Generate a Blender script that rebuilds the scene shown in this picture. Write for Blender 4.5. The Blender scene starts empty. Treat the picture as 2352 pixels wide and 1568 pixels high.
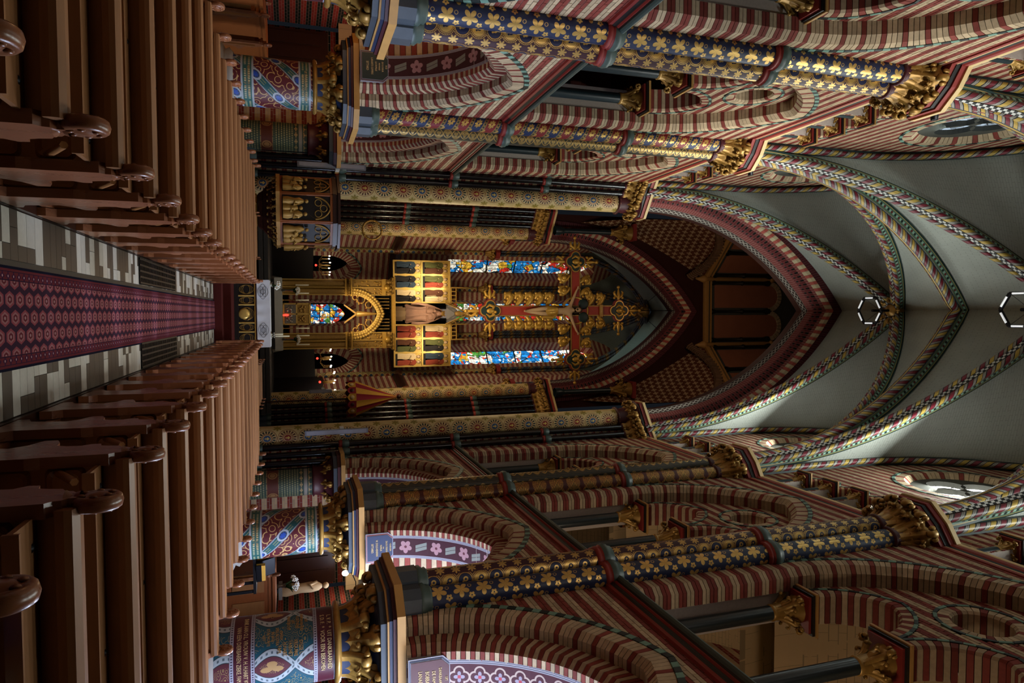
import bpy, math, random
import numpy as np
from math import sin, cos, pi, sqrt, atan2, acos, hypot, floor, radians
from mathutils import Vector, Matrix
from mathutils.geometry import tessellate_polygon
random.seed(7)
SC = bpy.context.scene
COL = SC.collection
# ------------------------------------------------------------------ camera (photo lies on its side: world up = picture right)
def cam_setup():
    yaw, pitch, roll = radians(2.5037), radians(17.9155), radians(-0.9097)
    F = Vector((sin(yaw)*cos(pitch), cos(yaw)*cos(pitch), sin(pitch)))
    R0 = Vector((cos(yaw), -sin(yaw), 0)); U0 = R0.cross(F)
    R = R0*cos(roll)+U0*sin(roll); U = U0*cos(roll)-R0*sin(roll)
    cd = bpy.data.cameras.new('camera'); co = bpy.data.objects.new('camera', cd); COL.objects.link(co)
    cd.sensor_fit = 'HORIZONTAL'; cd.sensor_width = 36; cd.lens = 24.0; cd.clip_start = .05; cd.clip_end = 300
    M = Matrix.Identity(4)
    for i, a in enumerate((U, -R, -F)):
        for j in range(3): M[j][i] = a[j]
    M.translation = (0.06, 0, 1.7)
    co.matrix_world = M
    SC.camera = co
cam_setup()
# ------------------------------------------------------------------ world, exposure
W = bpy.data.worlds.new('world'); SC.world = W; W.use_nodes = True
W.node_tree.nodes['Background'].inputs[0].default_value = (.55, .68, .9, 1)
W.node_tree.nodes['Background'].inputs[1].default_value = 0.012
vs = SC.view_settings
vs.view_transform = 'Standard'; vs.look = 'None'; vs.gamma = 1; vs.use_curve_mapping = False
vs.exposure = -0.1
SC.cycles.max_bounces = 2; SC.cycles.diffuse_bounces = 1; SC.cycles.glossy_bounces = 1; SC.cycles.use_adaptive_sampling = True; SC.cycles.adaptive_threshold = 0.08; SC.cycles.adaptive_min_samples = 16
SC.cycles.transmission_bounces = 2; SC.cycles.sample_clamp_indirect = 3.0; SC.cycles.sample_clamp_direct = 12
SC.cycles.caustics_reflective = False; SC.cycles.caustics_refractive = False
def area(name, loc, aim, sx, sy, power, col, spread=180):
    l = bpy.data.lights.new(name, 'AREA'); l.shape = 'RECTANGLE'; l.size = sx; l.size_y = sy
    l.energy = power; l.color = col; l.spread = radians(spread)
    o = bpy.data.objects.new(name, l); COL.objects.link(o); o.location = loc
    o.rotation_euler = (Vector(aim)-Vector(loc)).to_track_quat('-Z', 'Y').to_euler()
    return o
def spot(name, loc, aim, power, col, ang, blend=.6, size=.15):
    l = bpy.data.lights.new(name, 'SPOT'); l.energy = power; l.color = col; l.spot_size = radians(ang); l.spot_blend = blend; l.shadow_soft_size = size
    o = bpy.data.objects.new(name, l); COL.objects.link(o); o.location = loc
    o.rotation_euler = (Vector(aim)-Vector(loc)).to_track_quat('-Z', 'Y').to_euler()
    return o
def point(name, loc, power, col, size=.1):
    l = bpy.data.lights.new(name, 'POINT'); l.energy = power; l.color = col; l.shadow_soft_size = size
    o = bpy.data.objects.new(name, l); COL.objects.link(o); o.location = loc
    return o
DAY = (.80, .90, 1.0); WARM = (1.0, .66, .34); COOL = (.62, .74, 1.0)
YB = [1.95, 7.75, 13.55, 19.35]          # bay centres
# daylight through the clerestory roses (sun side is +x)
for y in YB:     # sky light falls in and down, never up
    area('rose_daylight', (4.36, y, 18.9), (0.9, y, 14.9), 1.5, 1.5, 430, (.93, 1.0, .95))
    area('rose_daylight', (-4.36, y, 18.9), (-0.9, y, 14.9), 1.5, 1.5, 45, (.82, .98, .95))
# spotlights standing on the capitals, shining across the nave
for y, aim, p, a in ((4.85, (-4.5, 10.7, 13.4), 2200, 44), (10.65, (-4.5, 16.4, 13.4), 3600, 38), (16.45, (-4.4, 21.6, 14.2), 1200, 40)):
    spot('capital_spotlight', (3.7, y, 14.75), aim, p, (1, .97, .92), a, 1.0, .08)
# daylight through the aisle windows
for y in YB:
    area('aisle_daylight', (8.45, y, 3.7), (-1.0, y-.4, .6), 1.7, 2.6, 800 if y < 15 else 160, COOL, 150)
area('west_fill', (0, -2.7, 11.0), (0, 10, 1.0), 3.6, 4.6, 105, (1.0, .90, .80), 64)  # added fill from behind the camera; no west window is built
# lamps in the chancel and transepts
spot('altar_spotlight', (-1.5, 33.6, 10.2), (-1.55, 36.7, 8.4), 1200, (1, .84, .58), 48, 1.0)
spot('altar_spotlight', (1.7, 33.6, 10.2), (1.9, 36.7, 8.2), 800, (1, .84, .58), 46, 1.0)
spot('altar_spotlight', (0, 33.6, 3.6), (0, 36.0, 5.6), 620, (1, .80, .50), 72, .9)
spot('altar_spotlight', (0, 33.9, 6.0), (0, 35.2, 1.7), 160, (1, .9, .7), 50, .9)
spot('cross_spotlight', (1.5, 26.5, 9.0), (0, 31.4, 14.2), 520, (1, .86, .62), 50, .9)
for s in (-1, 1):
    spot('pier_spotlight', (s*2.6, 28.5, 7.0), (-s*4.0, 32.3, 9.5), 900 if s > 0 else 800, (1, .80, .50), 90, .9)
    spot('apse_spotlight', (s*2.9, 33.4, 8.5), (-s*3.2, 38.6, 11.5), 420, (1, .82, .56), 90, .9)
spot('nave_pier_spotlight', (2.0, 28.0, 8.0), (-3.9, 23.2, 9.0), 900, (1, .80, .50), 80, .9)
spot('nave_pier_spotlight', (-2.0, 28.0, 10.0), (3.9, 23.2, 11.0), 420, (1, .80, .50), 70, .9)
spot('apse_vault_light', (-3.4, 33.6, 15.5), (3.4, 35.0, 20.2), 420, (.7, 1.0, .95), 50, 1.0)
point('crossing_lamp', (0, 27.5, 8.0), 170, (1, .78, .5), .4)
point('lantern_fill', (0, 26.0, 20.5), 120, (1, .72, .5), .5)  # added fill that brightens the lantern; no lamp hangs there
# lamps in the aisles and galleries
for y in (7.75, 13.55, 19.35): point('aisle_lamp', (-7.0, y, 3.4), 46, (1, .56, .24), .25)
for y in (7.75, 13.55, 19.0): point('aisle_lamp', (7.2, y, 4.0), 22, (1, .80, .62), .2)
for y in (6.2, 13.0): point('gallery_lamp', (6.9, y, 8.3), 60, (1, .82, .6), .3)
# ------------------------------------------------------------------ materials: small expression-to-nodes compiler
def hexc(h, k=1.0):
    h = h.lstrip('#'); o = []
    for i in (0, 2, 4):
        c = int(h[i:i+2], 16)/255
        o.append((c/12.92 if c <= .04045 else ((c+.055)/1.055)**2.4)*k)
    return tuple(o)
class E:
    def __init__(s, t, k): s.t = t; s.k = k
    def _o(s, op, a, b): return s.t.m(op, a, b)
    def __add__(s, o): return s._o('ADD', s, o)
    __radd__ = __add__
    def __sub__(s, o): return s._o('SUBTRACT', s, o)
    def __rsub__(s, o): return s._o('SUBTRACT', o, s)
    def __mul__(s, o): return s._o('MULTIPLY', s, o)
    __rmul__ = __mul__
    def __truediv__(s, o): return s._o('DIVIDE', s, o)
    def __lt__(s, o): return s._o('LESS_THAN', s, o)
    def __gt__(s, o): return s._o('GREATER_THAN', s, o)
    def __and__(s, o): return s._o('MULTIPLY', s, o)
    def __or__(s, o): return s._o('MAXIMUM', s, o)
class NT:
    def __init__(s, name, rough=.6, metal=0.0, spec=.5):
        s.mat = bpy.data.materials.new(name); s.mat.use_nodes = True
        s.t = s.mat.node_tree; s.n = s.t.nodes; s.n.clear()
        s.out = s.node('ShaderNodeOutputMaterial'); s.b = s.node('ShaderNodeBsdfPrincipled')
        s.t.links.new(s.b.outputs[0], s.out.inputs[0])
        s.b.inputs['Roughness'].default_value = rough; s.b.inputs['Metallic'].default_value = metal
        s.b.inputs['Specular IOR Level'].default_value = spec
        s._uv = None
    def node(s, ty, **kw):
        n = s.n.new(ty)
        for k, v in kw.items(): setattr(n, k, v)
        return n
    def put(s, sock, v):
        if isinstance(v, E): s.t.links.new(v.k, sock)
        elif isinstance(v, (tuple, list)): sock.default_value = (*v[:3], 1) if sock.type == 'RGBA' else v
        else: sock.default_value = v
    def m(s, op, a, b=None, c=None):
        n = s.node('ShaderNodeMath', operation=op)
        s.put(n.inputs[0], a)
        if b is not None: s.put(n.inputs[1], b)
        if c is not None: s.put(n.inputs[2], c)
        return E(s, n.outputs[0])
    def fr(s, a): return s.m('FRACT', a)
    def fl(s, a): return s.m('FLOOR', a)
    def ab(s, a): return s.m('ABSOLUTE', a)
    def si(s, a): return s.m('SINE', a)
    def co(s, a): return s.m('COSINE', a)
    def mn(s, a, b): return s.m('MINIMUM', a, b)
    def mx(s, a, b): return s.m('MAXIMUM', a, b)
    def hy(s, x, y): return s.m('SQRT', x*x+y*y)
    def at(s, y, x): return s.m('ARCTAN2', y, x)
    def band(s, a, lo, hi): return (a > lo) & (a < hi)
    def par(s, a): return s.m('FLOORED_MODULO', s.fl(a), 2.0)
    def uv(s):
        if s._uv is None:
            tc = s.node('ShaderNodeTexCoord'); sp = s.node('ShaderNodeSeparateXYZ'); s.t.links.new(tc.outputs['UV'], sp.inputs[0])
            s._uv = E(s, sp.outputs[0]), E(s, sp.outputs[1])
        return s._uv
    def obj(s, which='Object'):
        tc = s.node('ShaderNodeTexCoord'); sp = s.node('ShaderNodeSeparateXYZ'); s.t.links.new(tc.outputs[which], sp.inputs[0])
        return [E(s, sp.outputs[i]) for i in range(3)]
    def mix(s, f, a, b):
        n = s.node('ShaderNodeMix', data_type='RGBA'); s.put(n.inputs[0], f); s.put(n.inputs[6], a); s.put(n.inputs[7], b)
        return E(s, n.outputs[2])
    def mul(s, a, f):
        n = s.node('ShaderNodeMix', data_type='RGBA', blend_type='MULTIPLY'); n.inputs[0].default_value = 1
        s.put(n.inputs[6], a)
        cc = s.node('ShaderNodeCombineColor')
        for i in range(3): s.put(cc.inputs[i], f)
        s.t.links.new(cc.outputs[0], n.inputs[7]); return E(s, n.outputs[2])
    def vec(s, x, y, z=0.0):
        n = s.node('ShaderNodeCombineXYZ')
        for i, v in enumerate((x, y, z)): s.put(n.inputs[i], v)
        return E(s, n.outputs[0])
    def noise(s, scale, detail=2, vec=None, which='Object'):
        n = s.node('ShaderNodeTexNoise'); n.inputs['Scale'].default_value = scale; n.inputs['Detail'].default_value = detail
        if vec is None:
            tc = s.node('ShaderNodeTexCoord'); s.t.links.new(tc.outputs[which], n.inputs['Vector'])
        else: s.put(n.inputs['Vector'], vec)
        return E(s, n.outputs[0])
    def voro(s, scale, vec, feature='F1', out='Distance'):
        n = s.node('ShaderNodeTexVoronoi', feature=feature); n.inputs['Scale'].default_value = scale; s.put(n.inputs['Vector'], vec)
        return E(s, n.outputs[out])
    def rnd(s):
        g = s.node('ShaderNodeNewGeometry'); o = s.node('ShaderNodeObjectInfo')
        return s.fr(E(s, g.outputs['Random Per Island'])+E(s, o.outputs['Random']))
    def color(s, v): s.put(s.b.inputs['Base Color'], v); return s
    def set(s, k, v): s.put(s.b.inputs[k], v); return s
    def bump(s, h, strength=.3, dist=.01):
        n = s.node('ShaderNodeBump'); n.inputs['Strength'].default_value = strength; n.inputs['Distance'].default_value = dist
        s.put(n.inputs['Height'], h); s.t.links.new(n.outputs[0], s.b.inputs['Normal']); return s
    def emit(s, col, st): s.put(s.b.inputs['Emission Color'], col); s.put(s.b.inputs['Emission Strength'], st); return s
M = {}
def plain(name, col, rough=.6, metal=0.0, var=.25, scale=9, spec=.5, rnd=0.0):
    t = NT(name, rough, metal, spec)
    f = 1-var/2+var*t.noise(scale, 3)
    if rnd: f = f*(1-rnd/2+rnd*t.rnd())
    t.color(t.mul(col, f)); M[name] = t.mat; return t
GOLD = hexc('c79a3c'); GOLDL = hexc('d9b566')
plain('brick_red', hexc('7f3a31'), .75, 0, .5, 14, .25, .45)
plain('brick_cream', hexc('b8a284'), .8, 0, .5, 14, .25, .35)
plain('brick_black', hexc('1c2624'), .5, 0, .4, 14, .4, .3)
plain('brick_green', hexc('6f9383'), .6, 0, .4, 14, .4, .3)
plain('brick_brown', hexc('7d6048'), .8, 0, .4, 14, .25, .3)
plain('brick_pink', hexc('9a4a42'), .75, 0, .4, 14, .25, .3)
plain('brick_dark', hexc('4a1a1c'), .7, 0, .4, 14, .3, .3)
plain('mortar', hexc('c4b6ac'), .9, 0, .3, 20, .2)
plain('mortar_dark', hexc('6d625c'), .9, 0, .3, 20, .2)
plain('green_stone', hexc('3c4c46'), .45, 0, .4, 8)
plain('slate_stone', hexc('3d4650'), .5, 0, .4, 8)
plain('black_gloss', hexc('0b0c10'), .16, 0, .3, 6, .6)
plain('dark_shaft', hexc('1d2a2e'), .3, 0, .5, 7, .5)
plain('red_paint', hexc('8c2a22'), .55, 0, .3)
plain('black_paint', hexc('15120f'), .5, 0, .3)
plain('cream_paint', hexc('d8bb86'), .6, 0, .25)
plain('ochre_paint', hexc('b98a4a'), .6, 0, .35, 5)
plain('blue_paint', hexc('1f2c4c'), .5, 0, .3)
plain('maroon_paint', hexc('4a1820'), .5, 0, .3)
plain('grey_paint', hexc('8f8d98'), .55, 0, .25)
plain('dark_green_paint', hexc('1c2f2e'), .5, 0, .3)
plain('gold', hexc('cfa045'), .38, .45, .35, 12)
plain('gold_dark', hexc('a8803c'), .42, .35, .6, 14)
plain('gold_bright', hexc('e6bd66'), .32, .5, .25, 14)
plain('silver', hexc('b8b4a4'), .25, .9, .3, 12)
plain('iron', hexc('17161a'), .4, .6, .3)
plain('white_cloth', hexc('d9d8dc'), .8, 0, .15, 5, .2)
plain('linen', hexc('bfb9ae'), .85, 0, .2, 5, .2)
plain('petal', hexc('f1ede2'), .6, 0, .15, 30, .3)
plain('leaf_green', hexc('2f4a24'), .5, 0, .4, 20, .3)
plain('wax', hexc('e9dfc0'), .5, 0, .1)
plain('grey_metal', hexc('777a86'), .4, .4, .2)
plain('white_plastic', hexc('d7d7d4'), .5, 0, .1)
plain('grey_stone', hexc('8d8680'), .7, 0, .3, 6)
plain('plaster_brown', hexc('6a3a2a'), .85, 0, .4, 3, .2)
plain('plaster_rose', hexc('9a6248'), .85, 0, .25, 2, .2)
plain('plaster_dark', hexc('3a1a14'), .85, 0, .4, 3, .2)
plain('plaster_grey', hexc('4a4a44'), .85, 0, .3, 3, .2)
plain('plaster_warm', hexc('d6b184'), .85, 0, .2, 4, .2)
plain('statue_stone', hexc('b98a70'), .6, 0, .3, 8)
plain('skin', hexc('caa57c'), .55, 0, .2, 8)
plain('hair', hexc('3a2a18'), .6, 0, .3, 30)
plain('paint_red', hexc('a5321f'), .5, 0, .3)
plain('booklet_blue', hexc('1d39b0'), .4, 0, .2)
plain('paper', hexc('d5d2ca'), .7, 0, .1)
plain('lead', hexc('0d0d10'), .6, 0, .2)
plain('floor_dark', hexc('2b2622'), .5, 0, .4, 4)
plain('grate', hexc('101012'), .45, .5, .2)
plain('red_carpet', hexc('4a1c18'), .9, 0, .3, 20, .1)
plain('black_room', hexc('0c0a09'), .9, 0, .2, 3, .1)  # near-black for unlit recesses, their shade put into the colour
plain('tile_light', hexc('bdb9b0'), .42, 0, .35, 7, .5, .25)
plain('tile_dark', hexc('3f3933'), .42, 0, .35, 7, .5, .3)
plain('canopy_red', hexc('8d2634'), .7, 0, .2, 9, .2)
plain('canopy_yellow', hexc('c9963c'), .7, 0, .2, 9, .2)
plain('robe_red', hexc('96402c'), .7, 0, .4, 18, .2); plain('robe_brown', hexc('5a3420'), .7, 0, .4, 18, .2)
plain('robe_green', hexc('5a5a30'), .7, 0, .4, 18, .2); plain('robe_blue', hexc('34414e'), .7, 0, .4, 18, .2)
plain('robe_white', hexc('d5b98c'), .7, 0, .4, 18, .2); plain('robe_black', hexc('241e1c'), .7, 0, .4, 18, .2)
def wood(name, col, rough, up=0):
    t = NT(name, rough, 0, .5)
    x, y, z = t.obj()
    n = t.noise(3.0, 4, t.vec(x*9, y*9, z*.8) if up else t.vec(x*1.2, y*9, z*9))
    n2 = t.noise(30.0, 2, t.vec(x*2, y*2.0, z*.15) if up else t.vec(x*.25, y*2.0, z*2.0))
    t.color(t.mul(t.mix(n, tuple(c*.72 for c in col), col), .88+.2*n2)); t.set('Roughness', rough-.03+.06*n)
    M[name] = t.mat
wood('wood_pew', hexc('9c6a42'), .40); wood('wood_end', hexc('8e5636'), .28, 1); wood('wood_dark', hexc('3a1f16'), .3); wood('wood_orange', hexc('9c5526'), .35)
wood('wood_black', hexc('17100d'), .4); wood('wood_panel', hexc('a8703f'), .36)
plain('lamp_glow', (1, 1, 1)).emit((1, .9, .72), 14); plain('led_white', (1, 1, 1)).emit((.95, .97, 1), .45)
plain('candle_glow', (1, 1, 1)).emit((1, .86, .6), 12); plain('red_glow', (.5, .01, .01)).emit((1, .05, .03), 2.5)
plain('bulb', (1, 1, 1)).emit((1, .9, .7), 60)
# --- brick as material only: far or hidden surfaces
def bricktex(name, red, cream, period=.30, duty=.5, mort=hexc('a59387'), sc=1.0):
    t = NT(name, .85, 0, .2); u, v = t.uv()
    row = t.fl(v/.075); b = t.fr(u/.23+.5*t.par(v/.075)); r = t.fr(v/.075)
    mor = (b < .045) | (r < .12)
    stripe = t.fr(v/period) < duty
    cid = t.noise(1.0, 0, t.vec(t.fl(u/.23+.5*t.par(v/.075))*3.7, row*5.3))
    c = t.mix(stripe, cream, red); c = t.mul(c, .7+.6*cid)
    t.color(t.mix(mor, c, mort)); M[name] = t.mat
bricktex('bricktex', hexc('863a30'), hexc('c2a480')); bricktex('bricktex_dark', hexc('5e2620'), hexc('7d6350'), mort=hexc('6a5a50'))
bricktex('bricktex_aisle', hexc('8c2d20'), hexc('1a2018'), .30, .5, hexc('9a7a66'))
bricktex('bricktex_pink', hexc('8c3f3a'), hexc('8c3f3a'), 1, 1, hexc('b9a09a'))
def vault_mat(name, col):
    t = NT(name, .8, 0, .25); u, v = t.uv()
    r = t.fr(v/.10); b = t.fr(u/.30+.5*t.par(v/.10)); mor = (b < .03) | (r < .10)
    spot_ = t.noise(2.2, 3, t.vec(u, v)) > .42
    c = t.mul(col, .8+.4*t.noise(1.1, 3, t.vec(u, v)))
    t.color(t.mix((mor & spot_)*.45, c, hexc('3a3c38'))); M[name] = t.mat
vault_mat('vault_white', hexc('a6aaa2')); vault_mat('vault_grey', hexc('7e8880')); vault_mat('vault_warm', hexc('d9b98c'))
# --- painted shafts: u in 0..1 round the shaft, v in metres up it
def paint(name, rough=.42):
    t = NT(name, rough, 0, .4); return t
def done(t, name, c, gold=None):
    wear = .8+.4*t.noise(6.0, 3, which='UV')
    t.color(t.mul(c, wear))
    if gold is not None: t.set('Metallic', gold*.55); t.set('Roughness', .45-.1*gold)
    M[name] = t.mat
def leafcell(t, x, y, R, k=2.5, lo=.62, hi=.42):
    r = t.hy(x, y); th = t.at(y, x); return r < (lo+hi*t.ab(t.co(th*k)))*R
def p_ivy():
    t = paint('ivy'); u, v = t.uv(); n = 4.0
    a = t.fl(u*n); x = (t.fr(u*n)-.5)*.30; off = t.fr(a*.5)*1.0
    q = v/.36+off; y = (t.fr(q)-.5)*.36
    leaf = leafcell(t, x+.025, y-.02, .128, 2.5, .40, .62); vein = t.ab(t.fr(t.at(y-.02, x+.02)*5/(2*pi))-.5) < .04
    y2 = (t.fr(q+.5)-.5)*.36; fx = x-.085
    flow = leafcell(t, fx, y2, .052, 2.5, .62, .42); core = t.hy(fx, y2) < .012
    curl = t.band(t.hy(x+.08, y2+.02), .022, .032)
    g = t.mx(leaf & (1-vein*.7), t.mx(flow & (1-core), curl*.8))
    edge = t.ab(u-.5) > .46
    c = t.mix(g, hexc('1c2646'), hexc('d3ac62'))
    done(t, 'ivy', c, g)
def p_scallop():
    t = paint('scallop'); u, v = t.uv(); n = 3.0; p = .26
    x = (t.fr(u*n+.1))*.40-.06; y = (t.fr(v/p)-.5)*p; d = t.hy(x-.06, y)
    par = t.par(v/p)
    ring = t.band(d, .112, .122) | t.band(d, .143, .15)
    dots = t.band(d, .126, .139) & (t.fr(t.at(y, x-.06)*5) < .4)
    inside = d < .105
    com = t.band(t.hy(x-.045, y-.01), .018, .042) | (t.hy(x-.08, y+.03) < .016)
    tuft = leafcell(t, x-.26, (t.fr(v/p+.5)-.5)*p, .09, 3.5, .3, .6)
    ins = t.m('ABSOLUTE', com-par)
    g = t.mx(t.mx(ring, dots), t.mx(inside & ins, tuft*.8))
    c = t.mix(inside, hexc('3a1720'), hexc('1b2348'))
    done(t, 'scallop', t.mix(g, c, hexc('d3ac62')), g)
def p_diag():
    t = paint('diag'); u, v = t.uv(); q = v/.33+u*1.7
    f = t.fr(q); par = t.par(q)
    y = (f-.62)*.33; x = (t.fr(u*3.0+.15)-.5)*.33
    rib = f < .26; dot = rib & (t.fr(u*16.0) < .35) & t.band(f, .09, .17)
    line = t.band(f, .0, .025) | t.band(f, .235, .26) | t.band(f, .05, .065) | t.band(f, .195, .21)
    flow = leafcell(t, x, y, .085, 4.0, .62, .4) & (f > .3); core = t.hy(x, y) < .018
    half = (t.hy(t.fr(u*3.0+.65)*.33-.165, (f-.3)*.33) < .05) & (f > .26)
    g = t.mx(t.mx(dot, line), t.mx(flow & (1-core), half))
    c = t.mix(par, hexc('7c2226'), hexc('1d2b52')); c = t.mix(rib, c, hexc('2b302c'))
    done(t, 'diag', t.mix(g, c, hexc('cfa960')), g)
def p_wave():
    t = paint('wave'); u, v = t.uv()
    q = v/.42; w = .09*t.si(q*2*pi); x = (t.fr(u*3.0)-.5)*.34
    l1 = t.ab(x-w) < .012; l2 = t.ab(x+w) < .012; l3 = t.ab(t.ab(x-w)-.03) < .005
    y = (t.fr(q*2.0)-.5)*.21
    fl = leafcell(t, x, y, .06, 1.5, .5, .5)
    dots = t.hy(t.fr(x*30.0)-.5, t.fr(v*30.0)-.5) < .18
    g = t.mx(t.mx(l1, l2), t.mx(l3, t.mx(fl & (t.fr(u*40+v*60) > .35), dots*.5)))
    done(t, 'wave', t.mix(g, hexc('2a2c28'), hexc('c3a05a')), g)
def p_cross():
    t = paint('cross'); u, v = t.uv(); q = v/.46; x = t.ab(t.fr(u*2.0+.25)-.5)*2; y = t.ab(t.fr(q)-.5)*2
    dia = t.ab(x-y); l = (dia < .10) & (t.fr(v*26) < .6)
    l2 = t.band(dia, .14, .17); th = t.at(y-.02, x-.02)
    fan = (t.fr(th*6) < .4) & t.band(t.hy(x, y), .15, .8) & (dia > .2)
    g = t.mx(t.mx(l, l2), fan)
    c = t.mix(y < x, hexc('4a1a18'), hexc('28261a'))
    done(t, 'cross', t.mix(g, c, hexc('c9984a')), g)
def p_medal(name, flip=0):
    t = paint(name, .5); u, v = t.uv(); p = .62; q = v/p
    y = (t.fr(q)-.5)*p; row = t.fl(q); x = (t.fr(u*2.0)-.5)*1.15
    d = t.hy(x, y); par = t.par(q)
    disc = d < .11; ring = t.band(d, .13, .15); rays = t.band(d, .17, .26) & (t.fr(t.at(y, x)*16/(2*pi)) < .55)
    big = t.band(d, .285, .305)
    sy = t.mx((t.ab(x) < .018) & (t.ab(y) < .07), (t.ab(y-.02) < .016) & (t.ab(x) < .05))
    lf = leafcell(t, t.ab(x)-.38, (t.fr(q+.5)-.5)*p, .15, 3.0, .35, .55)
    bg = t.mix(lf, hexc('cdb27c'), hexc('8f7c34'))
    c = t.mix(rays, bg, t.mix(par, hexc('5a2a1c'), hexc('2c2a24')))
    c = t.mix(t.band(d, .15, .17) & (t.fr(t.at(y, x)*6) < .5), c, hexc('9a3528'))
    c = t.mix(disc, c, t.mix(par, hexc('8a2f22'), hexc('2e4a72'))); c = t.mix(ring | big, c, hexc('8c5a30'))
    c = t.mix(disc & sy, c, hexc('d9b860'))
    done(t, name, c)
def p_small():
    t = paint('smallpaint', .5); u, v = t.uv(); q = v/.3; par = t.par(q)
    d = t.hy((t.fr(u*3)-.5)*.3, (t.fr(q)-.5)*.3)
    c = t.mix(d < .09, hexc('8f7a48'), t.mix(par, hexc('7d3524'), hexc('2f4660'))); c = t.mix(t.band(d, .11, .13), c, hexc('d0b070'))
    done(t, 'smallpaint', c)
def p_rope(name, a, b, dark=hexc('17181a'), wht=hexc('c9c5be'), per=.42, tw=1.0, vee=0):
    t = NT(name, .45, 0, .4); u, v = t.uv()
    uu = t.ab(u-.5)*2 if vee else u
    q = v/per+uu*tw; f = t.fr(q); par = t.par(q)
    c = t.mix(par, a, b); w = t.band(f, .56, .88); bl = t.band(f, .86, 1.0) | t.band(f, .5, .57) | t.band(f, .70, .73)
    c = t.mix(w, c, wht); c = t.mix(bl, c, dark)
    if vee: d_ = t.ab(u-.5); c = t.mix(d_ < .05, c, dark); c = t.mix(d_ < .022, c, hexc('b8923c'))
    t.color(t.mul(c, .75+.4*t.noise(5.0, 2, which='UV'))); M[name] = t.mat
p_ivy(); p_scallop(); p_diag(); p_wave(); p_cross(); p_medal('medallion'); p_small()
p_rope('rope', hexc('b89a44'), hexc('741c2c'), wht=hexc('9c9890'), per=.30, tw=2.0); p_rope('rope_vee', hexc('c0a04c'), hexc('741c2c'), wht=hexc('a29e96'), per=.24, tw=2.4, vee=1)
p_rope('rope_blue', hexc('8a6a34'), hexc('39424e'), hexc('101216'), hexc('5c646c'), .35, 1.0); p_rope('rope_aisle', hexc('6a7a5a'), hexc('a05a3c'), hexc('2a1a14'), hexc('b99a78'), .3, 1)
def p_ribside():
    t = NT('rib_side', .55, 0, .3); u, v = t.uv()
    row = t.band(u, .45, .75); cell = t.fr(v/.16) < .5; par = t.par(v/.16)
    c = t.mix(row & cell, hexc('4f6e5c'), t.mix(par, hexc('18211e'), hexc('5e2c28')))
    c = t.mix(row & (1-cell), c, hexc('8fb0a0')); c = t.mix(t.band(u, .0, .2), c, hexc('14312e')); c = t.mix(t.band(u, .2, .27), c, hexc('b59a58'))
    c = t.mix(u > .93, c, hexc('7a6a3a')); t.color(c); M['rib_side'] = t.mat
p_ribside()
def p_check(name, per, a, b):
    t = NT(name, .5, 0, .3); u, v = t.uv(); k = t.m('ABSOLUTE', t.par(u*2)-t.par(v/per)); t.color(t.mix(k, a, b)); M[name] = t.mat
p_check('check_bw', .09, hexc('1a1a1c'), hexc('c9c9c4')); p_check('tri_band', .16, hexc('3a4a3c'), hexc('6d3426'))
def p_zig(name, bg, fg, per=.5, two=True):
    t = NT(name, .6, 0, .3); u, v = t.uv()
    z = t.ab(t.fr(v/per)-.5)*1.2+.2; l = t.ab(u-z) < .09
    if two: l = l | (t.ab(u-(1-z)) < .09)
    l = l | (u < .04) | (u > .96); t.color(t.mix(l, bg, fg)); M[name] = t.mat
p_zig('zigzag', hexc('3a2420'), hexc('a8a094'), .42); p_zig('chevron', hexc('4a5a4c'), hexc('d9d2c0'), .28, False)
def p_dash(name, a, b, per, duty, u0, u1, bg):
    t = NT(name, .7, 0, .25); u, v = t.uv(); k = (t.fr(v/per) < duty)
    mor = t.fr(v/(per/2)) < .06
    c = t.mix(k & t.band(u, u0, u1), bg, b); c = t.mix(mor, c, a); t.color(t.mul(c, .8+.4*t.noise(4.0, 2, which='UV'))); M[name] = t.mat
p_dash('ring_redblack', hexc('a08a80'), hexc('120c0c'), .19, .42, .0, .62, hexc('6e2a2c')); p_dash('ring_cream', hexc('6a5a4a'), hexc('b4564a'), .3, .45, 0, 1, hexc('cbb996'))
p_dash('ring_pink', hexc('c9b4ac'), hexc('84403c'), .2, .5, 0, 1, hexc('84403c')); p_dash('ring_dred', hexc('8a6a66'), hexc('4c1a20'), .18, .5, 0, 1, hexc('542026'))
p_dash('vous_far', hexc('b9a79c'), hexc('7d352c'), .3, .34, 0, 1, hexc('b29776'))
def p_diaper():
    t = NT('diaper', .85, 0, .2); u, v = t.uv(); s = .34
    a = t.ab(t.fr(u/s+.5*t.par(v/s))-.5); b = t.ab(t.fr(v/s)-.5)
    k = ((a < .13) & (b < .4)) | ((b < .13) & (a < .4)); t.color(t.mul(t.mix(k, hexc('5e3622'), hexc('a88c6c')), .7+.6*t.noise(3, 2, which='UV'))); M['diaper'] = t.mat
p_diaper()
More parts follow.
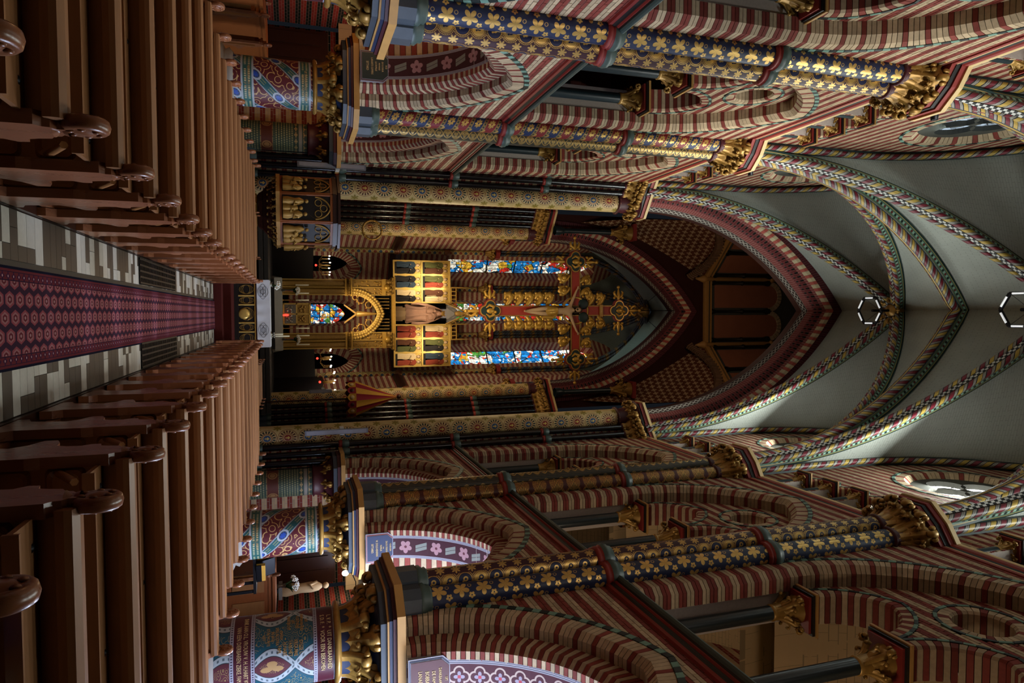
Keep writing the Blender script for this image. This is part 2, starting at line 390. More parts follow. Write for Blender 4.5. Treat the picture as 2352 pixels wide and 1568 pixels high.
def p_soffit(name, quat):
    t = NT(name, .6, 0, .3); u, v = t.uv(); p = .36 if not quat else .30
    x = (u-.5)*.5; y = (t.fr(v/p)-.5)*p; par = t.par(v/p)
    bord = (t.ab(x) > .19); bl = t.band(t.ab(x), .205, .215) | t.band(t.ab(x), .232, .24)
    if quat:
        ax, ay = t.ab(x), t.ab(y)
        k = t.mn(t.hy(ax-.075, ay), t.hy(ax, ay-.075)); ring = t.band(k, .06, .085); lf = leafcell(t, x, y, .085, 2.0, .25, .7)
        k2 = ring | ((t.ab(ax) < .02) & (ay > .14)); c = t.mix(k2, hexc('4a1c28'), hexc('b9a49a')); c = t.mix(lf, c, hexc('9a90a0')); c = t.mix(t.hy(x, y) < .025, c, hexc('a8404a'))
    else:
        fl = leafcell(t, x, y, .14, 2.5, .62, .42) & (1-par); core = t.hy(x, y) < .03
        lf = t.ab(t.ab(x+.3*y)-.04) < .035
        c = t.mix(fl, hexc('3c1822'), hexc('a0787e')); c = t.mix(core & (1-par), c, hexc('5a2c34')); c = t.mix(par & lf & (t.ab(y) < .13), c, hexc('7d8078'))
    c = t.mix(bord, c, hexc('a09ca6')); c = t.mix(bl, c, hexc('3a3a48')); t.color(c); M[name] = t.mat
p_soffit('soffit_flower', 0); p_soffit('soffit_quatrefoil', 1)
def p_diamond():
    t = NT('rib_diamond', .6, 0, .3); u, v = t.uv(); x = t.ab(u-.5); y = t.ab(t.fr(v/.42)-.5)*.42/.5
    d = x+y; k = t.band(d, .10, .17); k2 = d < .06; c = t.mix(k, hexc('8a6a48'), hexc('241a16')); c = t.mix(k2, c, hexc('7a4a30')); c = t.mix(u > .86, c, hexc('6e2018')); c = t.mix(u < .12, c, hexc('5a3c28'))
    dots = (t.hy(t.fr(u*9)-.5, t.fr(v/.06)-.5) < .22) & (d > .22) & t.band(u, .2, .8); c = t.mix(dots, c, hexc('5a3a28')); t.color(c); M['rib_diamond'] = t.mat
p_diamond()
# --- columns
def p_colA():
    t = paint('column_ogee', .38); u, v = t.uv(); n = 4.0; per = 1.25
    vv = (v-.12)/per
    w = .25*t.co(vv*2*pi); U = u*n
    d1 = t.ab(t.fr(U-w+.5)-.5); d2 = t.ab(t.fr(U+w+.5)-.5); dm = t.mn(d1, d2)
    band = dm < .055; line = t.band(dm, .055, .07); dots = (dm < .02) & (t.fr(v*14) < .4)
    x = t.fr(U+.5)-.5; y = (t.fr(vv*1.0)-.5)
    par = t.ab(x) < t.ab(w)
    inner = t.mix(par, hexc('1d5062'), hexc('5a2a34'))
    scr = t.fr(t.voro(5.0, t.vec(U*1.6, v*3.0), 'F1')*4.0)
    gold = (scr < .18) & (dm > .14)
    leaf = leafcell(t, x, (t.fr(vv+.5)-.5)*.8, .12, 1.5, .3, .6)
    c = t.mix(gold, inner, hexc('a08a58')); c = t.mix(leaf & par, c, hexc('b08a5a'))
    c = t.mix(line, c, hexc('2c3438')); c = t.mix(band, c, hexc('a9b2b8')); c = t.mix(dots, c, hexc('5c6870'))
    for a in (.97, 2.11):
        b = t.ab(v-a); c = t.mix(b < .17, c, hexc('4c1c2a')); c = t.mix(t.band(b, .115, .165), c, hexc('a2a2b2')); c = t.mix(t.band(b, .128, .152) & (t.fr(u*90) < .45), c, hexc('3a3040'))
    done(t, 'column_ogee', c)
def p_colB():
    t = paint('column_ribbon', .38); u, v = t.uv()
    q = u*2.0*1.63-v; f = t.fr(q/.82)*.82; d = t.ab(f-.41)
    band = d < .13; bord = t.band(d, .10, .135); beads = bord & (t.fr((u*3.2+v)*22) < .5)
    along = t.fr((u*3.26+v)/.95)-.5; r = t.hy(along*.67, f-.41)
    ros = r < .145; rosb = t.band(r, .105, .145); star = leafcell(t, along*.67, f-.41, .085, 4.0, .5, .5)
    sx = u*3.26*5; sy = v*5
    scr = t.fr(t.voro(1.0, t.vec(sx, sy), 'F1')*3.2); gold = (scr < .22) & (d > .16)
    c = t.mix(gold, hexc('5a2128'), hexc('c09a64')); c = t.mix(band, c, hexc('1f5258')); tx = t.band(d, .02, .05) & (t.fr((u*3.2+v)*40) < .6) & t.band(t.ab(along), .2, .42)
    c = t.mix(tx, c, hexc('9a9464')); c = t.mix(bord, c, hexc('a6acb4')); c = t.mix(beads, c, hexc('70787e'))
    c = t.mix(ros, c, hexc('a9b0ba')); c = t.mix(r < .1, c, hexc('33405a')); c = t.mix(star & (r < .1), c, hexc('2c4fa8'))
    for a in (.88, 2.07):
        b = t.ab(v-a); c = t.mix(b < .13, c, hexc('2f5c58')); c = t.mix(t.band(b, .09, .13), c, hexc('a2a8b0')); c = t.mix(t.band(b, .02, .06) & (t.fr(u*70) < .55) & (t.fr(u*9) < .8), c, hexc('b5b08a'))
    done(t, 'column_ribbon', c)
def p_colC():
    t = paint('column_inscribed', .45); u, v = t.uv()
    blk = t.fr((v-.2)/.95); tx = (t.fr(v/.075) < .5) & (t.fr(u*40+t.fl(v/.075)*.37) < .68) & t.band(blk, .16, .74)
    c = t.mix(tx, hexc('33443c'), hexc('8f8c66')); orn = t.band(blk, .04, .13) | t.band(blk, .76, .86)
    c = t.mix(orn & (leafcell(t, t.fr(u*14)-.5, t.fr(v/.11)-.5, .5, 2, .3, .6)), c, hexc('a58a5c')); c = t.mix(blk > .9, c, hexc('8a8278'))
    b = t.ab(v-1.1); c = t.mix(b < .16, c, hexc('5a2c22')); r = t.hy((t.fr(u*4)-.5)*.8, v-1.1); c = t.mix(r < .14, c, hexc('9a7048')); c = t.mix(t.band(r, .08, .1), c, hexc('5a3420'))
    done(t, 'column_inscribed', c)
p_colA(); p_colB(); p_colC()
# --- carpet
def p_carpet():
    t = NT('carpet', .95, 0, .1); u, v = t.uv()
    ax = t.ab(u-.5)*.66
    px, py = .118, .17
    X = (u-.5)*.66
    a = t.fr(X/px+.5)-.5; b = t.fr(v/py+.5*t.par(X/px+.5))-.5
    hexd = t.mx(t.ab(b), t.ab(b)*.5+t.ab(a)*.9)
    c = t.mix(hexd < .42, hexc('3a2434'), hexc('8c444c')); c = t.mix(hexd < .30, c, hexc('98686a')); c = t.mix(hexd < .2, c, hexc('62262e')); c = t.mix(t.hy(a, b) < .09, c, hexc('a07a7c'))
    field = ax < .235
    bord = hexc('64282e'); m1 = leafcell(t, ax-.265, (t.fr(v/.09)-.5)*.09, .03, 2, .4, .6)
    bb = t.mix(m1, bord, hexc('3a1c38')); bb = t.mix(t.hy(ax-.265, (t.fr(v/.09)-.5)*.09) < .008, bb, hexc('c09090'))
    bb = t.mix(t.band(ax, .238, .243) | t.band(ax, .292, .296), bb, hexc('1c1830'))
    c = t.mix(field, bb, c); c = t.mix(ax > .312, c, hexc('0f1024'))
    t.color(t.mul(c, .8+.4*t.noise(60, 2, which='UV'))); M['carpet'] = t.mat
p_carpet()
# --- stained glass: lit from outside
def p_glass(name, st, seed, scale, wht=.35, tint=None):
    t = NT(name, .4); u, v = t.uv(); vec = t.vec(u+seed, v+seed*.7)
    wob = t.noise(2.6, 2, vec); vec2 = t.vec(u+seed+.35*wob, v+seed*.7+.35*wob)
    def vc(sc, vv):
        n = t.node('ShaderNodeTexVoronoi', feature='F1'); n.inputs['Scale'].default_value = sc; t.put(n.inputs['Vector'], vv)
        sp = t.node('ShaderNodeSeparateColor'); t.t.links.new(n.outputs['Color'], sp.inputs[0]); return E(t, sp.outputs[0]), E(t, sp.outputs[1])
    r, g = vc(scale*.55, vec2); r2, g2 = vc(scale*2.2, vec2)
    e = t.voro(scale*.55, vec2, 'DISTANCE_TO_EDGE'); e2 = t.voro(scale*2.2, vec2, 'DISTANCE_TO_EDGE')
    c = t.mix(r < .36, hexc('e8e2cc'), hexc('1c6fae')); c = t.mix(t.band(r, .36, .54), c, hexc('b8281c')); c = t.mix(t.band(r, .54, .66), c, hexc('d0a030')); c = t.mix(t.band(r, .66, .74), c, hexc('4e8a3a'))
    c = t.mix(t.band(r2, .0, .12), c, hexc('efe9d8')); c = t.mix(t.band(r2, .22, .30), c, hexc('b03a24')); c = t.mix(t.band(r2, .30, .38), c, hexc('2a86c0'))
    if tint: c = tint
    lead = (e < .025) | (e2 < .012)
    edge = t.fr(v/1.75-.2)
    t.color((0, 0, 0)); t.emit(t.mix(lead, t.mul(c, .35+.9*g2), (.006, .006, .006)), st); M[name] = t.mat
p_glass('glass_left', 1.3, 3.1, 3.4); p_glass('glass_mid', 1.4, 9.7, 3.4); p_glass('glass_right', 2.4, 5.3, 3.4); p_glass('glass_low', 1.6, 1.7, 6)
p_glass('glass_rose', 1.1, 2.2, 3.5, tint=hexc('c4d8ea')); p_glass('glass_rose_bright', 9.0, 4.4, 3.5, tint=hexc('f4f6f2'))
plain('glass_clear', (0, 0, 0)).emit(hexc('e8efff'), 2.0)
def p_panelgold():
    t = NT('panel_gold', .45, .35, .5); u, v = t.uv(); o = t.noise(24, 2, which='UV'); t.color(t.mix(o > .5, hexc('c9a24e'), hexc('dcbb6c'))); M['panel_gold'] = t.mat
p_panelgold()
# ------------------------------------------------------------------ mesh helpers
class MB:
    def __init__(s): s.v = []; s.f = []; s.m = []; s.uv = []; s.sm = []
    def add(s, vs, fs, mat=0, uvs=None, smooth=False):
        o = len(s.v); s.v.extend(vs)
        for k, f in enumerate(fs):
            s.f.append([i+o for i in f]); s.m.append(mat[k] if isinstance(mat, list) else mat); s.sm.append(smooth)
            s.uv.append(uvs[k] if uvs else None)
        return o
    def box(s, x0, x1, y0, y1, z0, z1, mat=0):
        s.add([(x0,y0,z0),(x1,y0,z0),(x1,y1,z0),(x0,y1,z0),(x0,y0,z1),(x1,y0,z1),(x1,y1,z1),(x0,y1,z1)],
              [(0,3,2,1),(4,5,6,7),(0,1,5,4),(1,2,6,5),(2,3,7,6),(3,0,4,7)], mat)
    def ubox(s, x0, x1, y0, y1, z0, z1, mat=0):
        V = [(x0,y0,z0),(x1,y0,z0),(x1,y1,z0),(x0,y1,z0),(x0,y0,z1),(x1,y0,z1),(x1,y1,z1),(x0,y1,z1)]
        F = [(0,3,2,1),(4,5,6,7),(0,1,5,4),(1,2,6,5),(2,3,7,6),(3,0,4,7)]
        s.add(V, F, mat, [[(V[i][0], V[i][1]) if k < 2 else (V[i][0]+V[i][1], V[i][2]) for i in f] for k, f in enumerate(F)])
    def quad(s, p, mat=0, uv=None, smooth=False): s.add(list(p), [tuple(range(len(p)))], mat, [uv] if uv else None, smooth)
    def grid(s, fn, nu, nv, mat=0, uvfn=None, smooth=True, wrap=False):
        vs = [fn(i/nu, j/nv) for j in range(nv+1) for i in range(nu+1)]
        fs = []; uvs = []
        for j in range(nv):
            for i in range(nu):
                a = j*(nu+1)+i; fs.append((a, a+1, a+nu+2, a+nu+1))
                g = uvfn or (lambda u, v: (u, v))
                uvs.append([g(i/nu, j/nv), g((i+1)/nu, j/nv), g((i+1)/nu, (j+1)/nv), g(i/nu, (j+1)/nv)])
        s.add(vs, fs, mat, uvs, smooth)
    def lathe(s, prof, c=(0,0,0), n=16, mat=0, smooth=True, a0=0, a1=2*pi, axis='z', fold=None, v0=0, cap=True):
        vs = []; fs = []; uvs = []; L = [v0]
        for k in range(1, len(prof)): L.append(L[-1]+hypot(prof[k][0]-prof[k-1][0], prof[k][1]-prof[k-1][1]))
        full = abs(a1-a0-2*pi) < 1e-6
        for (r, z) in prof:
            for i in range(n+1):
                a = a0+(a1-a0)*i/n; rr = r*(fold(a, z) if fold else 1)
                p = (rr*cos(a), rr*sin(a), z)
                if axis == 'x': p = (p[2], p[0], p[1])
                elif axis == 'y': p = (p[0], p[2], p[1])
                vs.append((p[0]+c[0], p[1]+c[1], p[2]+c[2]))
        for k in range(len(prof)-1):
            for i in range(n):
                a = k*(n+1)+i; f = (a, a+1, a+n+2, a+n+1)
                if axis == 'y': f = f[::-1]
                fs.append(f); uu = [(i/n, L[k]), ((i+1)/n, L[k]), ((i+1)/n, L[k+1]), (i/n, L[k+1])]
                uvs.append(uu[::-1] if axis == 'y' else uu)
        s.add(vs, fs, mat, uvs, smooth)
    def tube(s, path, r, n=8, mat=0, smooth=True, cap=True, v0=0, up=None, sx=1.0):
        P = [Vector(p) for p in path]; rs = r if isinstance(r, (list, tuple)) else [r]*len(P)
        T = [(P[min(i+1, len(P)-1)]-P[max(i-1, 0)]).normalized() for i in range(len(P))]
        ref = Vector(up) if up else (Vector((0,0,1)) if abs(T[0].z) < .9 else Vector((1,0,0)))
        N = (ref-T[0]*ref.dot(T[0])).normalized(); vs = []; L = [v0]
        for i in range(1, len(P)): L.append(L[-1]+(P[i]-P[i-1]).length)
        for i, p in enumerate(P):
            N = (N-T[i]*N.dot(T[i])).normalized(); B = T[i].cross(N)
            for k in range(n+1):
                a = 2*pi*k/n; vs.append(tuple(p+N*(rs[i]*cos(a))+B*(rs[i]*sin(a)*sx)))
        fs = []; uvs = []
        for i in range(len(P)-1):
            for k in range(n):
                a = i*(n+1)+k; fs.append((a, a+1, a+n+2, a+n+1)); uvs.append([(k/n, L[i]), ((k+1)/n, L[i]), ((k+1)/n, L[i+1]), (k/n, L[i+1])])
        s.add(vs, fs, mat, uvs, smooth)
        if cap:
            for i in (0, len(P)-1):
                b = [vs[i*(n+1)+k] for k in range(n)]
                s.add(b[::-1] if i == 0 else b, [tuple(range(n))], mat)
    def sweep(s, prof, frames, mat=0, uvk=None, smooth=False, closed=False, v0=0, caps=False):
        """prof: list of (a,b); frames: list of (origin, A, B). mat may be a list per profile edge. UV: u 0..1 per edge, v metres."""
        n = len(prof); vs = []; L = [v0]
        for i in range(1, len(frames)): L.append(L[-1]+(frames[i][0]-frames[i-1][0]).length)
        for o, A, B in frames:
            for a, b in prof: vs.append(tuple(o+A*a+B*b))
        m = n if closed else n-1
        for i in range(len(frames)-1):
            for k in range(m):
                k2 = (k+1) % n
                f = (i*n+k, i*n+k2, (i+1)*n+k2, (i+1)*n+k)
                s.f.append([q+len(s.v) for q in f]); s.m.append(mat[k] if isinstance(mat, list) else mat); s.sm.append(smooth)
                s.uv.append([(0, L[i]), (1, L[i]), (1, L[i+1]), (0, L[i+1])])
        s.v.extend(vs)
        if caps:
            s.add([vs[k] for k in range(n)][::-1], [tuple(range(n))], mat if not isinstance(mat, list) else mat[0]); s.add(vs[-n:], [tuple(range(n))], mat if not isinstance(mat, list) else mat[0])
    def prism(s, poly, x0, x1, mat=0, axis='x', matside=None):
        """polygon (list of 2d) extruded; axis x: poly is (y,z); axis y: poly is (x,z); axis z: poly is (x,y)"""
        def P(a, d): return {'x': (d, a[0], a[1]), 'y': (a[0], d, a[1]), 'z': (a[0], a[1], d)}[axis]
        n = len(poly); vs = [P(a, x0) for a in poly]+[P(a, x1) for a in poly]
        tris = tessellate_polygon([[Vector((a[0], a[1], 0)) for a in poly]])
        fs = [tuple(t) for t in tris]+[tuple(i+n for i in t[::-1]) for t in tris]+[(i, (i+1) % n, (i+1) % n+n, i+n) for i in range(n)]
        ms = matside if matside is not None else mat
        s.add(vs, fs, [mat]*(2*len(tris))+[ms]*n)
    def ball(s, c, r, n=10, m=7, mat=0, sc=(1,1,1)):
        s.grid(lambda u, v: (c[0]+r*sc[0]*sin(pi*v)*cos(2*pi*u), c[1]+r*sc[1]*sin(pi*v)*sin(2*pi*u), c[2]-r*sc[2]*cos(pi*v)), n, m, mat)
    def mesh(s, name, mats):
        me = bpy.data.meshes.new(name); me.from_pydata(s.v, [], s.f)
        for m in mats: me.materials.append(M[m])
        me.polygons.foreach_set('material_index', s.m); me.polygons.foreach_set('use_smooth', s.sm)
        if any(u is not None for u in s.uv):
            l = me.uv_layers.new(name='UVMap'); d = []
            for f, u in zip(s.f, s.uv):
                if u is None: d.extend([0.0, 0.0]*len(f))
                else:
                    for q in u: d.extend(q)
            l.data.foreach_set('uv', d)
        me.update(); return me
    def build(s, name, mats, parent=None, loc=None, rot=None, scale=None):
        return ob(name, s.mesh(name, mats if isinstance(mats, (list, tuple)) else [mats]), parent, loc, rot, scale)
def ob(name, me, parent=None, loc=None, rot=None, scale=None):
    o = bpy.data.objects.new(name, me); COL.objects.link(o)
    if parent is not None: o.parent = parent
    if loc is not None: o.location = loc
    if rot is not None: o.rotation_euler = rot
    if scale is not None: o.scale = scale if isinstance(scale, (tuple, list)) else (scale,)*3
    return o
def thing(name, label, cat, loc=(0,0,0), rotz=0, group=None, scale=None):
    o = ob(name, None, None, loc, (0,0,rotz), scale); return tag(o, label, cat, group)
def tag(o, label, cat=None, group=None, kind=None):
    o['label'] = label
    if cat: o['category'] = cat
    if group: o['group'] = group
    if kind: o['kind'] = kind
    return o
def struct(o, label): o['kind'] = 'structure'; o['label'] = label; return o
def copy_tree(o, parent=None):
    c = o.copy(); COL.objects.link(c)
    if parent is not None: c.parent = parent
    for ch in o.children: copy_tree(ch, c)
    return c
def clean_smooth(o): return o
# ------------------------------------------------------------------ arch helpers: (s,z) plane, springing at z0, half span a, centre offset c
def arc_pts(a, c, z0, n, cx=0.0):
    R = a+c; th = acos(max(-1, min(1, c/R))); out = []
    for i in range(n+1): t = th*i/n; out.append((cx+c-R*cos(t), z0+R*sin(t)))
    for i in range(n-1, -1, -1): t = th*i/n; out.append((cx-c+R*cos(t), z0+R*sin(t)))
    return out
def arc_half(a, c, z, z0):
    h = z-z0
    if h < 0: return a
    R = a+c; q = R*R-h*h
    return max(0.0, sqrt(q)-c) if q > c*c else 0.0
def ring_blocks(a, w, c, z0, d0, d1, ch, n, cx=0.0, gap=.011, full=False):
    """voussoirs of a pointed arch ring, n per side: yields (index, verts, faces); local frame (s, d, z)"""
    out = []
    sides = (0,) if full else (-1, 1)
    for sd in sides:
        if full: th1 = th2 = 2*pi
        else:
            R1 = a+c; R2 = a+w+c; th1 = acos(c/R1); th2 = acos(c/R2)
        for i in range(n):
            t0 = (i+.0)/n; t1 = (i+1.0)/n
            g = gap/((a+w/2+c)*(th1+th2)/2)*.5
            vs = []
            for t in (t0+g, t1-g):
                for (rr, dd) in ((0, d1), (0, d0+ch), (ch, d0), (w, d0), (w, d1)):
                    th = (th1+(th2-th1)*rr/w)*t if not full else th1*t
                    R = a+rr+c
                    if full: s_, z_ = R*cos(th), z0+R*sin(th)
                    else:
                        s_ = c-R*cos(th); z_ = z0+R*sin(th)
                        if sd > 0: s_ = -s_
                    vs.append((s_+cx, dd, z_))
            fs = [(0,1,2,3,4), (9,8,7,6,5), (0,5,6,1), (1,6,7,2), (2,7,8,3), (3,8,9,4), (4,9,5,0)]
            if sd > 0 or full: fs = [f[::-1] for f in fs]
            out.append((i, sd, vs, fs))
    return out
def jamb_blocks(s0, s1, d0, d1, ch, z0, z1, hc, gap=.011):
    out = []; n = int(round((z1-z0)/hc))
    for sd in (-1, 1):
        for i in range(n):
            za = z0+(z1-z0)*i/n+gap/2; zb = z0+(z1-z0)*(i+1)/n-gap/2
            sec = [(s0, d1), (s0, d0+ch), (s0+ch, d0), (s1, d0), (s1, d1)]
            vs = [(sd*a, d, za) for a, d in sec]+[(sd*a, d, zb) for a, d in sec]
            fs = [(0,1,2,3,4), (9,8,7,6,5), (0,5,6,1), (1,6,7,2), (2,7,8,3), (3,8,9,4), (4,9,5,0)]
            if sd < 0: fs = [f[::-1] for f in fs]
            out.append((i, sd, vs, fs))
    return out
# ------------------------------------------------------------------ nave walls. Bay frame: s along the nave, d into the wall, z up
XW = 4.6; HB = 2.9; HC = .075
AR = dict(c=.73, z0=3.2); TR = dict(c=1.28, z0=10.0); CS_Z = 13.97
def loc2(p): return (-XW-p[1], p[0], p[2])             # left wall; the right wall is this turned by 180 degrees
SUBS = (-.97, .97)
def free_nave(z):
    """solid intervals of the nave face at height z"""
    if z < 6.66: h = arc_half(2.6, AR['c'], z, AR['z0'])
    elif z < 6.86: return []
    elif z < 13.58: h = arc_half(2.44, TR['c'], z, TR['z0'])
    else: return []
    return [(-HB, HB)] if h <= 0 else [(-HB, -h), (h, HB)]
def cut(iv, lo, hi):
    out = []
    for a, b in iv:
        if hi <= a or lo >= b: out.append((a, b)); continue
        if lo-a > .01: out.append((a, lo))
        if b-hi > .01: out.append((hi, b))
    return out
def free_tymp(z):
    if z < 10.16: return []
    h = arc_half(2.02, TR['c'], z, TR['z0'])
    if h <= .02: return []
    iv = [(-h, h)]
    for sc in SUBS:
        k = arc_half(.98, .35, z, 10.15)
        if k > 0: iv = cut(iv, sc-k, sc+k)
    q = .68**2-(z-11.98)**2
    if q > 0: iv = cut(iv, -sqrt(q), sqrt(q))
    return iv
NICHE = (-1.455, -.485, .485, 1.455)
def free_clere(z):
    if z < CS_Z: return []
    h = HB if z < 17.5 else arc_half(2.85, 2.6, z, 17.5)+.05
    if h <= .06: return []
    iv = [(-h, h)]
    for sc in NICHE:
        k = .36 if z < 15.36 else arc_half(.5, .15, z, 15.36)
        if k > 0: iv = cut(iv, sc-k, sc+k)
    q = 1.74**2-(z-18.9)**2
    if q > 0: iv = cut(iv, -sqrt(q), sqrt(q))
    return iv
def stripe(k): return 0 if (k % 4) in (0, 1) else 1     # 0 red, 1 cream
def bricks_of(free, z0, z1, dface, off=0):
    out = []; n = int((z1-z0)/HC)
    for k in range(n):
        za = z0+k*HC; iv = free(za+HC/2)
        for a, b in iv:
            s = a; ph = .115 if (k % 2) else 0.0
            st = floor((a+10+ph)/.23)*.23-10-ph
            while st < b:
                lo = max(a, st); hi = min(b, st+.23)
                if hi-lo > .03: out.append((stripe(k), lo+.006, hi-.006, za+.0055, za+HC-.0055, dface))
                st += .23
    return out
def core_mesh():
    mb = MB()
    def bands(free, z0, z1, d0, d1, h=.15):
        n = int(round((z1-z0)/h))
        for k in range(n):
            za = z0+(z1-z0)*k/n; zb = z0+(z1-z0)*(k+1)/n
            for a, b in free((za+zb)/2):
                x0, x1 = -XW-d1, -XW-d0
                mb.box(x0, x1, a, b, za, zb, 0)
    bands(free_nave, 3.2, 6.7, .012, .45, .075); bands(free_nave, 6.7, 13.6, .012, .37, .075)
    def f2(z):
        h = arc_half(1.86, AR['c'], z, AR['z0']); return [(-HB, HB)] if h <= 0 else [(-HB, -h), (h, HB)]
    bands(f2, 3.2, 6.75, .45, .95)
    def f3(z):
        h = arc_half(2.2, AR['c'], z, AR['z0']); return [(-HB, HB)] if h <= 0 else [(-HB, -h), (h, HB)]
    bands(f3, 3.2, 6.75, .95, 1.3)
    bands(free_tymp, 10.16, 13.1, .362, .86, .075)
    def jb(z):
        h = arc_half(2.05, TR['c'], z, TR['z0']); return [(-HB, -h), (h, HB)] if h > 0 else [(-HB, HB)]
    bands(jb, 6.8, 13.9, .37, .9, .15)
    bands(lambda z: [(-HB, HB)], 13.55, CS_Z, .0, .9, .4)
    bands(free_clere, CS_Z, 22.4, .132, .7, .075)
    return mb.mesh('wall_core', ['mortar'])
def stone_cols(i, sd, kind):
    if kind == 'outer': return 0 if i % 4 == 2 else 1
    if kind == 'alt': return 0 if i % 2 else 1
    if kind == 'jamb': return stripe(i)
    if kind == 'hood': return 2 if i % 2 else 3
    return 1
BM = ['brick_red', 'brick_cream', 'brick_black', 'brick_green']
RINGS = []   # (name, blocks, colour kind, part)
def rb(*a, **k): return ring_blocks(*a, **k)
RINGS.append(('arcade_arch', rb(2.5, .10, AR['c'], 3.2, -.012, .2, .004, 34), 'hood'))
RINGS.append(('arcade_arch', rb(2.16, .335, AR['c'], 3.2, .0, .30, .10, 50), 'outer'))
RINGS.append(('arcade_arch', rb(1.80, .355, AR['c'], 3.2, .24, .48, .10, 46), 'alt'))
RINGS.append(('gallery_arch', rb(2.36, .09, TR['c'], 10.0, -.012, .2, .004, 34), 'hood'))
RINGS.append(('gallery_arch', rb(2.0, .355, TR['c'], 10.0, .0, .36, .12, 46), 'outer'))
RINGS.append(('gallery_arch', jamb_blocks(2.0, 2.44, .0, .36, .12, 6.86, 10.0, HC), 'jamb'))
for sc in SUBS:
    RINGS.append(('gallery_light', rb(.72, .2, .35, 10.15, .35, .86, .04, 14, sc), 'alt'))
    RINGS.append(('gallery_light', rb(.92, .06, .35, 10.15, .335, .5, .004, 10, sc), 'hood'))
RINGS.append(('gallery_light', rb(.42, .2, 0, 11.98, .35, .86, .04, 30, 0, .011, True), 'outer'))
RINGS.append(('gallery_light', rb(.62, .06, 0, 11.98, .335, .5, .004, 20, 0, .011, True), 'hood'))
RINGS.append(('rose_surround', rb(1.28, .38, 0, 18.9, .12, .5, .16, 72, 0, .011, True), 'outer'))
RINGS.append(('rose_surround', rb(1.66, .08, 0, 18.9, .105, .3, .004, 40, 0, .011, True), 'hood'))
for sc in NICHE:
    RINGS.append(('niche_arch', rb(.34, .12, .15, 15.36, .12, .5, .03, 8, sc), 'alt'))
    RINGS.append(('niche_arch', rb(.46, .045, .15, 15.36, .105, .3, .004, 6, sc), 'hood'))
CORE = core_mesh()
BRK = (bricks_of(free_nave, 3.2, 6.66, 0)+bricks_of(free_nave, 6.86, 13.58, 0)
       +bricks_of(free_tymp, 10.16, 13.05, .35)+bricks_of(free_clere, CS_Z, 22.3, .12))
UNIT = []
for m in ('brick_red', 'brick_cream'):
    mb = MB(); mb.box(-.5, .5, -.5, .5, -.5, .5); UNIT.append(mb.mesh('brick', [m]))
def brick_box(mb, b):
    st, lo, hi, za, zb, d = b
    mb.box(-XW-d-.05, -XW-d+random.uniform(-.003, .003), lo, hi, za, zb, st)
VCACHE = {}
def block_mesh(key, vs, fs, mat):
    if key not in VCACHE:
        mb = MB(); mb.add([loc2(p) for p in vs], [f[::-1] for f in fs]); VCACHE[key] = mb.mesh('voussoir', [mat])
    return VCACHE[key]
def stuff_mesh(bricks, ringsel):
    mb = MB()
    for b in bricks: brick_box(mb, b)
    for (nm, bl, kind) in ringsel:
        for (i, sd, vs, fs) in bl: mb.add([loc2(p) for p in vs], [f[::-1] for f in fs], stone_cols(i, sd, kind))
    return mb.mesh('brickwork', BM)
# which bricks of a bay show largest: low ones near the piers and the spandrels
def pick(bricks, n, key): 
    r = sorted(range(len(bricks)), key=lambda i: key(bricks[i])); return set(r[:n])
def bay(side, yc, idx, indiv, brick_key=None, ring_names=()):
    nm = 'wall_left' if side < 0 else 'wall_right'
    root = ob(nm, CORE, None, (0, yc, 0), (0, 0, 0 if side < 0 else pi))
    struct(root, ['striped red and cream brick bay closest to the camera', 'striped brick bay between the two rows of ivy painted shafts and the flowered shafts', 'striped brick bay next to the crossing arch'][idx]+(' on the pulpit side' if side < 0 else ' facing the pulpit side'))
    rest = BRK; rr = RINGS
    if indiv:
        sel = pick(BRK, 290, brick_key)
        for i in sel:
            st, lo, hi, za, zb, d = BRK[i]
            ob('brick', UNIT[st], root, (-XW-d-.025, (lo+hi)/2, (za+zb)/2), None, (.05+random.uniform(-.004, .004), hi-lo, zb-za))
        rest = [b for i, b in enumerate(BRK) if i not in sel]
        rr = []
        parts = {}
        for ri, (n_, bl, kind) in enumerate(RINGS):
            if n_ not in ring_names: rr.append(RINGS[ri]); continue
            if n_ not in parts: parts[n_] = ob(n_, None, root)
            for (i, sd, vs, fs) in bl:
                k = stone_cols(i, sd, kind)
                ob('voussoir', block_mesh((ri, i, sd, k), vs, fs, BM[k]), parts[n_])
    b = ob('brickwork', stuff_mesh(rest, rr), root); b['kind'] = 'stuff'
    return root
ROOTS = {}
# nearest visible portions differ per bay: near bay = upper spandrel towards the pier; second bay = spandrels
nearkey = lambda b: abs((b[1]+b[2])/2-2.4)+.35*abs((b[3]+b[4])/2-6.9)+(3 if b[5] > .3 else 0)
nearkeyR = lambda b: abs((b[1]+b[2])/2+2.4)+.35*abs((b[3]+b[4])/2-6.9)+(3 if b[5] > .3 else 0)
midkey = lambda b: .5*abs((b[1]+b[2])/2)+abs((b[3]+b[4])/2-6.2)+(3 if b[5] > .3 else 0)
for side in (-1, 1):
    ROOTS[side, 0] = bay(side, YB[1], 0, True, nearkey if side < 0 else nearkeyR, ('arcade_arch', 'gallery_arch'))
    ROOTS[side, 1] = bay(side, YB[2], 1, True, midkey, ('arcade_arch', 'gallery_arch', 'gallery_light'))
    ROOTS[side, 2] = bay(side, YB[3], 2, False)
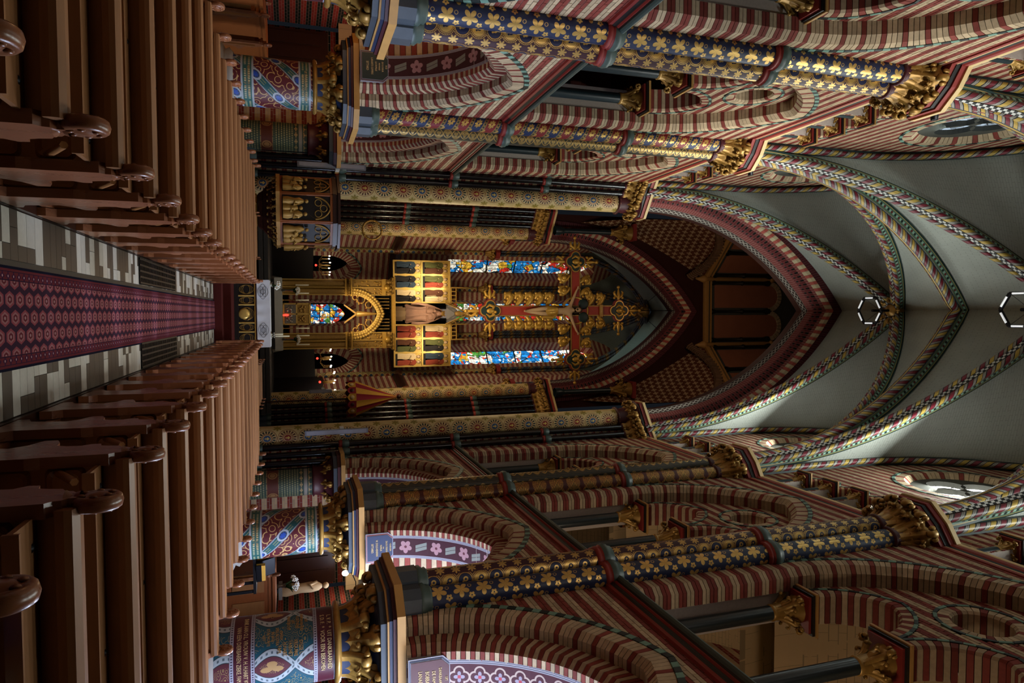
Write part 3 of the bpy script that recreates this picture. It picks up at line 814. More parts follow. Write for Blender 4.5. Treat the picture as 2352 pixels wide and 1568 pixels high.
# --- bay trim: soffit bands, string courses, cornices, rose tracery, niches
def along(y0, y1, sgn, x=XW):
    return [(Vector((sgn*x, y0, 0)), Vector((-sgn, 0, 0)), Vector((0, 0, 1))), (Vector((sgn*x, y1, 0)), Vector((-sgn, 0, 0)), Vector((0, 0, 1)))]
def arch_frames(a, c, z0, n):
    pts = arc_pts(a, c, z0, n); out = []
    for (s, z) in pts: out.append((Vector((-XW, s, z)), Vector((-1, 0, 0)), None))
    return out
def soffit_mesh(mat):
    mb = MB(); pts = arc_pts(1.8, AR['c'], 3.2, 18)
    L = 0
    for (i, (p, q)) in enumerate(zip(pts[:-1], pts[1:])):
        l = hypot(q[0]-p[0], q[1]-p[1])
        def row(d0, d1, off, m, u0, u1):
            def P(t, d): return (-XW-d, t[0]*(1-off/2.5), t[1]-off*.6)
            mb.quad([P(p, d0), P(q, d0), P(q, d1), P(p, d1)], m, [(u0, L), (u0, L+l), (u1, L+l), (u1, L)])
        row(.46, .97, 0, 0, 0, 1); L += l
    return mb.mesh('soffit_band', [mat])
SOF = [soffit_mesh('soffit_quatrefoil'), soffit_mesh('soffit_flower')]
def ringback_mesh():
    mb = MB()
    for (i, sd, vs, fs) in ring_blocks(1.82, .35, AR['c'], 3.2, .96, 1.35, .01, 26): mb.add([loc2(p) for p in vs], [f[::-1] for f in fs], 0 if i % 2 else 1)
    return mb.mesh('brickwork', BM)
RBK = ringback_mesh()
def rail_mesh():
    """wrought iron scroll railing in the gallery openings"""
    mb = MB(); x = -XW-.97
    for sc in (-1, 1):
        s0, s1 = sc*.02, sc*2.0
        mb.box(x-.02, x+.02, min(s0, s1), max(s0, s1), 7.72, 7.76); mb.box(x-.02, x+.02, min(s0, s1), max(s0, s1), 6.98, 7.02)
        n = 6
        for k in range(n):
            cx = s0+(s1-s0)*(k+.5)/n
            for h, dz in ((1, 7.22), (-1, 7.52)):
                pts = []
                for j in range(22):
                    a = j/21*4.2*pi; r = .135*(1-j/24); pts.append((x, cx+h*r*cos(a), dz+r*sin(a)))
                mb.tube(pts, .012, 5)
    return mb.mesh('iron_railing', ['iron'])
RAIL = rail_mesh()
def tracery_mesh(R, holes, x0, x1, zc):
    """plate with round holes, in the y-z plane"""
    def circ(cy, cz, r, n): return [(cy+r*cos(2*pi*i/n), cz+r*sin(2*pi*i/n)) for i in range(n)]
    loops = [circ(0, zc, R, 40)]+[circ(y, z, r, 24)[::-1] for y, z, r in holes]
    flat = [p for l in loops for p in l]
    tris = tessellate_polygon([[Vector((p[0], p[1], 0)) for p in l] for l in loops])
    mb = MB(); n = len(flat)
    vs = [(x0, a, b) for a, b in flat]+[(x1, a, b) for a, b in flat]
    mb.add(vs, [tuple(t) for t in tris]+[tuple(i+n for i in t[::-1]) for t in tris])
    o = 0
    for l in loops:
        k = len(l); mb.add(vs, [(o+i, o+(i+1) % k, o+(i+1) % k+n, o+i+n) for i in range(k)], 0); o += k
    return mb.mesh('tracery', ['plaster_grey'])
TRC = tracery_mesh(1.3, [(.58*cos(a), 18.9+.58*sin(a), .47) for a in (0, pi/2, pi, 3*pi/2)], -XW-.26, -XW-.40, 18.9)
def disc_mesh(name, mat, R, x, zc):
    mb = MB(); n = 40; vs = [(x, R*cos(2*pi*i/n), zc+R*sin(2*pi*i/n)) for i in range(n)]
    mb.quad(vs, 0, [(p[1], p[2]) for p in vs]); return mb.mesh(name, [mat])
GL = {-1: disc_mesh('rose_glass', 'glass_rose', 1.3, -XW-.43, 18.9), 1: disc_mesh('rose_glass', 'glass_rose_bright', 1.3, -XW-.43, 18.9)}
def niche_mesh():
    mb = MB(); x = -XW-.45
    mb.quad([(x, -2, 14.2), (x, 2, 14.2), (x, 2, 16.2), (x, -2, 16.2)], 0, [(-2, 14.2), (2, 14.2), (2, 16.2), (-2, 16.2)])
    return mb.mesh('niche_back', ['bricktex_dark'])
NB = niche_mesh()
# crocket capital kit -------------------------------------------------
def crocket_mesh():
    """one leaf: a ribbed stem that rises, leans out (+x) and rolls up, with a lobed blade and two curling side leaves"""
    mb = MB(); pts = []
    for j in range(9):
        t = j/8; pts.append((.02+.36*t**2.0, .68*t))
    for j in range(1, 15):
        a = j/14*2.5*pi; r = .17*(1-j/17); pts.append((.36+.17-r*cos(a)-.0, .69+r*sin(a)))
    m = len(pts)
    mb.tube([(p[0], 0, p[1]) for p in pts], [.055 if i < 8 else .06*(1-(i-8)/26) for i in range(m)], 6, 0, sx=1.9)
    def blade(P, w0, w1, y0, yd, lob, off):
        n = len(P)-1
        def f(u, v, o=0.0):
            q = v*n; i = min(n-1, int(q)); k = q-i; x = P[i][0]*(1-k)+P[i+1][0]*k; z = P[i][1]*(1-k)+P[i+1][1]*k
            w = (w0+(w1-w0)*sin(pi*min(1, .15+v*.95)))*(1+.28*sin(v*lob)); s_ = (u-.5)*2
            return (x-.06*s_*s_-o, y0+yd*v*v+s_*w, z+o*.4)
        mb.grid(f, 4, 22, 0); mb.grid(lambda u, v: f(1-u, v, off), 4, 22, 0)
    blade(pts[:14], .07, .20, 0, 0, 22, .05)
    for s_ in (-1, 1):
        side_ = [(.03+.22*(j/8)**1.8, .05+.46*j/8) for j in range(9)]+[(.25+.07-.07*cos(j/6*1.4*pi), .51+.07*sin(j/6*1.4*pi)) for j in range(1, 7)]
        blade(side_, .03, .09, s_*.06, s_*.20, 20, .035)
        mb.ball((.33, s_*.25, .52), .065, 7, 5); mb.ball((.56, s_*.13, .74), .085, 7, 5, 0, (1, .8, 1.1))
    return mb.mesh('leaf', ['gold_dark'])
CROCK = crocket_mesh()
def leaf_ring(parent, c, n, scale, a0=0, tilt=0, mesh=None, name='leaf', r=0.0, arc=2*pi):
    for k in range(n):
        a = a0+arc*k/n
        ob(name, mesh or CROCK, parent, (c[0]+r*cos(a), c[1]+r*sin(a), c[2]), (0, 0, a), scale)
def col_mesh(r, z0, z1, mat, n=14, name='shaft', v0=0):
    mb = MB(); mb.lathe([(r, z0), (r, z1)], (0,0,0), n, 0); return mb.mesh(name, [mat])
def gallery_colonnette(y, side, d, z0, z1, r, label, loc_s, grp, capz=.55, mat='dark_shaft'):
    x = side*(XW+d)
    t = thing('colonnette', label, 'column', (x, y, 0), 0, grp)
    mb = MB(); mb.lathe([(r*1.9, z0), (r*1.9, z0+.06), (r*1.4, z0+.10), (r*1.65, z0+.16), (r, z0+.22)], n=12); mb.build('base', 'dark_shaft', t)
    ob('shaft', SHC(r, z0+.2, z1, mat), t)
    mb = MB(); mb.lathe([(r, z1), (r*1.15, z1+.02), (r*1.15, z1+.05), (r*1.05, z1+.08), (r*1.5, z1+capz*.8), (r*1.9, z1+capz)], n=12); mb.build('bell', 'gold_dark', t)
    leaf_ring(t, (0, 0, z1+.06), 4, capz*.92*.95, pi/4, r=r*.8)
    mb = MB(); h = r*2.5; mb.box(-h, h, -h, h, z1+capz, z1+capz+.05, 0); mb.box(-h*1.12, h*1.12, -h*1.12, h*1.12, z1+capz+.05, z1+capz+.10, 1); mb.box(-h*1.2, h*1.2, -h*1.2, h*1.2, z1+capz+.10, z1+capz+.15, 2); mb.build('abacus', ['red_paint', 'black_paint', 'ochre_paint'], t)
    return t
SHCACHE = {}
def SHC(r, z0, z1, mat):
    k = (r, z0, z1, mat)
    if k not in SHCACHE: SHCACHE[k] = col_mesh(r, z0, z1, mat)
    return SHCACHE[k]
ORD = ['first', 'second', 'third', 'fourth', 'fifth', 'sixth', 'seventh', 'eighth', 'ninth', 'tenth', 'eleventh', 'twelfth', 'thirteenth', 'fourteenth', 'fifteenth', 'sixteenth', 'seventeenth', 'eighteenth']
SIDE = {-1: 'pulpit side', 1: 'facing the pulpit'}
BAYN = ['front bay', 'middle bay', 'bay next to crossing']
winno = 0
for side in (-1, 1):
    for b in range(3):
        root = ROOTS[side, b]; yc = YB[b+1]
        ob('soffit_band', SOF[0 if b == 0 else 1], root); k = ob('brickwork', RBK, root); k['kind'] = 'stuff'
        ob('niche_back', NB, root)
        winno += 1
        w = ob('window_%d' % winno, TRC, None, (0, yc, 0), (0, 0, 0 if side < 0 else pi)); struct(w, 'round clerestory window with four-lobed stone tracery, %s, %s' % (BAYN[b], SIDE[side])); ob('rose_glass', GL[side], w)
        rl = ob('gallery_railing', RAIL, None, (0, yc, 0), (0, 0, 0 if side < 0 else pi)); tag(rl, 'black wrought iron scroll railing in the gallery opening, %s, %s' % (BAYN[b], SIDE[side]), 'railing', 'gallery railings')
        for s_ in (-1, 0, 1):
            if b == 0 and s_*(-side) == 5: continue
            gallery_colonnette(yc+s_*1.86, side, .62, 6.86, 9.45, .125, 'dark gallery colonnette, %s, %s, %s' % (['towards the door', 'standing in the middle', 'towards the altar'][s_+1], BAYN[b], SIDE[side]), s_, 'gallery colonnettes')
        for kk, s_ in enumerate((-1.94, -.97, 0, .97, 1.94)):
            gallery_colonnette(yc+s_, side, .16, CS_Z, 14.86, .085, 'small clerestory colonnette, %s from door, %s, %s' % (ORD[kk], BAYN[b], SIDE[side]), s_, 'clerestory colonnettes', .34)
tn = 0
def trim(name_label, prof, mats, frames, caps=True):
    global tn
    tn += 1; mb = MB(); mb.sweep(prof, frames, mats[1], caps=caps); o = mb.build('trim_%d' % tn, mats[0]); struct(o, name_label); return o
for side in (-1, 1):
    fr = along(4.85, 21.9, side)
    trim('string course of red, black and green mouldings below the gallery, '+SIDE[side], [(-.02, 6.60), (.04, 6.62), (.06, 6.66), (.08, 6.69), (.08, 6.73), (.11, 6.745), (.11, 6.765), (.14, 6.78), (.17, 6.80), (.19, 6.83), (.17, 6.87), (.0, 6.93)],
         (['red_paint', 'black_paint', 'green_stone'], [0, 0, 1, 1, 0, 0, 1, 2, 2, 2, 2]), fr)
    trim('cornice of red, black and cream mouldings below the clerestory, '+SIDE[side], [(-.02, 13.54), (.02, 13.56), (.02, 13.64), (.025, 13.66), (.025, 13.75), (.05, 13.78), (.05, 13.88), (.06, 13.90), (.06, 13.96), (-.6, 13.99)],
         (['red_paint', 'black_paint', 'cream_paint'], [0, 0, 2, 1, 0, 0, 2, 2, 2]), fr)
# ------------------------------------------------------------------ piers: round painted columns and the shafts above them
PY = [4.85, 10.65, 16.45]
def oct_poly(h, cutr): return [(-h, -h+cutr), (-h+cutr, -h), (h-cutr, -h), (h, -h+cutr), (h, h-cutr), (h-cutr, h), (-h+cutr, h), (-h, h-cutr)]
def big_column(side, y, mat, label, twist=0.0):
    t = thing('painted_column', label, 'column', (side*5.1, y, 0), 0, 'painted nave columns')
    mb = MB(); mb.prism(oct_poly(.78, .3), 0, .3, 0, 'z'); mb.lathe([(.74, .3), (.74, .38), (.62, .44), (.66, .52), (.56, .6)], n=32); mb.build('base', 'grey_stone', t)
    mb = MB(); mb.lathe([(.54, .55), (.53, 1.4), (.52, 2.26)], n=48, v0=.55); o = mb.build('drum', mat, t); o.rotation_euler = (0, 0, twist)
    if side > 0: o.scale = (1, -1, 1)
    mb = MB(); mb.lathe([(.52, 2.24), (.58, 2.25), (.60, 2.29), (.57, 2.33), (.52, 2.34)], n=40); mb.build('necking', 'gold_dark', t)
    mb = MB(); mb.lathe([(.52, 2.33), (.54, 2.5), (.64, 2.75), (.84, 2.92)], n=40); mb.build('bell', 'blue_paint', t)
    leaf_ring(t, (0, 0, 2.30), 8, (.74, .95, .72), pi/8, r=.46)
    leaf_ring(t, (0, 0, 2.31), 8, (.5, .8, .5), 0, r=.49)
    mb = MB()
    for z0, z1, h, m in ((2.86, 2.95, .92, 0), (2.95, 2.98, .96, 1), (2.98, 3.03, .97, 2), (3.03, 3.08, 1.00, 3), (3.08, 3.2, 1.05, 4)): mb.prism(oct_poly(h, .34), z0, z1, m, 'z')
    mb.build('abacus', ['slate_stone', 'ochre_paint', 'blue_paint', 'maroon_paint', 'ochre_paint'], t)
    return t
LAB = ['painted round column beside the camera', 'painted round column with ogee lattice and inscription bands', 'painted round column wound with diagonal inscription ribbons']
for side in (-1, 1):
    for i, y in enumerate(PY):
        if i == 0: continue
        big_column(side, y, ('column_ogee', 'column_ogee', 'column_ribbon')[i], LAB[i]+', '+SIDE[side], (pi/2 if side > 0 else 0)+(.3 if i == 2 else 0))
def ring_prof(r): return [(r, 0), (r*1.22, .02), (r*1.26, .06), (r*1.18, .08), (r*1.34, .11), (r*1.42, .17), (r*1.36, .23), (r*1.2, .26), (r*1.15, .31), (r, .33)]
def shaft_stack(t, x, y, r, z0, z1, rings, mat, n=18, base=True, half=None):
    """one shaft with its base and annulets, all children of t"""
    if base:
        mb = MB(); mb.prism([(x+a*r*1.3, y+b*r*1.3) for a, b in ((-1, -.5), (-.5, -1), (.5, -1), (1, -.5), (1, .5), (.5, 1), (-.5, 1), (-1, .5))], z0, z0+.32, 0, 'z')
        mb.lathe([(r*1.35, z0+.32), (r*1.4, z0+.38), (r*1.15, z0+.43), (r*1.2, z0+.47), (r*1.02, z0+.5)], (x, y, 0), 16, 1); mb.build('shaft_base', ['slate_stone', 'green_stone'], t)
        z0 += .48
    mb = MB(); mb.lathe([(r, z0), (r, z1)], (x, y, 0), n, 0, v0=z0); mb.build('shaft', mat, t)
    for zr in rings:
        mb = MB(); pr = [(a, b+zr) for a, b in ring_prof(r)]
        mb.lathe(pr[:5], (x, y, 0), 16, 0); mb.lathe(pr[4:], (x, y, 0), 16, 1); mb.build('annulet', ['red_paint', 'green_stone'], t)
def small_cap(t, x, y, r, z0, z1, out, nleaf=5, spread_=pi*.9, mat='gold_dark'):
    mb = MB(); h = z1-z0
    mb.lathe([(r, z0), (r*1.2, z0+.015), (r*1.25, z0+.05), (r*1.05, z0+.08)], (x, y, 0), 16, 0)
    mb.lathe([(r, z0+.05), (r*1.05, z0+h*.4), (r*1.35, z0+h*.8), (r*1.8, z1)], (x, y, 0), 16, 1); mb.build('capital', ['maroon_paint', 'maroon_paint'], t)
    for k in range(nleaf):
        a = out-spread_/2+spread_*(k/(nleaf-1) if nleaf > 1 else .5)
        ob('leaf', CROCK, t, (x+r*.72*cos(a), y+r*.72*sin(a), z0+.05), (0, 0, a), (h*.75, h*.95, h*.98))
def cluster(side, y, mats, label):
    t = thing('wall_shafts', label, 'column', (0, y, 0), 0, 'triple wall shafts carrying the vault')
    out = pi if side > 0 else 0
    for (x, dy, m) in ((4.34, 0, mats[1]), (4.50, -.33, mats[0]), (4.50, .33, mats[0])):
        shaft_stack(t, side*x, dy, .19, 3.2, 12.75, (6.62, 9.85), m)
        small_cap(t, side*x, dy, .19, 12.75, 13.6, out+(0 if dy == 0 else (.8*side if dy < 0 else -.8*side)), 4, pi*.8)
    mb = MB()
    def pol(e): return [(side*(4.75), -.95-e), (side*(4.25-e*.5), -.62-e), (side*(3.95-e), -.3-e*.5), (side*(3.95-e), .3+e*.5), (side*(4.25-e*.5), .62+e), (side*(4.75), .95+e)]
    for z0, z1, e, m in ((13.55, 13.65, 0, 0), (13.65, 13.75, .02, 1), (13.75, 13.87, .05, 0), (13.87, 13.98, .09, 2)): mb.prism(pol(e), z0, z1, m, 'z')
    mb.build('abacus', ['red_paint', 'black_paint', 'cream_paint'], t)
    return t
for side in (-1, 1):
    cluster(side, PY[1], ('ivy', 'scallop'), 'triple shaft painted with gold ivy leaves on blue, '+SIDE[side])
    cluster(side, PY[2], ('diag', 'wave') if side < 0 else ('cross', 'wave'), ('triple shaft painted with red and blue diagonal flower bands' if side < 0 else 'triple shaft painted with maroon and gold crossed leaves')+', '+SIDE[side])
# crossing and chancel piers: bundles of black shafts and one ivory painted shaft
def pier(side, y, label, deep):
    t = thing('crossing_pier', label, 'column', (0, y, 0), 0, 'black shafted crossing piers')
    mb = MB(); mb.prism([(side*5.3, -.3), (side*4.95, -.3), (side*4.25, .35), (side*4.25, .9), (side*5.3, .9)], 0, 14.2, 0, 'z')
    o = mb.build('core', 'bricktex', t)
    me = o.data; uvl = me.uv_layers.new(name='UVMap')
    for p in me.polygons:
        for li in p.loop_indices:
            v = me.vertices[me.loops[li].vertex_index].co; uvl.data[li].uv = (v.x+v.y, v.z)
    for k, (x, dy) in enumerate(((4.92, -.40), (4.70, -.22), (4.48, -.02), (4.26, .20))):
        shaft_stack(t, side*x, dy, .105, .3, 13.15, (3.1, 6.75, 10.0), 'black_gloss', 14, True)
        small_cap(t, side*x, dy, .105, 13.15, 13.9, pi/2*3-side*.8, 3, 1.0)
    mb = MB(); mb.lathe([(.34, .3), (.34, 13.2)], (side*3.98, .62, 0), 28, 0, v0=.3); mb.build('ivory_shaft', 'medallion', t)
    small_cap(t, side*3.98, .62, .34, 13.1, 13.9, pi/2*3-side*.6, 6, pi)
    mb = MB()
    def pol(e): return [(side*5.35, -.55-e), (side*4.9, -.62-e), (side*4.05-side*e, .1-e), (side*3.5-side*e, .5-e), (side*3.5-side*e, 1.0), (side*5.35, 1.0)]
    for z0, z1, e, m in ((13.86, 13.96, 0, 0), (13.96, 14.06, .02, 1), (14.06, 14.18, .05, 0), (14.18, 14.28, .08, 2)): mb.prism(pol(e), z0, z1, m, 'z')
    mb.build('abacus', ['red_paint', 'black_paint', 'cream_paint'], t)
    mb = MB(); mb.prism([(side*5.3, -.55), (side*4.9, -.6), (side*3.6, .3), (side*3.5, 1.1), (side*5.3, 1.1)], 0, .3, 0, 'z'); mb.build('plinth', 'slate_stone', t)
    return t
for side in (-1, 1):
    pier(side, 22.3, 'black shafted pier between nave and crossing, '+SIDE[side], 0)
    pier(side, 32.2, 'black shafted pier at the chancel arch, '+SIDE[side], 1)
# half columns against the crossing piers
for side in (-1, 1):
    t = thing('engaged_shaft', 'green inscribed half column against the crossing pier, '+SIDE[side], 'column', (side*5.25, 21.95, 0), 0, 'inscribed half columns')
    mb = MB(); mb.lathe([(.44, 0), (.43, 2.25)], n=32, v0=0); mb.build('drum', 'column_inscribed', t)
    mb = MB(); mb.lathe([(.43, 2.25), (.5, 2.28), (.44, 2.34), (.5, 2.6), (.75, 2.9)], n=32); mb.build('bell', 'maroon_paint', t)
    leaf_ring(t, (0, 0, 2.3), 8, (.5, .5, .62), 0, r=.4)
    mb = MB()
    for z0, z1, h, m in ((2.86, 2.98, .8, 0), (2.98, 3.08, .84, 1), (3.08, 3.2, .9, 2)): mb.prism(oct_poly(h, .3), z0, z1, m, 'z')
    mb.build('abacus', ['slate_stone', 'maroon_paint', 'ochre_paint'], t)
    mb = MB(); x0, x1 = sorted((side*4.75, side*6.2)); mb.ubox(x0, x1, 22.2, 22.4, 0, 3.2); o = mb.build('wall_respond', 'bricktex'); struct(o, 'narrow brick pier face behind the inscribed half column, '+SIDE[side])
# ------------------------------------------------------------------ nave vault
Z0V = 13.97; CD = 4.66; RD = 9.93; LD = hypot(4.4, HB)
def zD(r): return Z0V+sqrt(max(0, RD*RD-(r+CD)**2))
def rD(z): return sqrt(max(0, RD*RD-(z-Z0V)**2))-CD
def mkT(a, c):
    R = a+c
    return lambda x: Z0V+sqrt(max(0, R*R-(abs(x)+c)**2))
T1 = mkT(4.4, 5.31); T2 = mkT(4.72, 6.0)
def web(mb, Tf, sx, sy):
    def fa(u, v):
        x = 4.4*(1-v); yd = HB*(1-v); y = HB+(yd-HB)*u
        z = Tf(x)*(1-u)+zD(LD*(1-v))*u+.22*sin(pi*u)*v*(1-v)*2.2
        if v == 0: z = Z0V
        return (sx*x, sy*y, z+.12)
    mb.grid(fa, 6, 20, 0, lambda u, v: (u*HB*v, v*10))
    Rw = 5.45
    def Wp(v):
        if v < .3: return 2.86, Z0V+(17.5-Z0V)*v/.3
        th = (v-.3)/.7*acos(2.6/Rw); return Rw*cos(th)-2.6, 17.5+Rw*sin(th)
    def fb(u, v):
        yw, zw = Wp(v); zd = Z0V+(zw-Z0V)*(zD(0)-Z0V)/(22.29-Z0V); r = min(LD, max(0, rD(zd))); xd, yd = 4.4*r/LD, HB*r/LD
        if v == 0: zd = Z0V
        return (sx*(4.74+(xd-4.74)*u), sy*(yw+(yd-yw)*u), zw+(zd-zw)*u+.12+.25*sin(pi*u)*v*(1-v)*2)
    mb.grid(fb, 6, 24, 0, lambda u, v: (u*4.4*v, v*11))
def rib_frames(pts, lat):
    P = [Vector(p) for p in pts]; fr = []
    for i, p in enumerate(P):
        T = (P[min(i+1, len(P)-1)]-P[max(i-1, 0)]).normalized(); A = Vector(lat).normalized(); B = T.cross(A)
        if B.z > 0: B = -B
        fr.append((p, A, B))
    return fr
def rib_rolls(parent, pts, lat, rolls, name, up):
    for (a, b, r, mat, n) in rolls:
        fr = rib_frames(pts, lat); mb = MB(); mb.tube([o+A*a+B*b for o, A, B in fr], r, n, 0, up=up); mb.build('roll', mat, parent)
def rib(parent, pts, lat, kind):
    fr = rib_frames(pts, lat); mb = MB(); up = -fr[0][2]
    e = ob('rib', None, parent)
    if kind == 'diag':
        mb.sweep([(-.20, -.12), (-.20, .14)], fr, 0); mb.sweep([(.20, -.12), (.20, .14)], fr, 0); mb.sweep([(-.2, .13), (-.05, .13), (-.05, .2), (.05, .2), (.05, .13), (.2, .13)], fr, [1, 1, 2, 1, 1])
        mb.build('rib_body', ['rib_side', 'black_paint', 'check_bw'], e); rib_rolls(e, pts, lat, ((-.125, .14, .085, 'rope', 10), (.125, .14, .085, 'rope', 10)), 'roll', up)
    elif kind == 'trans':
        mb.sweep([(-.26, -.12), (-.22, .12), (0, .13), (.22, .12), (.26, -.12)], fr, [0, 1, 1, 0]); mb.build('rib_body', ['rib_side', 'dark_green_paint'], e)
        rib_rolls(e, pts, lat, ((0, .15, .16, 'rope_vee', 14),), 'roll', up)
    elif kind == 'wall':
        mb.sweep([(-.16, -.02), (-.16, .12), (.16, .12), (.16, -.02)], fr, [0, 1, 0]); mb.build('rib_body', ['tri_band', 'dark_green_paint'], e)
        rib_rolls(e, pts, lat, ((0.02, .15, .085, 'rope', 10),), 'roll', up)
    return e
for b, yc in enumerate(YB):
    mb = MB()
    for sx in (-1, 1):
        web(mb, T1, sx, -1); web(mb, T2 if b == 3 else T1, sx, 1)
    c = mb.build('ceiling', 'vault_white', None, (0, yc, 0)); struct(c, 'white painted brick rib vault, '+(['bay behind the camera']+BAYN)[b])
    if b == 0: continue
    for sx in (-1, 1):
        for sy in (-1, 1):
            pts = []
            for i in range(25):
                r = LD*(1-i/24)+.0; z = zD(r); pts.append((sx*4.4*r/LD, sy*HB*r/LD, z))
            rib(c, pts, (sy*HB, -sx*4.4, 0), 'diag')
    for sx in (-1, 1):
        Rw = 5.45; pts = []
        for i in range(6): pts.append((sx*4.62, -2.82, Z0V+(17.5-Z0V)*i/6))
        n = 14
        for i in range(2*n+1):
            th = acos(2.6/Rw)*(i/n if i <= n else 2-i/n); q = Rw*cos(th)-2.6; pts.append((sx*4.62, -q if i <= n else q, 17.5+Rw*sin(th)))
        for i in range(5, -1, -1): pts.append((sx*4.62, 2.82, Z0V+(17.5-Z0V)*i/6))
        fr = [(Vector(p), Vector((1, 0, 0)), None) for p in pts]
        P = [Vector(p) for p in pts]; F2 = []
        for i, p in enumerate(P):
            T = (P[min(i+1, len(P)-1)]-P[max(i-1, 0)]).normalized(); A = Vector((1, 0, 0)); B = T.cross(A)
            if B.dot(Vector((sx*4.62, 0, 16))-p) < 0: B = -B
            F2.append((p, A, B))
        e = ob('wall_rib', None, c); mb = MB(); mb.sweep([(-.14, -.06), (-.14, .10), (.14, .10), (.14, -.06)], F2, [1, 1, 1])
        mb.sweep([(sx*.12, .09), (sx*.12, .30)], F2, 0); mb.build('rib_body', ['tri_band', 'dark_green_paint'], e)
        mb = MB(); mb.tube([o+B*.12-A*sx*.05 for o, A, B in F2], .09, 10, 0); mb.build('roll', 'rope', e)
    # boss
    mb = MB(); zc = zD(0)-.1
    mb.lathe([(.05, zc-.35), (.2, zc-.3), (.3, zc-.1), (.28, zc+.1)], n=16); mb.build('boss', 'gold_dark', c)
    for k in range(8): ob('boss_leaf', CROCK, c, (.2*cos(k*pi/4), .2*sin(k*pi/4), zc-.05), (pi, 0, k*pi/4), .42)
for y in (PY[1], PY[2]):
    pts = [(4.4*(-1+2*i/48), 0, T1(4.4*(-1+2*i/48))) for i in range(49)]
    pts = []
    R = 9.71; th = acos(5.31/R)
    for i in range(25): pts.append((5.31-R*cos(th*i/24), 0, Z0V+R*sin(th*i/24)))
    for i in range(23, -1, -1): pts.append((-5.31+R*cos(th*i/24), 0, Z0V+R*sin(th*i/24)))
    tn += 1; o = ob('trim_%d' % tn, None, None, (0, y, 0)); struct(o, 'pointed transverse vault arch painted with chevrons, '+('between the ivy painted shafts' if y == PY[1] else 'between the flower banded shafts'))
    rib(o, pts, (0, 1, 0), 'trans')
# ------------------------------------------------------------------ crossing: west arch, lantern, chancel arch
def big_arch(y, a, c, z0, prof, mats, label, name='trim'):
    """stepped arch: every profile point follows its own concentric pointed arc, so the orders meet at the crown"""
    global tn
    tn += 1; n = 40; mb = MB()
    for sd in (-1, 1):
        def P(off, dep, t):
            R = a+c+off; th = acos(c/R)*t; return (sd*(R*cos(th)-c), y+dep, z0+R*sin(th))
        for k in range(len(prof)-1):
            (o0, d0), (o1, d1) = prof[k], prof[k+1]; L = (a+c)*acos(c/(a+c))
            mb.grid(lambda u, v: P(o0+(o1-o0)*u, d0+(d1-d0)*u, v), 1, n, mats[1][k], lambda u, v: (u, v*L), False)
    o = mb.build('trim_%d' % tn, mats[0]); struct(o, label); return o
big_arch(22.25, 3.72, 5.25, 14.25, [(1.3, 0), (.86, .02), (.74, .05), (.64, .14), (.55, .2), (.36, .26), (.28, .34), (.18, .48), (.16, .52), (.0, .62), (0, .95), (.3, 1.0)],
         (['ring_dred', 'ring_cream', 'ring_redblack', 'ring_pink', 'zigzag', 'plaster_dark'], [0, 1, 1, 3, 2, 2, 3, 3, 4, 5, 5]), 'pointed crossing arch of red brick with white interlaced zigzag')
big_arch(32.1, 3.55, 5.37, 14.25, [(1.0, -.02), (.72, 0), (.6, .03), (.5, .14), (.45, .18), (.28, .24), (.1, .34), (.0, .5), (0, .9)],
         (['ring_dred', 'ring_cream', 'ring_redblack', 'ring_dred', 'zigzag', 'plaster_dark'], [0, 1, 1, 2, 2, 3, 4, 5]), 'pointed chancel arch with banded brick rings')
def wall_with_arch(name, y, x0, x1, z0, z1, a, c, zs, mat, label):
    pts = arc_pts(a, c, zs, 20); mb = MB()
    outer = [(x0, z0), (x0, z1), (x1, z1), (x1, z0)]
    poly = [(x0, zs), (x0, z1), (x1, z1), (x1, zs)]+pts[::-1]
    tr = tessellate_polygon([[Vector((p[0], p[1], 0)) for p in poly]])
    mb.add([(p[0], y, p[1]) for p in poly], [tuple(t) for t in tr], 0, [[(poly[i][0], poly[i][1]) for i in t] for t in tr])
    o = mb.build(name, mat); struct(o, label); return o
wall_with_arch('wall_chancel', 32.15, -4.9, 4.9, 14, 23.2, 4.4, 5.37, 14.25, 'plaster_dark', 'dark red painted wall above the chancel arch')
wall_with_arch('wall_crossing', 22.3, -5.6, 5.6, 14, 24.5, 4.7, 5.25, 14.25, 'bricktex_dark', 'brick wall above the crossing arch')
wall_with_arch('wall_crossing', 23.2, -5.6, 5.6, 14, 24.5, 3.8, 5.25, 14.25, 'plaster_dark', 'crossing side of the wall above the crossing arch')
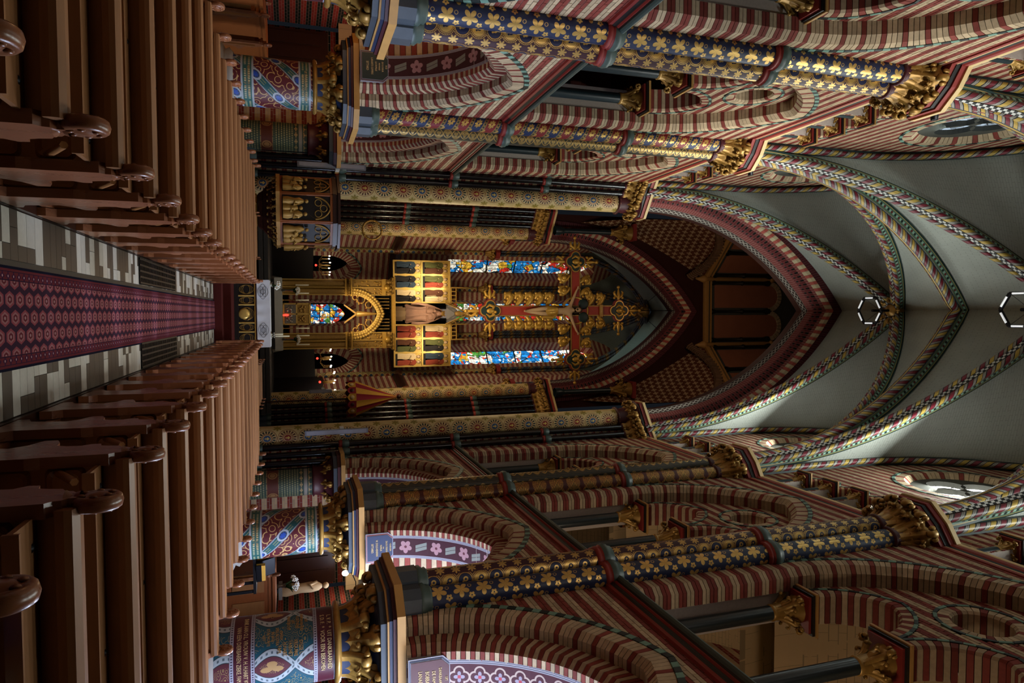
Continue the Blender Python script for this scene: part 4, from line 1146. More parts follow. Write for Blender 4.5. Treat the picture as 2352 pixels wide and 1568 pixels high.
# lantern octagon
OC = 4.42; OS = OC*.4142; YC = 27.7
oct8 = [(OS, OC), (-OS, OC), (-OC, OS), (-OC, -OS), (-OS, -OC), (OS, -OC), (OC, -OS), (OC, OS)]
LZ = 23.0
lan = None
for k in range(8):
    p, q = oct8[k], oct8[(k+1) % 8]; P = Vector((p[0], YC+p[1], 0)); Q = Vector((q[0], YC+q[1], 0)); D = (Q-P); L = D.length; D.normalize(); Nn = Vector((D.y, -D.x, 0))
    if Nn.dot(Vector((0, YC, 0))-P) < 0: Nn = -Nn
    mb = MB(); mb.quad([tuple(P+Vector((0, 0, LZ))), tuple(Q+Vector((0, 0, LZ))), tuple(Q+Vector((0, 0, 31))), tuple(P+Vector((0, 0, 31)))], 0)
    lan = mb.build('wall_lantern', 'plaster_grey'); struct(lan, 'side of the octagonal crossing lantern, %s from the chancel arch side' % ORD[k])
    if k in (2, 3, 4, 5, 6): continue
    def pt(s, n_, z): return tuple(P+D*s+Nn*n_+Vector((0, 0, z)))
    # sill moulding, blind windows with colonnettes
    mb = MB()
    for z0_, z1_, n0 in ((LZ, LZ+.12, .16), (LZ+.12, LZ+.3, .1), (LZ+.42, LZ+.5, .08)):
        vs = [pt(0, 0, z0_), pt(L, 0, z0_), pt(L, n0, z0_), pt(0, n0, z0_), pt(0, 0, z1_), pt(L, 0, z1_), pt(L, n0, z1_), pt(0, n0, z1_)]
        mb.add(vs, [(0, 1, 2, 3), (4, 5, 6, 7), (0, 1, 5, 4), (1, 2, 6, 5), (2, 3, 7, 6), (3, 0, 4, 7)])
    mb.build('sill', 'ochre_paint', lan)
    for w in (-1, 1):
        cx = L/2+w*.82; hw = .62
        poly = [(cx-hw, LZ+.7)]+[(cx+hw*cos(pi-i*pi/12), 27.2+hw*sin(i*pi/12)) for i in range(13)]+[(cx+hw, LZ+.7)]
        mb = MB(); mb.add([pt(a, .02, b) for a, b in poly], [tuple(range(len(poly)))]); mb.build('blind_window', 'plaster_rose', lan)
        mb = MB()
        for i in range(12):
            a0, a1 = i*pi/12, (i+1)*pi/12
            vs = [pt(cx-(hw+r)*cos(a), n_, 27.2+(hw+r)*sin(a)) for n_ in (0, .1) for a in (a0+.02, a1-.02) for r in (0, .24)]
            mb.add(vs, [(0, 1, 3, 2), (4, 5, 7, 6), (0, 1, 5, 4), (2, 3, 7, 6), (0, 2, 6, 4), (1, 3, 7, 5)])
        o = mb.build('window_arch', 'brick_cream', lan); o['kind'] = 'stuff'
    for cx in (L/2-1.55, L/2, L/2+1.55):
        mb = MB(); b0 = Vector(pt(cx, .12, 0))
        mb.lathe([(.14, LZ+.5), (.14, LZ+.6), (.09, LZ+.72), (.075, LZ+.8), (.075, 25.3), (.13, 25.34), (.13, 25.44), (.075, 25.48), (.075, 26.75), (.16, 27.0), (.16, 27.15)], (b0.x, b0.y, 0), 10); mb.build('colonnette', 'black_paint', lan)
    for cx in (0.02,):
        mb = MB(); b0 = Vector(pt(cx, .1, 0)); mb.lathe([(.02, LZ-.55), (.2, LZ-.1), (.24, LZ), (.13, LZ+.15), (.12, 30.9)], (b0.x, b0.y, 0), 12); mb.lathe([(.13, 27.2), (.2, 27.25), (.2, 27.4), (.13, 27.45)], (b0.x, b0.y, 0), 12); mb.build('corner_shaft', 'ochre_paint', lan)
mb = MB(); mb.quad([(x, YC+y, 31) for x, y in oct8]); o = mb.build('ceiling', 'plaster_grey'); struct(o, 'dark flat top of the crossing lantern')
# squinches in the corners, painted with a diaper of crosses
for sx in (-1, 1):
    for sy in (-1, 1):
        mb = MB(); P1 = Vector((sx*OC, YC+sy*OS, LZ)); P2 = Vector((sx*OS, YC+sy*OC, LZ)); V0 = Vector((sx*(OC+.1), YC+sy*(OC+.1), 15.5))
        def f(u, v):
            top = P1*(1-u)+P2*u; top = top+Vector((0, 0, -1.5*sin(pi*0))) ; p = V0*(1-v)+top*v
            out = Vector((sx, sy, 0)).normalized()*(.55*sin(pi*v)*(1-.3*abs(2*u-1)))
            return tuple(p+out*.8)
        mb.grid(f, 10, 14, 0, lambda u, v: ((u-.5)*5.2*v, v*7.5)); o = mb.build('wall_squinch', 'diaper'); struct(o, 'corner squinch of the lantern painted with crosses, %s, %s' % ('chancel end' if sy > 0 else 'nave end', SIDE[sx]))
        mb = MB(); n = 40
        for i in range(n):
            q = []
            for t in ((i+.12)/n, (i+.88)/n):
                tt = .02+.96*t; b = P1*(1-tt)+P2*tt+Vector((0, 0, -1.5*(1-sin(pi*(.14+.72*t)))-.1)); inn = -Vector((sx, sy, 0)).normalized()
                rad = Vector(((P2-P1).normalized().x*(t-.5)*.6, (P2-P1).normalized().y*(t-.5)*.6, 1-abs(t-.5))).normalized()
                for dz in (-.22, .12*(1+.7*(i % 2))):
                    for dn in (.02, .22): q.append(tuple(b+inn*dn+rad*dz))
            mb.add(q, [(0, 1, 3, 2), (4, 5, 7, 6), (0, 1, 5, 4), (2, 3, 7, 6), (0, 2, 6, 4), (1, 3, 7, 5)])
        b = mb.build('squinch_arch', 'brick_brown', o); b['kind'] = 'stuff'
    # corner shaft standing on the chancel pier capitals
    t = thing('corner_shaft', 'dark shaft with gilt capital above the chancel pier, '+SIDE[sx], 'column', (sx*4.05, 31.85, 0), 0, 'corner shafts of the lantern')
    mb = MB(); mb.lathe([(.24, 14.25), (.24, 14.5), (.15, 14.7), (.13, 14.8), (.13, 17.3)], n=14); mb.build('shaft', 'dark_shaft', t)
    mb = MB(); mb.lathe([(.13, 17.3), (.2, 17.35), (.15, 17.45), (.2, 17.9), (.4, 18.4)], n=14); mb.build('bell', 'gold_dark', t); leaf_ring(t, (0, 0, 17.4), 6, .75, 0, r=.1)
    mb = MB(); mb.box(-.42, .42, -.42, .42, 18.4, 18.6); mb.build('abacus', 'red_paint', t)
# brick jambs between ivory shafts and crossing arch, and transept side walls
for side in (-1, 1):
    x = side*5.4
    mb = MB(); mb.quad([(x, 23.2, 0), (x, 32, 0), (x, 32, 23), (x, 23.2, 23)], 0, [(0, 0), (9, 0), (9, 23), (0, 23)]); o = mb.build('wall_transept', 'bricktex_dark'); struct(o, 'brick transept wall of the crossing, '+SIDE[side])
# ------------------------------------------------------------------ chancel and apse
APS = [(-4.35, 33.0), (-4.15, 35.4), (-3.5, 38.2), (-1.4, 39.8), (1.4, 39.8), (3.5, 38.2), (4.15, 35.4), (4.35, 33.0)]
def panel(name, P, Q, z0, z1, holes, mat, label, rev='bricktex', depth=.6, glass=None, gz=0):
    P = Vector((P[0], P[1], 0)); Q = Vector((Q[0], Q[1], 0)); D = Q-P; L = D.length; D.normalize(); Nn = Vector((-D.y, D.x, 0))
    if Nn.dot(Vector((0, 35.5, 0))-P) > 0: Nn = -Nn
    def W3(s, z, d): return tuple(P+D*s+Nn*d+Vector((0, 0, z)))
    loops = [[(0, z0), (L, z0), (L, z1), (0, z1)]]
    for (cx, hw, zb, zs, c) in holes: loops.append([(L/2+cx-hw, zb)]+[(L/2+cx+a, b) for a, b in arc_pts(hw, c, zs, 10)]+[(L/2+cx+hw, zb)])
    flat = [p for l in loops for p in l]; tr = tessellate_polygon([[Vector((p[0], p[1], 0)) for p in l] for l in loops])
    mb = MB(); mb.add([W3(a, b, 0) for a, b in flat], [tuple(t) for t in tr], 0, [[flat[i] for i in t] for t in tr])
    root = mb.build(name, mat); struct(root, label)
    for hi, l in enumerate(loops[1:]):
        cxm = sum(p[0] for p in l)/len(l); lin = [((p[0]-cxm)*.72+cxm, p[1] if k not in (0, len(l)-1) else p[1]+.5) for k, p in enumerate(l)]
        lin = [(a, b-.15 if 0 < k < len(l)-1 else b) for k, (a, b) in enumerate(lin)]
        mb = MB(); n = len(l)
        vs = [W3(a, b, 0) for a, b in l]+[W3(a, b, depth) for a, b in lin]; fs = [(i, (i+1) % n, (i+1) % n+n, i+n) for i in range(n)]
        mb.add(vs, fs, 0, [[(0, l[i][1]), (0, l[(i+1) % n][1]), (.5, l[(i+1) % n][1]), (.5, l[i][1])] for i in range(n)]); mb.build('reveal', rev, root)
        if glass and glass[hi]:
            mb = MB(); tr = tessellate_polygon([[Vector((p[0], p[1], 0)) for p in lin]])
            mb.add([W3(a, b, depth) for a, b in lin], [tuple(t) for t in tr], 0, [[lin[i] for i in t] for t in tr]); mb.build('glass', glass[hi], root)
            mb = MB(); wz = 12.9
            while wz < max(p[1] for p in lin)-.8 and glass[hi] != 'glass_low':
                xs = [p[0] for p in lin]; a = Vector(W3(min(xs), wz, depth-.03)); b = Vector(W3(max(xs), wz, depth-.03)); mb.tube([a, b], .04, 4); wz += 1.75
            for k in range(5):
                xs = [p[0] for p in lin]; u = min(xs)+(max(xs)-min(xs))*(k+.0)/4
                if glass[hi] != 'glass_low' : mb.tube([W3(u, lin[0][1], depth-.02), W3(u, lin[len(lin)//2][1]-1.2, depth-.02)], .012, 4)
            if mb.v: mb.build('lead_bar', 'lead', root)
    return root
wi = 0
GN = {2: 'glass_left', 3: 'glass_mid', 4: 'glass_right'}
APN = ['chancel side wall', 'first apse side', 'apse side with tall window', 'middle apse side', 'apse side with tall window', 'first apse side', 'chancel side wall']
for i in range(7):
    P, Q = APS[i], APS[i+1]; L = hypot(Q[0]-P[0], Q[1]-P[1]); sd = SIDE[-1] if i < 3 else SIDE[1]
    nm = ' behind the high altar' if i == 3 else ', '+sd
    holes = []; gl = []
    if i in (2, 3, 4): holes = [(0, .72, 10.0, 18.4, .8)]; gl = [GN[i]]
    elif i in (1, 5): holes = [(0, .5, 10.6, 18.4, .6)]; gl = ['glass_mid']
    panel('wall_apse', P, Q, 7.2, 23.0, holes, 'bricktex', 'upper striped brick '+APN[i]+nm, glass=gl)
    lo = []; g2 = []
    if i in (2, 4): lo = [(0, .78, 1.3, 3.7, .55)]; g2 = [None]
    if i == 3: lo = [(0, .75, 1.6, 4.3, .4)]; g2 = [None]
    panel('wall_apse', P, Q, 1.6, 7.2, lo, 'bricktex', 'lower striped brick '+APN[i]+nm, glass=g2, depth=.5)
    if i in (2, 4):
        Pv, Qv = Vector((*P, 0)), Vector((*Q, 0)); mid = (Pv+Qv)/2; D = (Qv-Pv).normalized(); Nn = Vector((-D.y, D.x, 0))
        if Nn.dot(Vector((0, 35.5, 0))-mid) < 0: Nn = -Nn
        mb = MB()
        for (bi, s_, vs, fs) in ring_blocks(.82, .42, .55, 3.7, -.04, .1, .01, 22)+ring_blocks(1.3, .06, .55, 3.7, -.06, .1, .004, 16):
            m = stone_cols(bi, s_, 'alt' if vs[2][0]**2 < 1.7 and abs(vs[0][1]-.1) < 1 and len(vs) and bi < 22 and (abs(vs[3][1]+.04) < .01) else 'hood')
            mb.add([tuple(mid+D*v[0]-Nn*v[1]+Vector((0, 0, v[2]))) for v in vs], fs, m)
        tn += 1; o = mb.build('trim_%d' % tn, BM); struct(o, 'brick arch around the dark doorway in the apse, '+sd)
# near-black sheet standing in for the unlit ambulatory behind the apse openings
mb = MB(); mb.box(-6.5, 6.5, 40.9, 41.2, 0, 7.2); o = mb.build('wall_ambulatory', 'black_room'); struct(o, 'near-black sheet in place of the unlit space behind the apse arches')
# apse string course and near-black sheets along the wall foot
mb = MB()
for i in range(7):
    P, Q = Vector((*APS[i], 0)), Vector((*APS[i+1], 0)); D = (Q-P).normalized(); Nn = Vector((D.y, -D.x, 0))
    if Nn.dot(Vector((0, 35.5, 0))-P) < 0: Nn = -Nn
    mb.sweep([(0, 7.0), (.12, 7.1), (.16, 7.3), (.1, 7.45), (0, 7.6)], [(P, Nn, Vector((0, 0, 1))), (Q, Nn, Vector((0, 0, 1)))], 0)
tn += 1; o = mb.build('trim_%d' % tn, 'wood_dark'); struct(o, 'dark string course round the apse below the tall windows')
mb = MB()
for i in range(7):
    P, Q = Vector((*APS[i], 0)), Vector((*APS[i+1], 0))
    C0 = Vector((0, 35.5, 0)); P = P+(C0-P).normalized()*.06; Q = Q+(C0-Q).normalized()*.06
    if i == 3: continue
    z1 = 3.3 if i not in (2, 4) else 2.9
    mb.quad([(P.x, P.y, 0), (Q.x, Q.y, 0), (Q.x, Q.y, z1), (P.x, P.y, z1)])
o = mb.build('baseboard_apse', 'wood_black'); struct(o, 'near-black sheets along the foot of the apse walls')
# apse shafts, capitals and ribs
ABZ = 21.6; AB = (0, 35.9)
for i in range(1, 7):
    x, y = APS[i]; v = Vector((AB[0]-x, AB[1]-y, 0)); v.normalize(); sx, sy = x+v.x*.12, y+v.y*.12
    sd = SIDE[-1] if x < 0 else SIDE[1]
    t = thing('apse_shaft', 'slim painted apse shaft with gilt capital, %s from the middle window, %s' % (ORD[[0, 2, 1, 0, 0, 1, 2][i]], sd), 'column', (0, 0, 0), 0, 'apse shafts')
    mb = MB(); mb.lathe([(.14, 3.0), (.14, 12.3)], (sx, sy, 0), 14, 0, v0=0); mb.build('shaft', 'smallpaint', t)
    for zr in (7.2, 10.0): mb = MB(); mb.lathe([(a, b+zr) for a, b in ring_prof(.15)], (sx, sy, 0), 12); mb.build('annulet', 'wood_end', t)
    small_cap(t, sx, sy, .14, 12.3, 13.0, atan2(v.y, v.x), 4, pi*.9)
    mb = MB(); a = atan2(v.y, v.x); mb.prism([(sx+.38*cos(a+k*pi/3), sy+.38*sin(a+k*pi/3)) for k in range(6)], 13.0, 13.25, 0, 'z'); mb.build('abacus', 'red_paint', t)
    lat = Vector((-v.y, v.x, 0))
    pts = [(sx, sy, 13.25+.8*k) for k in range(6)]
    for k in range(1, 17):
        q = k/16; rr = 1-q; z = 17.25+(ABZ-17.25)*sqrt(max(0, 1-(1-q)**2.2)); pts.append((AB[0]+(sx-AB[0])*rr, AB[1]+(sy-AB[1])*rr, z))
    tn += 1; e = ob('trim_%d' % tn, None, None); struct(e, 'dark rope-painted apse vault ribs rising from a capital, %s from the middle window, %s' % (ORD[[0, 2, 1, 0, 0, 1, 2][i]], sd))
    for a_ in (-.16, 0, .16):
        mb = MB(); mb.tube([Vector(p)+lat*a_+v*(.1 if a_ == 0 else 0) for p in pts], .075, 8); mb.build('roll', 'rope_blue', e)
mb = MB(); mb.lathe([(.05, ABZ-.5), (.25, ABZ-.4), (.35, ABZ-.1), (.3, ABZ+.1)], (AB[0], AB[1], 0), 12); tn += 1; o = mb.build('trim_%d' % tn, 'gold_dark'); struct(o, 'gilt boss at the crown of the apse vault')
for k in range(6): ob('boss_leaf', CROCK, o, (AB[0]+.2*cos(k*pi/3), AB[1]+.2*sin(k*pi/3), ABZ-.1), (pi, 0, k*pi/3), .5)
mb = MB()
for i in range(7):
    P, Q = APS[i], APS[i+1]
    def f(u, v):
        bx, by = P[0]+(Q[0]-P[0])*u, P[1]+(Q[1]-P[1])*u
        zb = 17.4+3.5*sin(pi*u)**.6
        z = zb+(ABZ+.15-zb)*sqrt(max(0, 1-(1-v)**2.2))
        return (bx*(1-v)+AB[0]*v, by*(1-v)+AB[1]*v, z)
    mb.grid(f, 12, 20, 0, lambda u, v: (u*2.2, v*6))
o = mb.build('ceiling', 'vault_grey'); struct(o, 'grey green apse vault')
# straight chancel vault strip between arch and apse boss
mb = MB()
def f(u, v):
    x = -4.2+8.4*u; R = 9.6; z = 13.9+sqrt(max(0, R*R-(abs(x)+5.2)**2)); return (x, 32.9+3.0*v, z+.3*(1-v))
mb.grid(f, 30, 3, 0, lambda u, v: (u*9, v*3)); o = mb.build('ceiling', 'vault_grey'); struct(o, 'narrow grey vault strip just behind the chancel arch')
# ------------------------------------------------------------------ floor, steps, aisles, end wall
mb = MB(); mb.quad([(-9, -4, -.004), (9, -4, -.004), (9, 42, -.004), (-9, 42, -.004)]); FLOOR = mb.build('floor', 'floor_dark'); struct(FLOOR, 'stone floor of the nave and aisles')
def tiles():
    rnd = random.Random(3); lst = []
    for sd in (-1, 1):
        y = 3.6
        while y < 17.0:
            h = rnd.choice((.10, .13, .16)); light = rnd.random() < .5
            x = .335; first = True; k = rnd.random()
            cuts = [.335, .665] if k < .45 else ([.335, .44, .665] if k < .75 else [.335, .55, .665])
            for a, b in zip(cuts[:-1], cuts[1:]):
                lst.append((sd, a, b, y, y+h, light)); light = (not light) if rnd.random() < .75 else light
            y += h
    return lst
TM = []
for m in ('tile_light', 'tile_dark'):
    mb = MB(); mb.box(-.5, .5, -.5, .5, -.5, .5); TM.append(mb.mesh('tile', [m]))
TL = sorted(tiles(), key=lambda t: t[3]); mbr = MB()
for k, (sd, a, b, y0, y1, li) in enumerate(TL):
    if k < 290: ob('tile', TM[0 if li else 1], FLOOR, (.05+sd*(a+b)/2, (y0+y1)/2, .004), None, (b-a-.004, y1-y0-.004, .012))
    else:
        x0, x1 = sorted((.05+sd*a, .05+sd*b)); mbr.box(x0+.002, x1-.002, y0+.002, y1-.002, -.002, .01, 0 if li else 1)
o = mbr.build('tilework', ['tile_light', 'tile_dark'], FLOOR); o['kind'] = 'stuff'
for sd in (-1, 1):
    mb = MB(); x0, x1 = sorted((.05+sd*.67, sd*4.35)); mb.box(x0, x1, 1.0, 16.9, 0, .05); o = mb.build('floor', 'wood_dark'); struct(o, 'dark wooden platform under the pews, '+SIDE[sd])
    g = thing('floor_grate', 'black iron floor grate beside the carpet, '+SIDE[sd], 'grate', (.05+sd*.5, 10.3, .012), 0, 'floor grates')
    mb = MB()
    for k in range(5): mb.box(-.14+k*.07-.01, -.14+k*.07+.01, -1.3, 1.3, 0, .012)
    for k in range(34): mb.box(-.15, .15, -1.3+k*.078, -1.28+k*.078, 0, .010)
    mb.build('bars', 'grate', g); mb = MB(); mb.box(-.16, .16, -1.32, 1.32, -.006, .003); mb.build('pit_shade_plate', 'black_room', g)  # flat near-black plate under the bars replaces the shade of a pit
mb = MB(); n = 60
mb.grid(lambda u, v: (-.245+.66*u, 1.5+15.7*v, .018), 4, n, 0, lambda u, v: (u, v*15.7)); mb.box(-.245, .415, 1.5, 17.2, .0, .017, 0)
o = mb.build('carpet_runner', 'carpet'); tag(o, 'red patterned oriental runner with dark blue edges down the middle aisle', 'carpet')
for k, (y, z, w) in enumerate(((17.2, .17, 4.2), (17.65, .34, 4.2), (30.9, .6, 4.4), (31.4, .8, 4.4))):
    mb = MB(); mb.box(-w, w, y, 42 if k > 1 else 42, z-.17 if k else 0, z); o = mb.build('floor', 'red_carpet' if k < 2 else 'floor_dark'); struct(o, '%s step up to the altar' % ORD[k])
# aisles
def aisle(side):
    for b in range(3):
        yc = YB[b+1]
        mb = MB(); pts = arc_pts(2.25, .73, 3.2, 14)
        for p, q in zip(pts[:-1], pts[1:]):
            mb.quad([(side*5.95, yc+p[0], p[1]), (side*5.95, yc+q[0], q[1]), (side*8.7, yc+q[0], q[1]), (side*8.7, yc+p[0], p[1])], 0, [(0, p[0]*1.5), (0, q[0]*1.5), (2.7, q[0]*1.5), (2.7, p[0]*1.5)])
        o = mb.build('ceiling', 'vault_warm'); struct(o, 'plastered brick aisle vault, %s, %s' % (BAYN[b], SIDE[side]))
    for y in PY:
        global tn
        tn += 1; fr = []
        for i in range(19):
            a = pi*i/18; fr.append((Vector((side*(7.15-1.55*cos(a)), y, 3.2+2.0*sin(a))), Vector((0, 1, 0)), Vector((side*cos(a), 0, -sin(a)))))
        mb = MB(); mb.sweep([(-.45, -.12), (-.45, .12), (-.3, .14)], fr, [1, 1]); mb.sweep([(-.3, .14), (.3, .14)], fr, 0); mb.sweep([(.3, .14), (.45, .12), (.45, -.12)], fr, 1)
        o = mb.build('trim_%d' % tn, ['rib_diamond', 'maroon_paint']); struct(o, 'aisle arch painted with diamonds, %s from the camera, %s' % (ORD[PY.index(y)], SIDE[side]))
        mb = MB(); mb.tube([f_[0]-Vector((0, .5, 0))+f_[2]*.05 for f_ in fr], .09, 8); mb.build('roll', 'rope_aisle', o)
    mb = MB(); mb.quad([(side*8.7, -4, 0), (side*8.7, 22, 0), (side*8.7, 22, 7), (side*8.7, -4, 7)], 0, [(0, 0), (26, 0), (26, 7), (0, 7)]); o = mb.build('wall_aisle', 'bricktex_aisle'); struct(o, 'red and black banded outer aisle wall, '+SIDE[side])
    mb = MB(); mb.quad([(side*5.5, 22.3, 0), (side*8.7, 22.3, 0), (side*8.7, 22.3, 7), (side*5.5, 22.3, 7)], 0, [(0, 0), (3, 0), (3, 7), (0, 7)]); o = mb.build('wall_aisle_end', 'bricktex_aisle'); struct(o, 'banded end wall of the aisle, '+SIDE[side])
    mb = MB(); mb.box(min(side*5.9, side*8.7), max(side*5.9, side*8.7), -4, 22, 6.55, 6.8); o = mb.build('floor', 'floor_dark'); struct(o, 'gallery floor above the aisle, '+SIDE[side])
    mb = MB(); mb.quad([(side*8.7, -4, 6.8), (side*8.7, 22, 6.8), (side*8.7, 22, 14), (side*8.7, -4, 14)], 0, [(0, 0), (26, 0), (26, 7), (0, 7)]); o = mb.build('wall_gallery', 'bricktex_dark' if side < 0 else 'bricktex'); struct(o, 'back wall of the gallery, '+SIDE[side])  # darker brick on the pulpit side puts the gallery's shade into the colour
    mb = MB(); mb.quad([(side*5.4, -4, 13.2), (side*5.4, 22, 13.2), (side*8.7, 22, 13.2), (side*8.7, -4, 13.2)]); o = mb.build('ceiling', 'plaster_warm' if side > 0 else 'plaster_dark'); struct(o, 'gallery ceiling, '+SIDE[side])  # dark plaster on the pulpit side stands in for the unlit gallery
    for b in range(3):
        yc = YB[b+1]; mb = MB(); pts = arc_pts(2.4, .5, 10.0, 14)
        for p, q in zip(pts[:-1], pts[1:]): mb.quad([(side*5.5, yc+p[0], p[1]), (side*5.5, yc+q[0], q[1]), (side*8.7, yc+q[0], q[1]), (side*8.7, yc+p[0], p[1])], 0, [(0, p[0]*1.5), (0, q[0]*1.5), (3.2, q[0]*1.5), (3.2, p[0]*1.5)])
        o = mb.build('ceiling', 'vault_warm' if side > 0 else 'plaster_dark'); struct(o, 'gallery vault, %s, %s' % (BAYN[b], SIDE[side]))  # pulpit-side vault also carries its shade as dark plaster
    for y in PY:
        tn += 1; fr = []
        for i in range(19):
            a = pi*i/18; fr.append((Vector((side*(7.15-1.5*cos(a)), y, 10.0+2.0*sin(a))), Vector((0, 1, 0)), Vector((side*cos(a), 0, -sin(a)))))
        mb = MB(); mb.sweep([(-.3, -.1), (-.3, .1), (-.2, .14), (.2, .14), (.3, .1), (.3, -.1)], fr, [1, 1, 0, 1, 1]); o = mb.build('trim_%d' % tn, ['rib_diamond', 'wood_orange']); struct(o, 'gallery arch rib, %s from the camera, %s' % (ORD[PY.index(y)], SIDE[side]))
    # engaged black wall shafts of the aisle
    for y in PY[1:]:
        t = thing('aisle_shaft', 'black aisle wall shaft with gilt capital opposite the %s painted column, %s' % (('lattice', 'ribbon')[y > 12], SIDE[side]), 'column', (side*8.45, y, 0), 0, 'aisle wall shafts')
        mb = MB(); mb.lathe([(.16, 0), (.16, 2.5)], n=14); mb.build('shaft', 'black_gloss', t); mb = MB(); mb.lathe([(.16, 2.5), (.2, 2.52), (.17, 2.6), (.3, 3.0)], n=14); mb.build('bell', 'gold_dark', t)
        leaf_ring(t, (0, 0, 2.55), 6, .5, 0, r=.12); mb = MB(); mb.box(-.36, .36, -.36, .36, 3.0, 3.2); mb.build('abacus', 'black_paint', t)
aisle(-1); aisle(1)
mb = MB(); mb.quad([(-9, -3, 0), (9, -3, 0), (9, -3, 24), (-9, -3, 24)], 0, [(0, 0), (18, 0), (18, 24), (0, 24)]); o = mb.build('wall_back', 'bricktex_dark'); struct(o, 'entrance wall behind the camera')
for side in (-1, 1):
    mb = MB(); mb.quad([(side*4.7, -3, 0), (side*4.7, 4.85, 0), (side*4.7, 4.85, 22), (side*4.7, -3, 22)], 0, [(0, 0), (8, 0), (8, 22), (0, 22)]); o = mb.build('wall_left' if side < 0 else 'wall_right', 'bricktex'); struct(o, 'nave wall behind the camera, '+SIDE[side])

# unseen organ loft, added behind the camera to shade the pews closest to it
mb = MB(); mb.box(-4.7, 4.7, -3, 1.3, 5.6, 6.0); o = mb.build('ceiling', 'wood_dark'); struct(o, 'unseen loft slab behind the camera, added to shade the nearest pews')
mb = MB(); mb.box(-4.7, 4.7, 1.2, 1.3, 6.0, 6.9); o = mb.build('wall_loft', 'wood_dark'); struct(o, 'parapet of the unseen loft added behind the camera for shade')
# ------------------------------------------------------------------ pews
PL = 2.72
def pew_end_mesh():
    prof = [(-.16, .0), (.36, .0), (.36, .06), (.26, .10), (.20, .30), (.26, .36), (.38, .40), (.38, .46), (.30, .49), (.22, .50), (.18, .55), (.17, .62), (.21, .66), (.20, .70), (.15, .71),
            (.13, .75), (.115, .80), (.075, .82), (.07, .845), (.045, .86), (.045, .885), (-.045, .885), (-.045, .86), (-.07, .845), (-.075, .82), (-.10, .80), (-.10, .52), (-.11, .46), (-.10, .30), (-.09, .12), (-.15, .07)]
    mb = MB(); n = len(prof); c = (.05, .45)
    def ins(p, k): return (c[0]+(p[0]-c[0])*k, p[1])
    mb.prism(prof, 0, .055, 0, 'x')
    return mb.mesh('end_panel', ['wood_end'])
def finial_mesh():
    mb = MB(); mb.lathe([(0, -.034), (.035, -.032), (.045, -.024), (.06, -.028), (.072, -.028), (.082, -.020), (.087, 0), (.082, .020), (.072, .028), (.06, .028), (.045, .024), (.035, .032), (0, .034)], (0, 0, 0), 24, 0, axis='x')
    for sx in (-1, 1):
        for k in range(6): mb.ball((sx*.028, .05*cos(k*pi/3), .05*sin(k*pi/3)), .014, 6, 4, 0, (.6, 1, 1))
    mb.lathe([(.05, -.10), (.036, -.085), (.03, -.075), (.04, -.066), (.045, -.05)], (0, 0, 0), 12)
    return mb.mesh('finial', ['wood_end'])
def pew_parts():
    d = {}
    mb = MB(); mb.box(.03, PL, -.02, .40, .42, .45); mb.box(.03, PL, .36, .40, .38, .42); d['seat'] = mb.mesh('seat', ['wood_pew'])
    mb = MB(); mb.box(.03, PL, -.055, -.02, .10, .84); d['backrest'] = mb.mesh('backrest', ['wood_panel'])
    mb = MB()
    prof = [(-.10, .83), (-.105, .86), (-.10, .885), (-.06, .90), (.0, .895), (.02, .875), (.015, .845), (-.02, .83)]
    mb.prism(prof, .03, PL, 0, 'x'); d['top_rail'] = mb.mesh('top_rail', ['wood_pew'])
    mb = MB(); mb.box(.05, PL-.02, -.28, -.055, .745, .765); mb.box(.05, PL-.02, -.285, -.27, .735, .785); d['book_ledge'] = mb.mesh('book_ledge', ['wood_pew'])
    mb = MB(); mb.box(.10, PL-.06, -.50, -.32, .16, .19); d['kneeler'] = mb.mesh('kneeler', ['wood_pew'])
    return d
PE, FI, PP = pew_end_mesh(), finial_mesh(), pew_parts()
def panel_mesh(w, h):
    mb = MB(); e = .02
    o = [(-w/2, -h/2), (w/2, -h/2), (w/2, h/2), (-w/2, h/2)]
    r = .03
    def rr(k): 
        pts = []
        for (cx, cy, a0) in ((w/2-r-k, h/2-r-k, 0), (-w/2+r+k, h/2-r-k, pi/2), (-w/2+r+k, -h/2+r+k, pi), (w/2-r-k, -h/2+r+k, 3*pi/2)):
            for i in range(4): a = a0+i*pi/6; pts.append((cx+r*cos(a), cy+r*sin(a)))
        return pts
    A, B, C_ = rr(0), rr(.012), rr(.03); n = len(A)
    vs = [(a, 0, b) for a, b in A]+[(a, -.014, b) for a, b in B]+[(a, -.004, b) for a, b in C_]
    fs = [(i, (i+1) % n, (i+1) % n+n, i+n) for i in range(n)]+[(i+n, (i+1) % n+n, (i+1) % n+2*n, i+2*n) for i in range(n)]+[tuple(range(2*n, 3*n))]
    mb.add(vs, fs); return mb.mesh('back_panel', ['wood_panel'])
BP = panel_mesh(.60, .17); BP2 = panel_mesh(.60, .40)
mb = MB(); mb.lathe([(0, -.05), (.012, -.05), (.012, -.02), (.022, -.015), (.022, 0)], n=8, axis='y'); HOOK = mb.mesh('bag_hook', ['iron'])
mb = MB(); mb.box(0, .035, -.50, -.02, .10, .15); mb.box(0, .035, -.51, -.32, .15, .19); KS = mb.mesh('kneeler_bracket', ['wood_end'])
mb = MB(); mb.tube([(0, -.05, .60), (0, -.30, .74)], .018, 6); BR = mb.mesh('ledge_bracket', ['wood_panel'])
NROW = 17
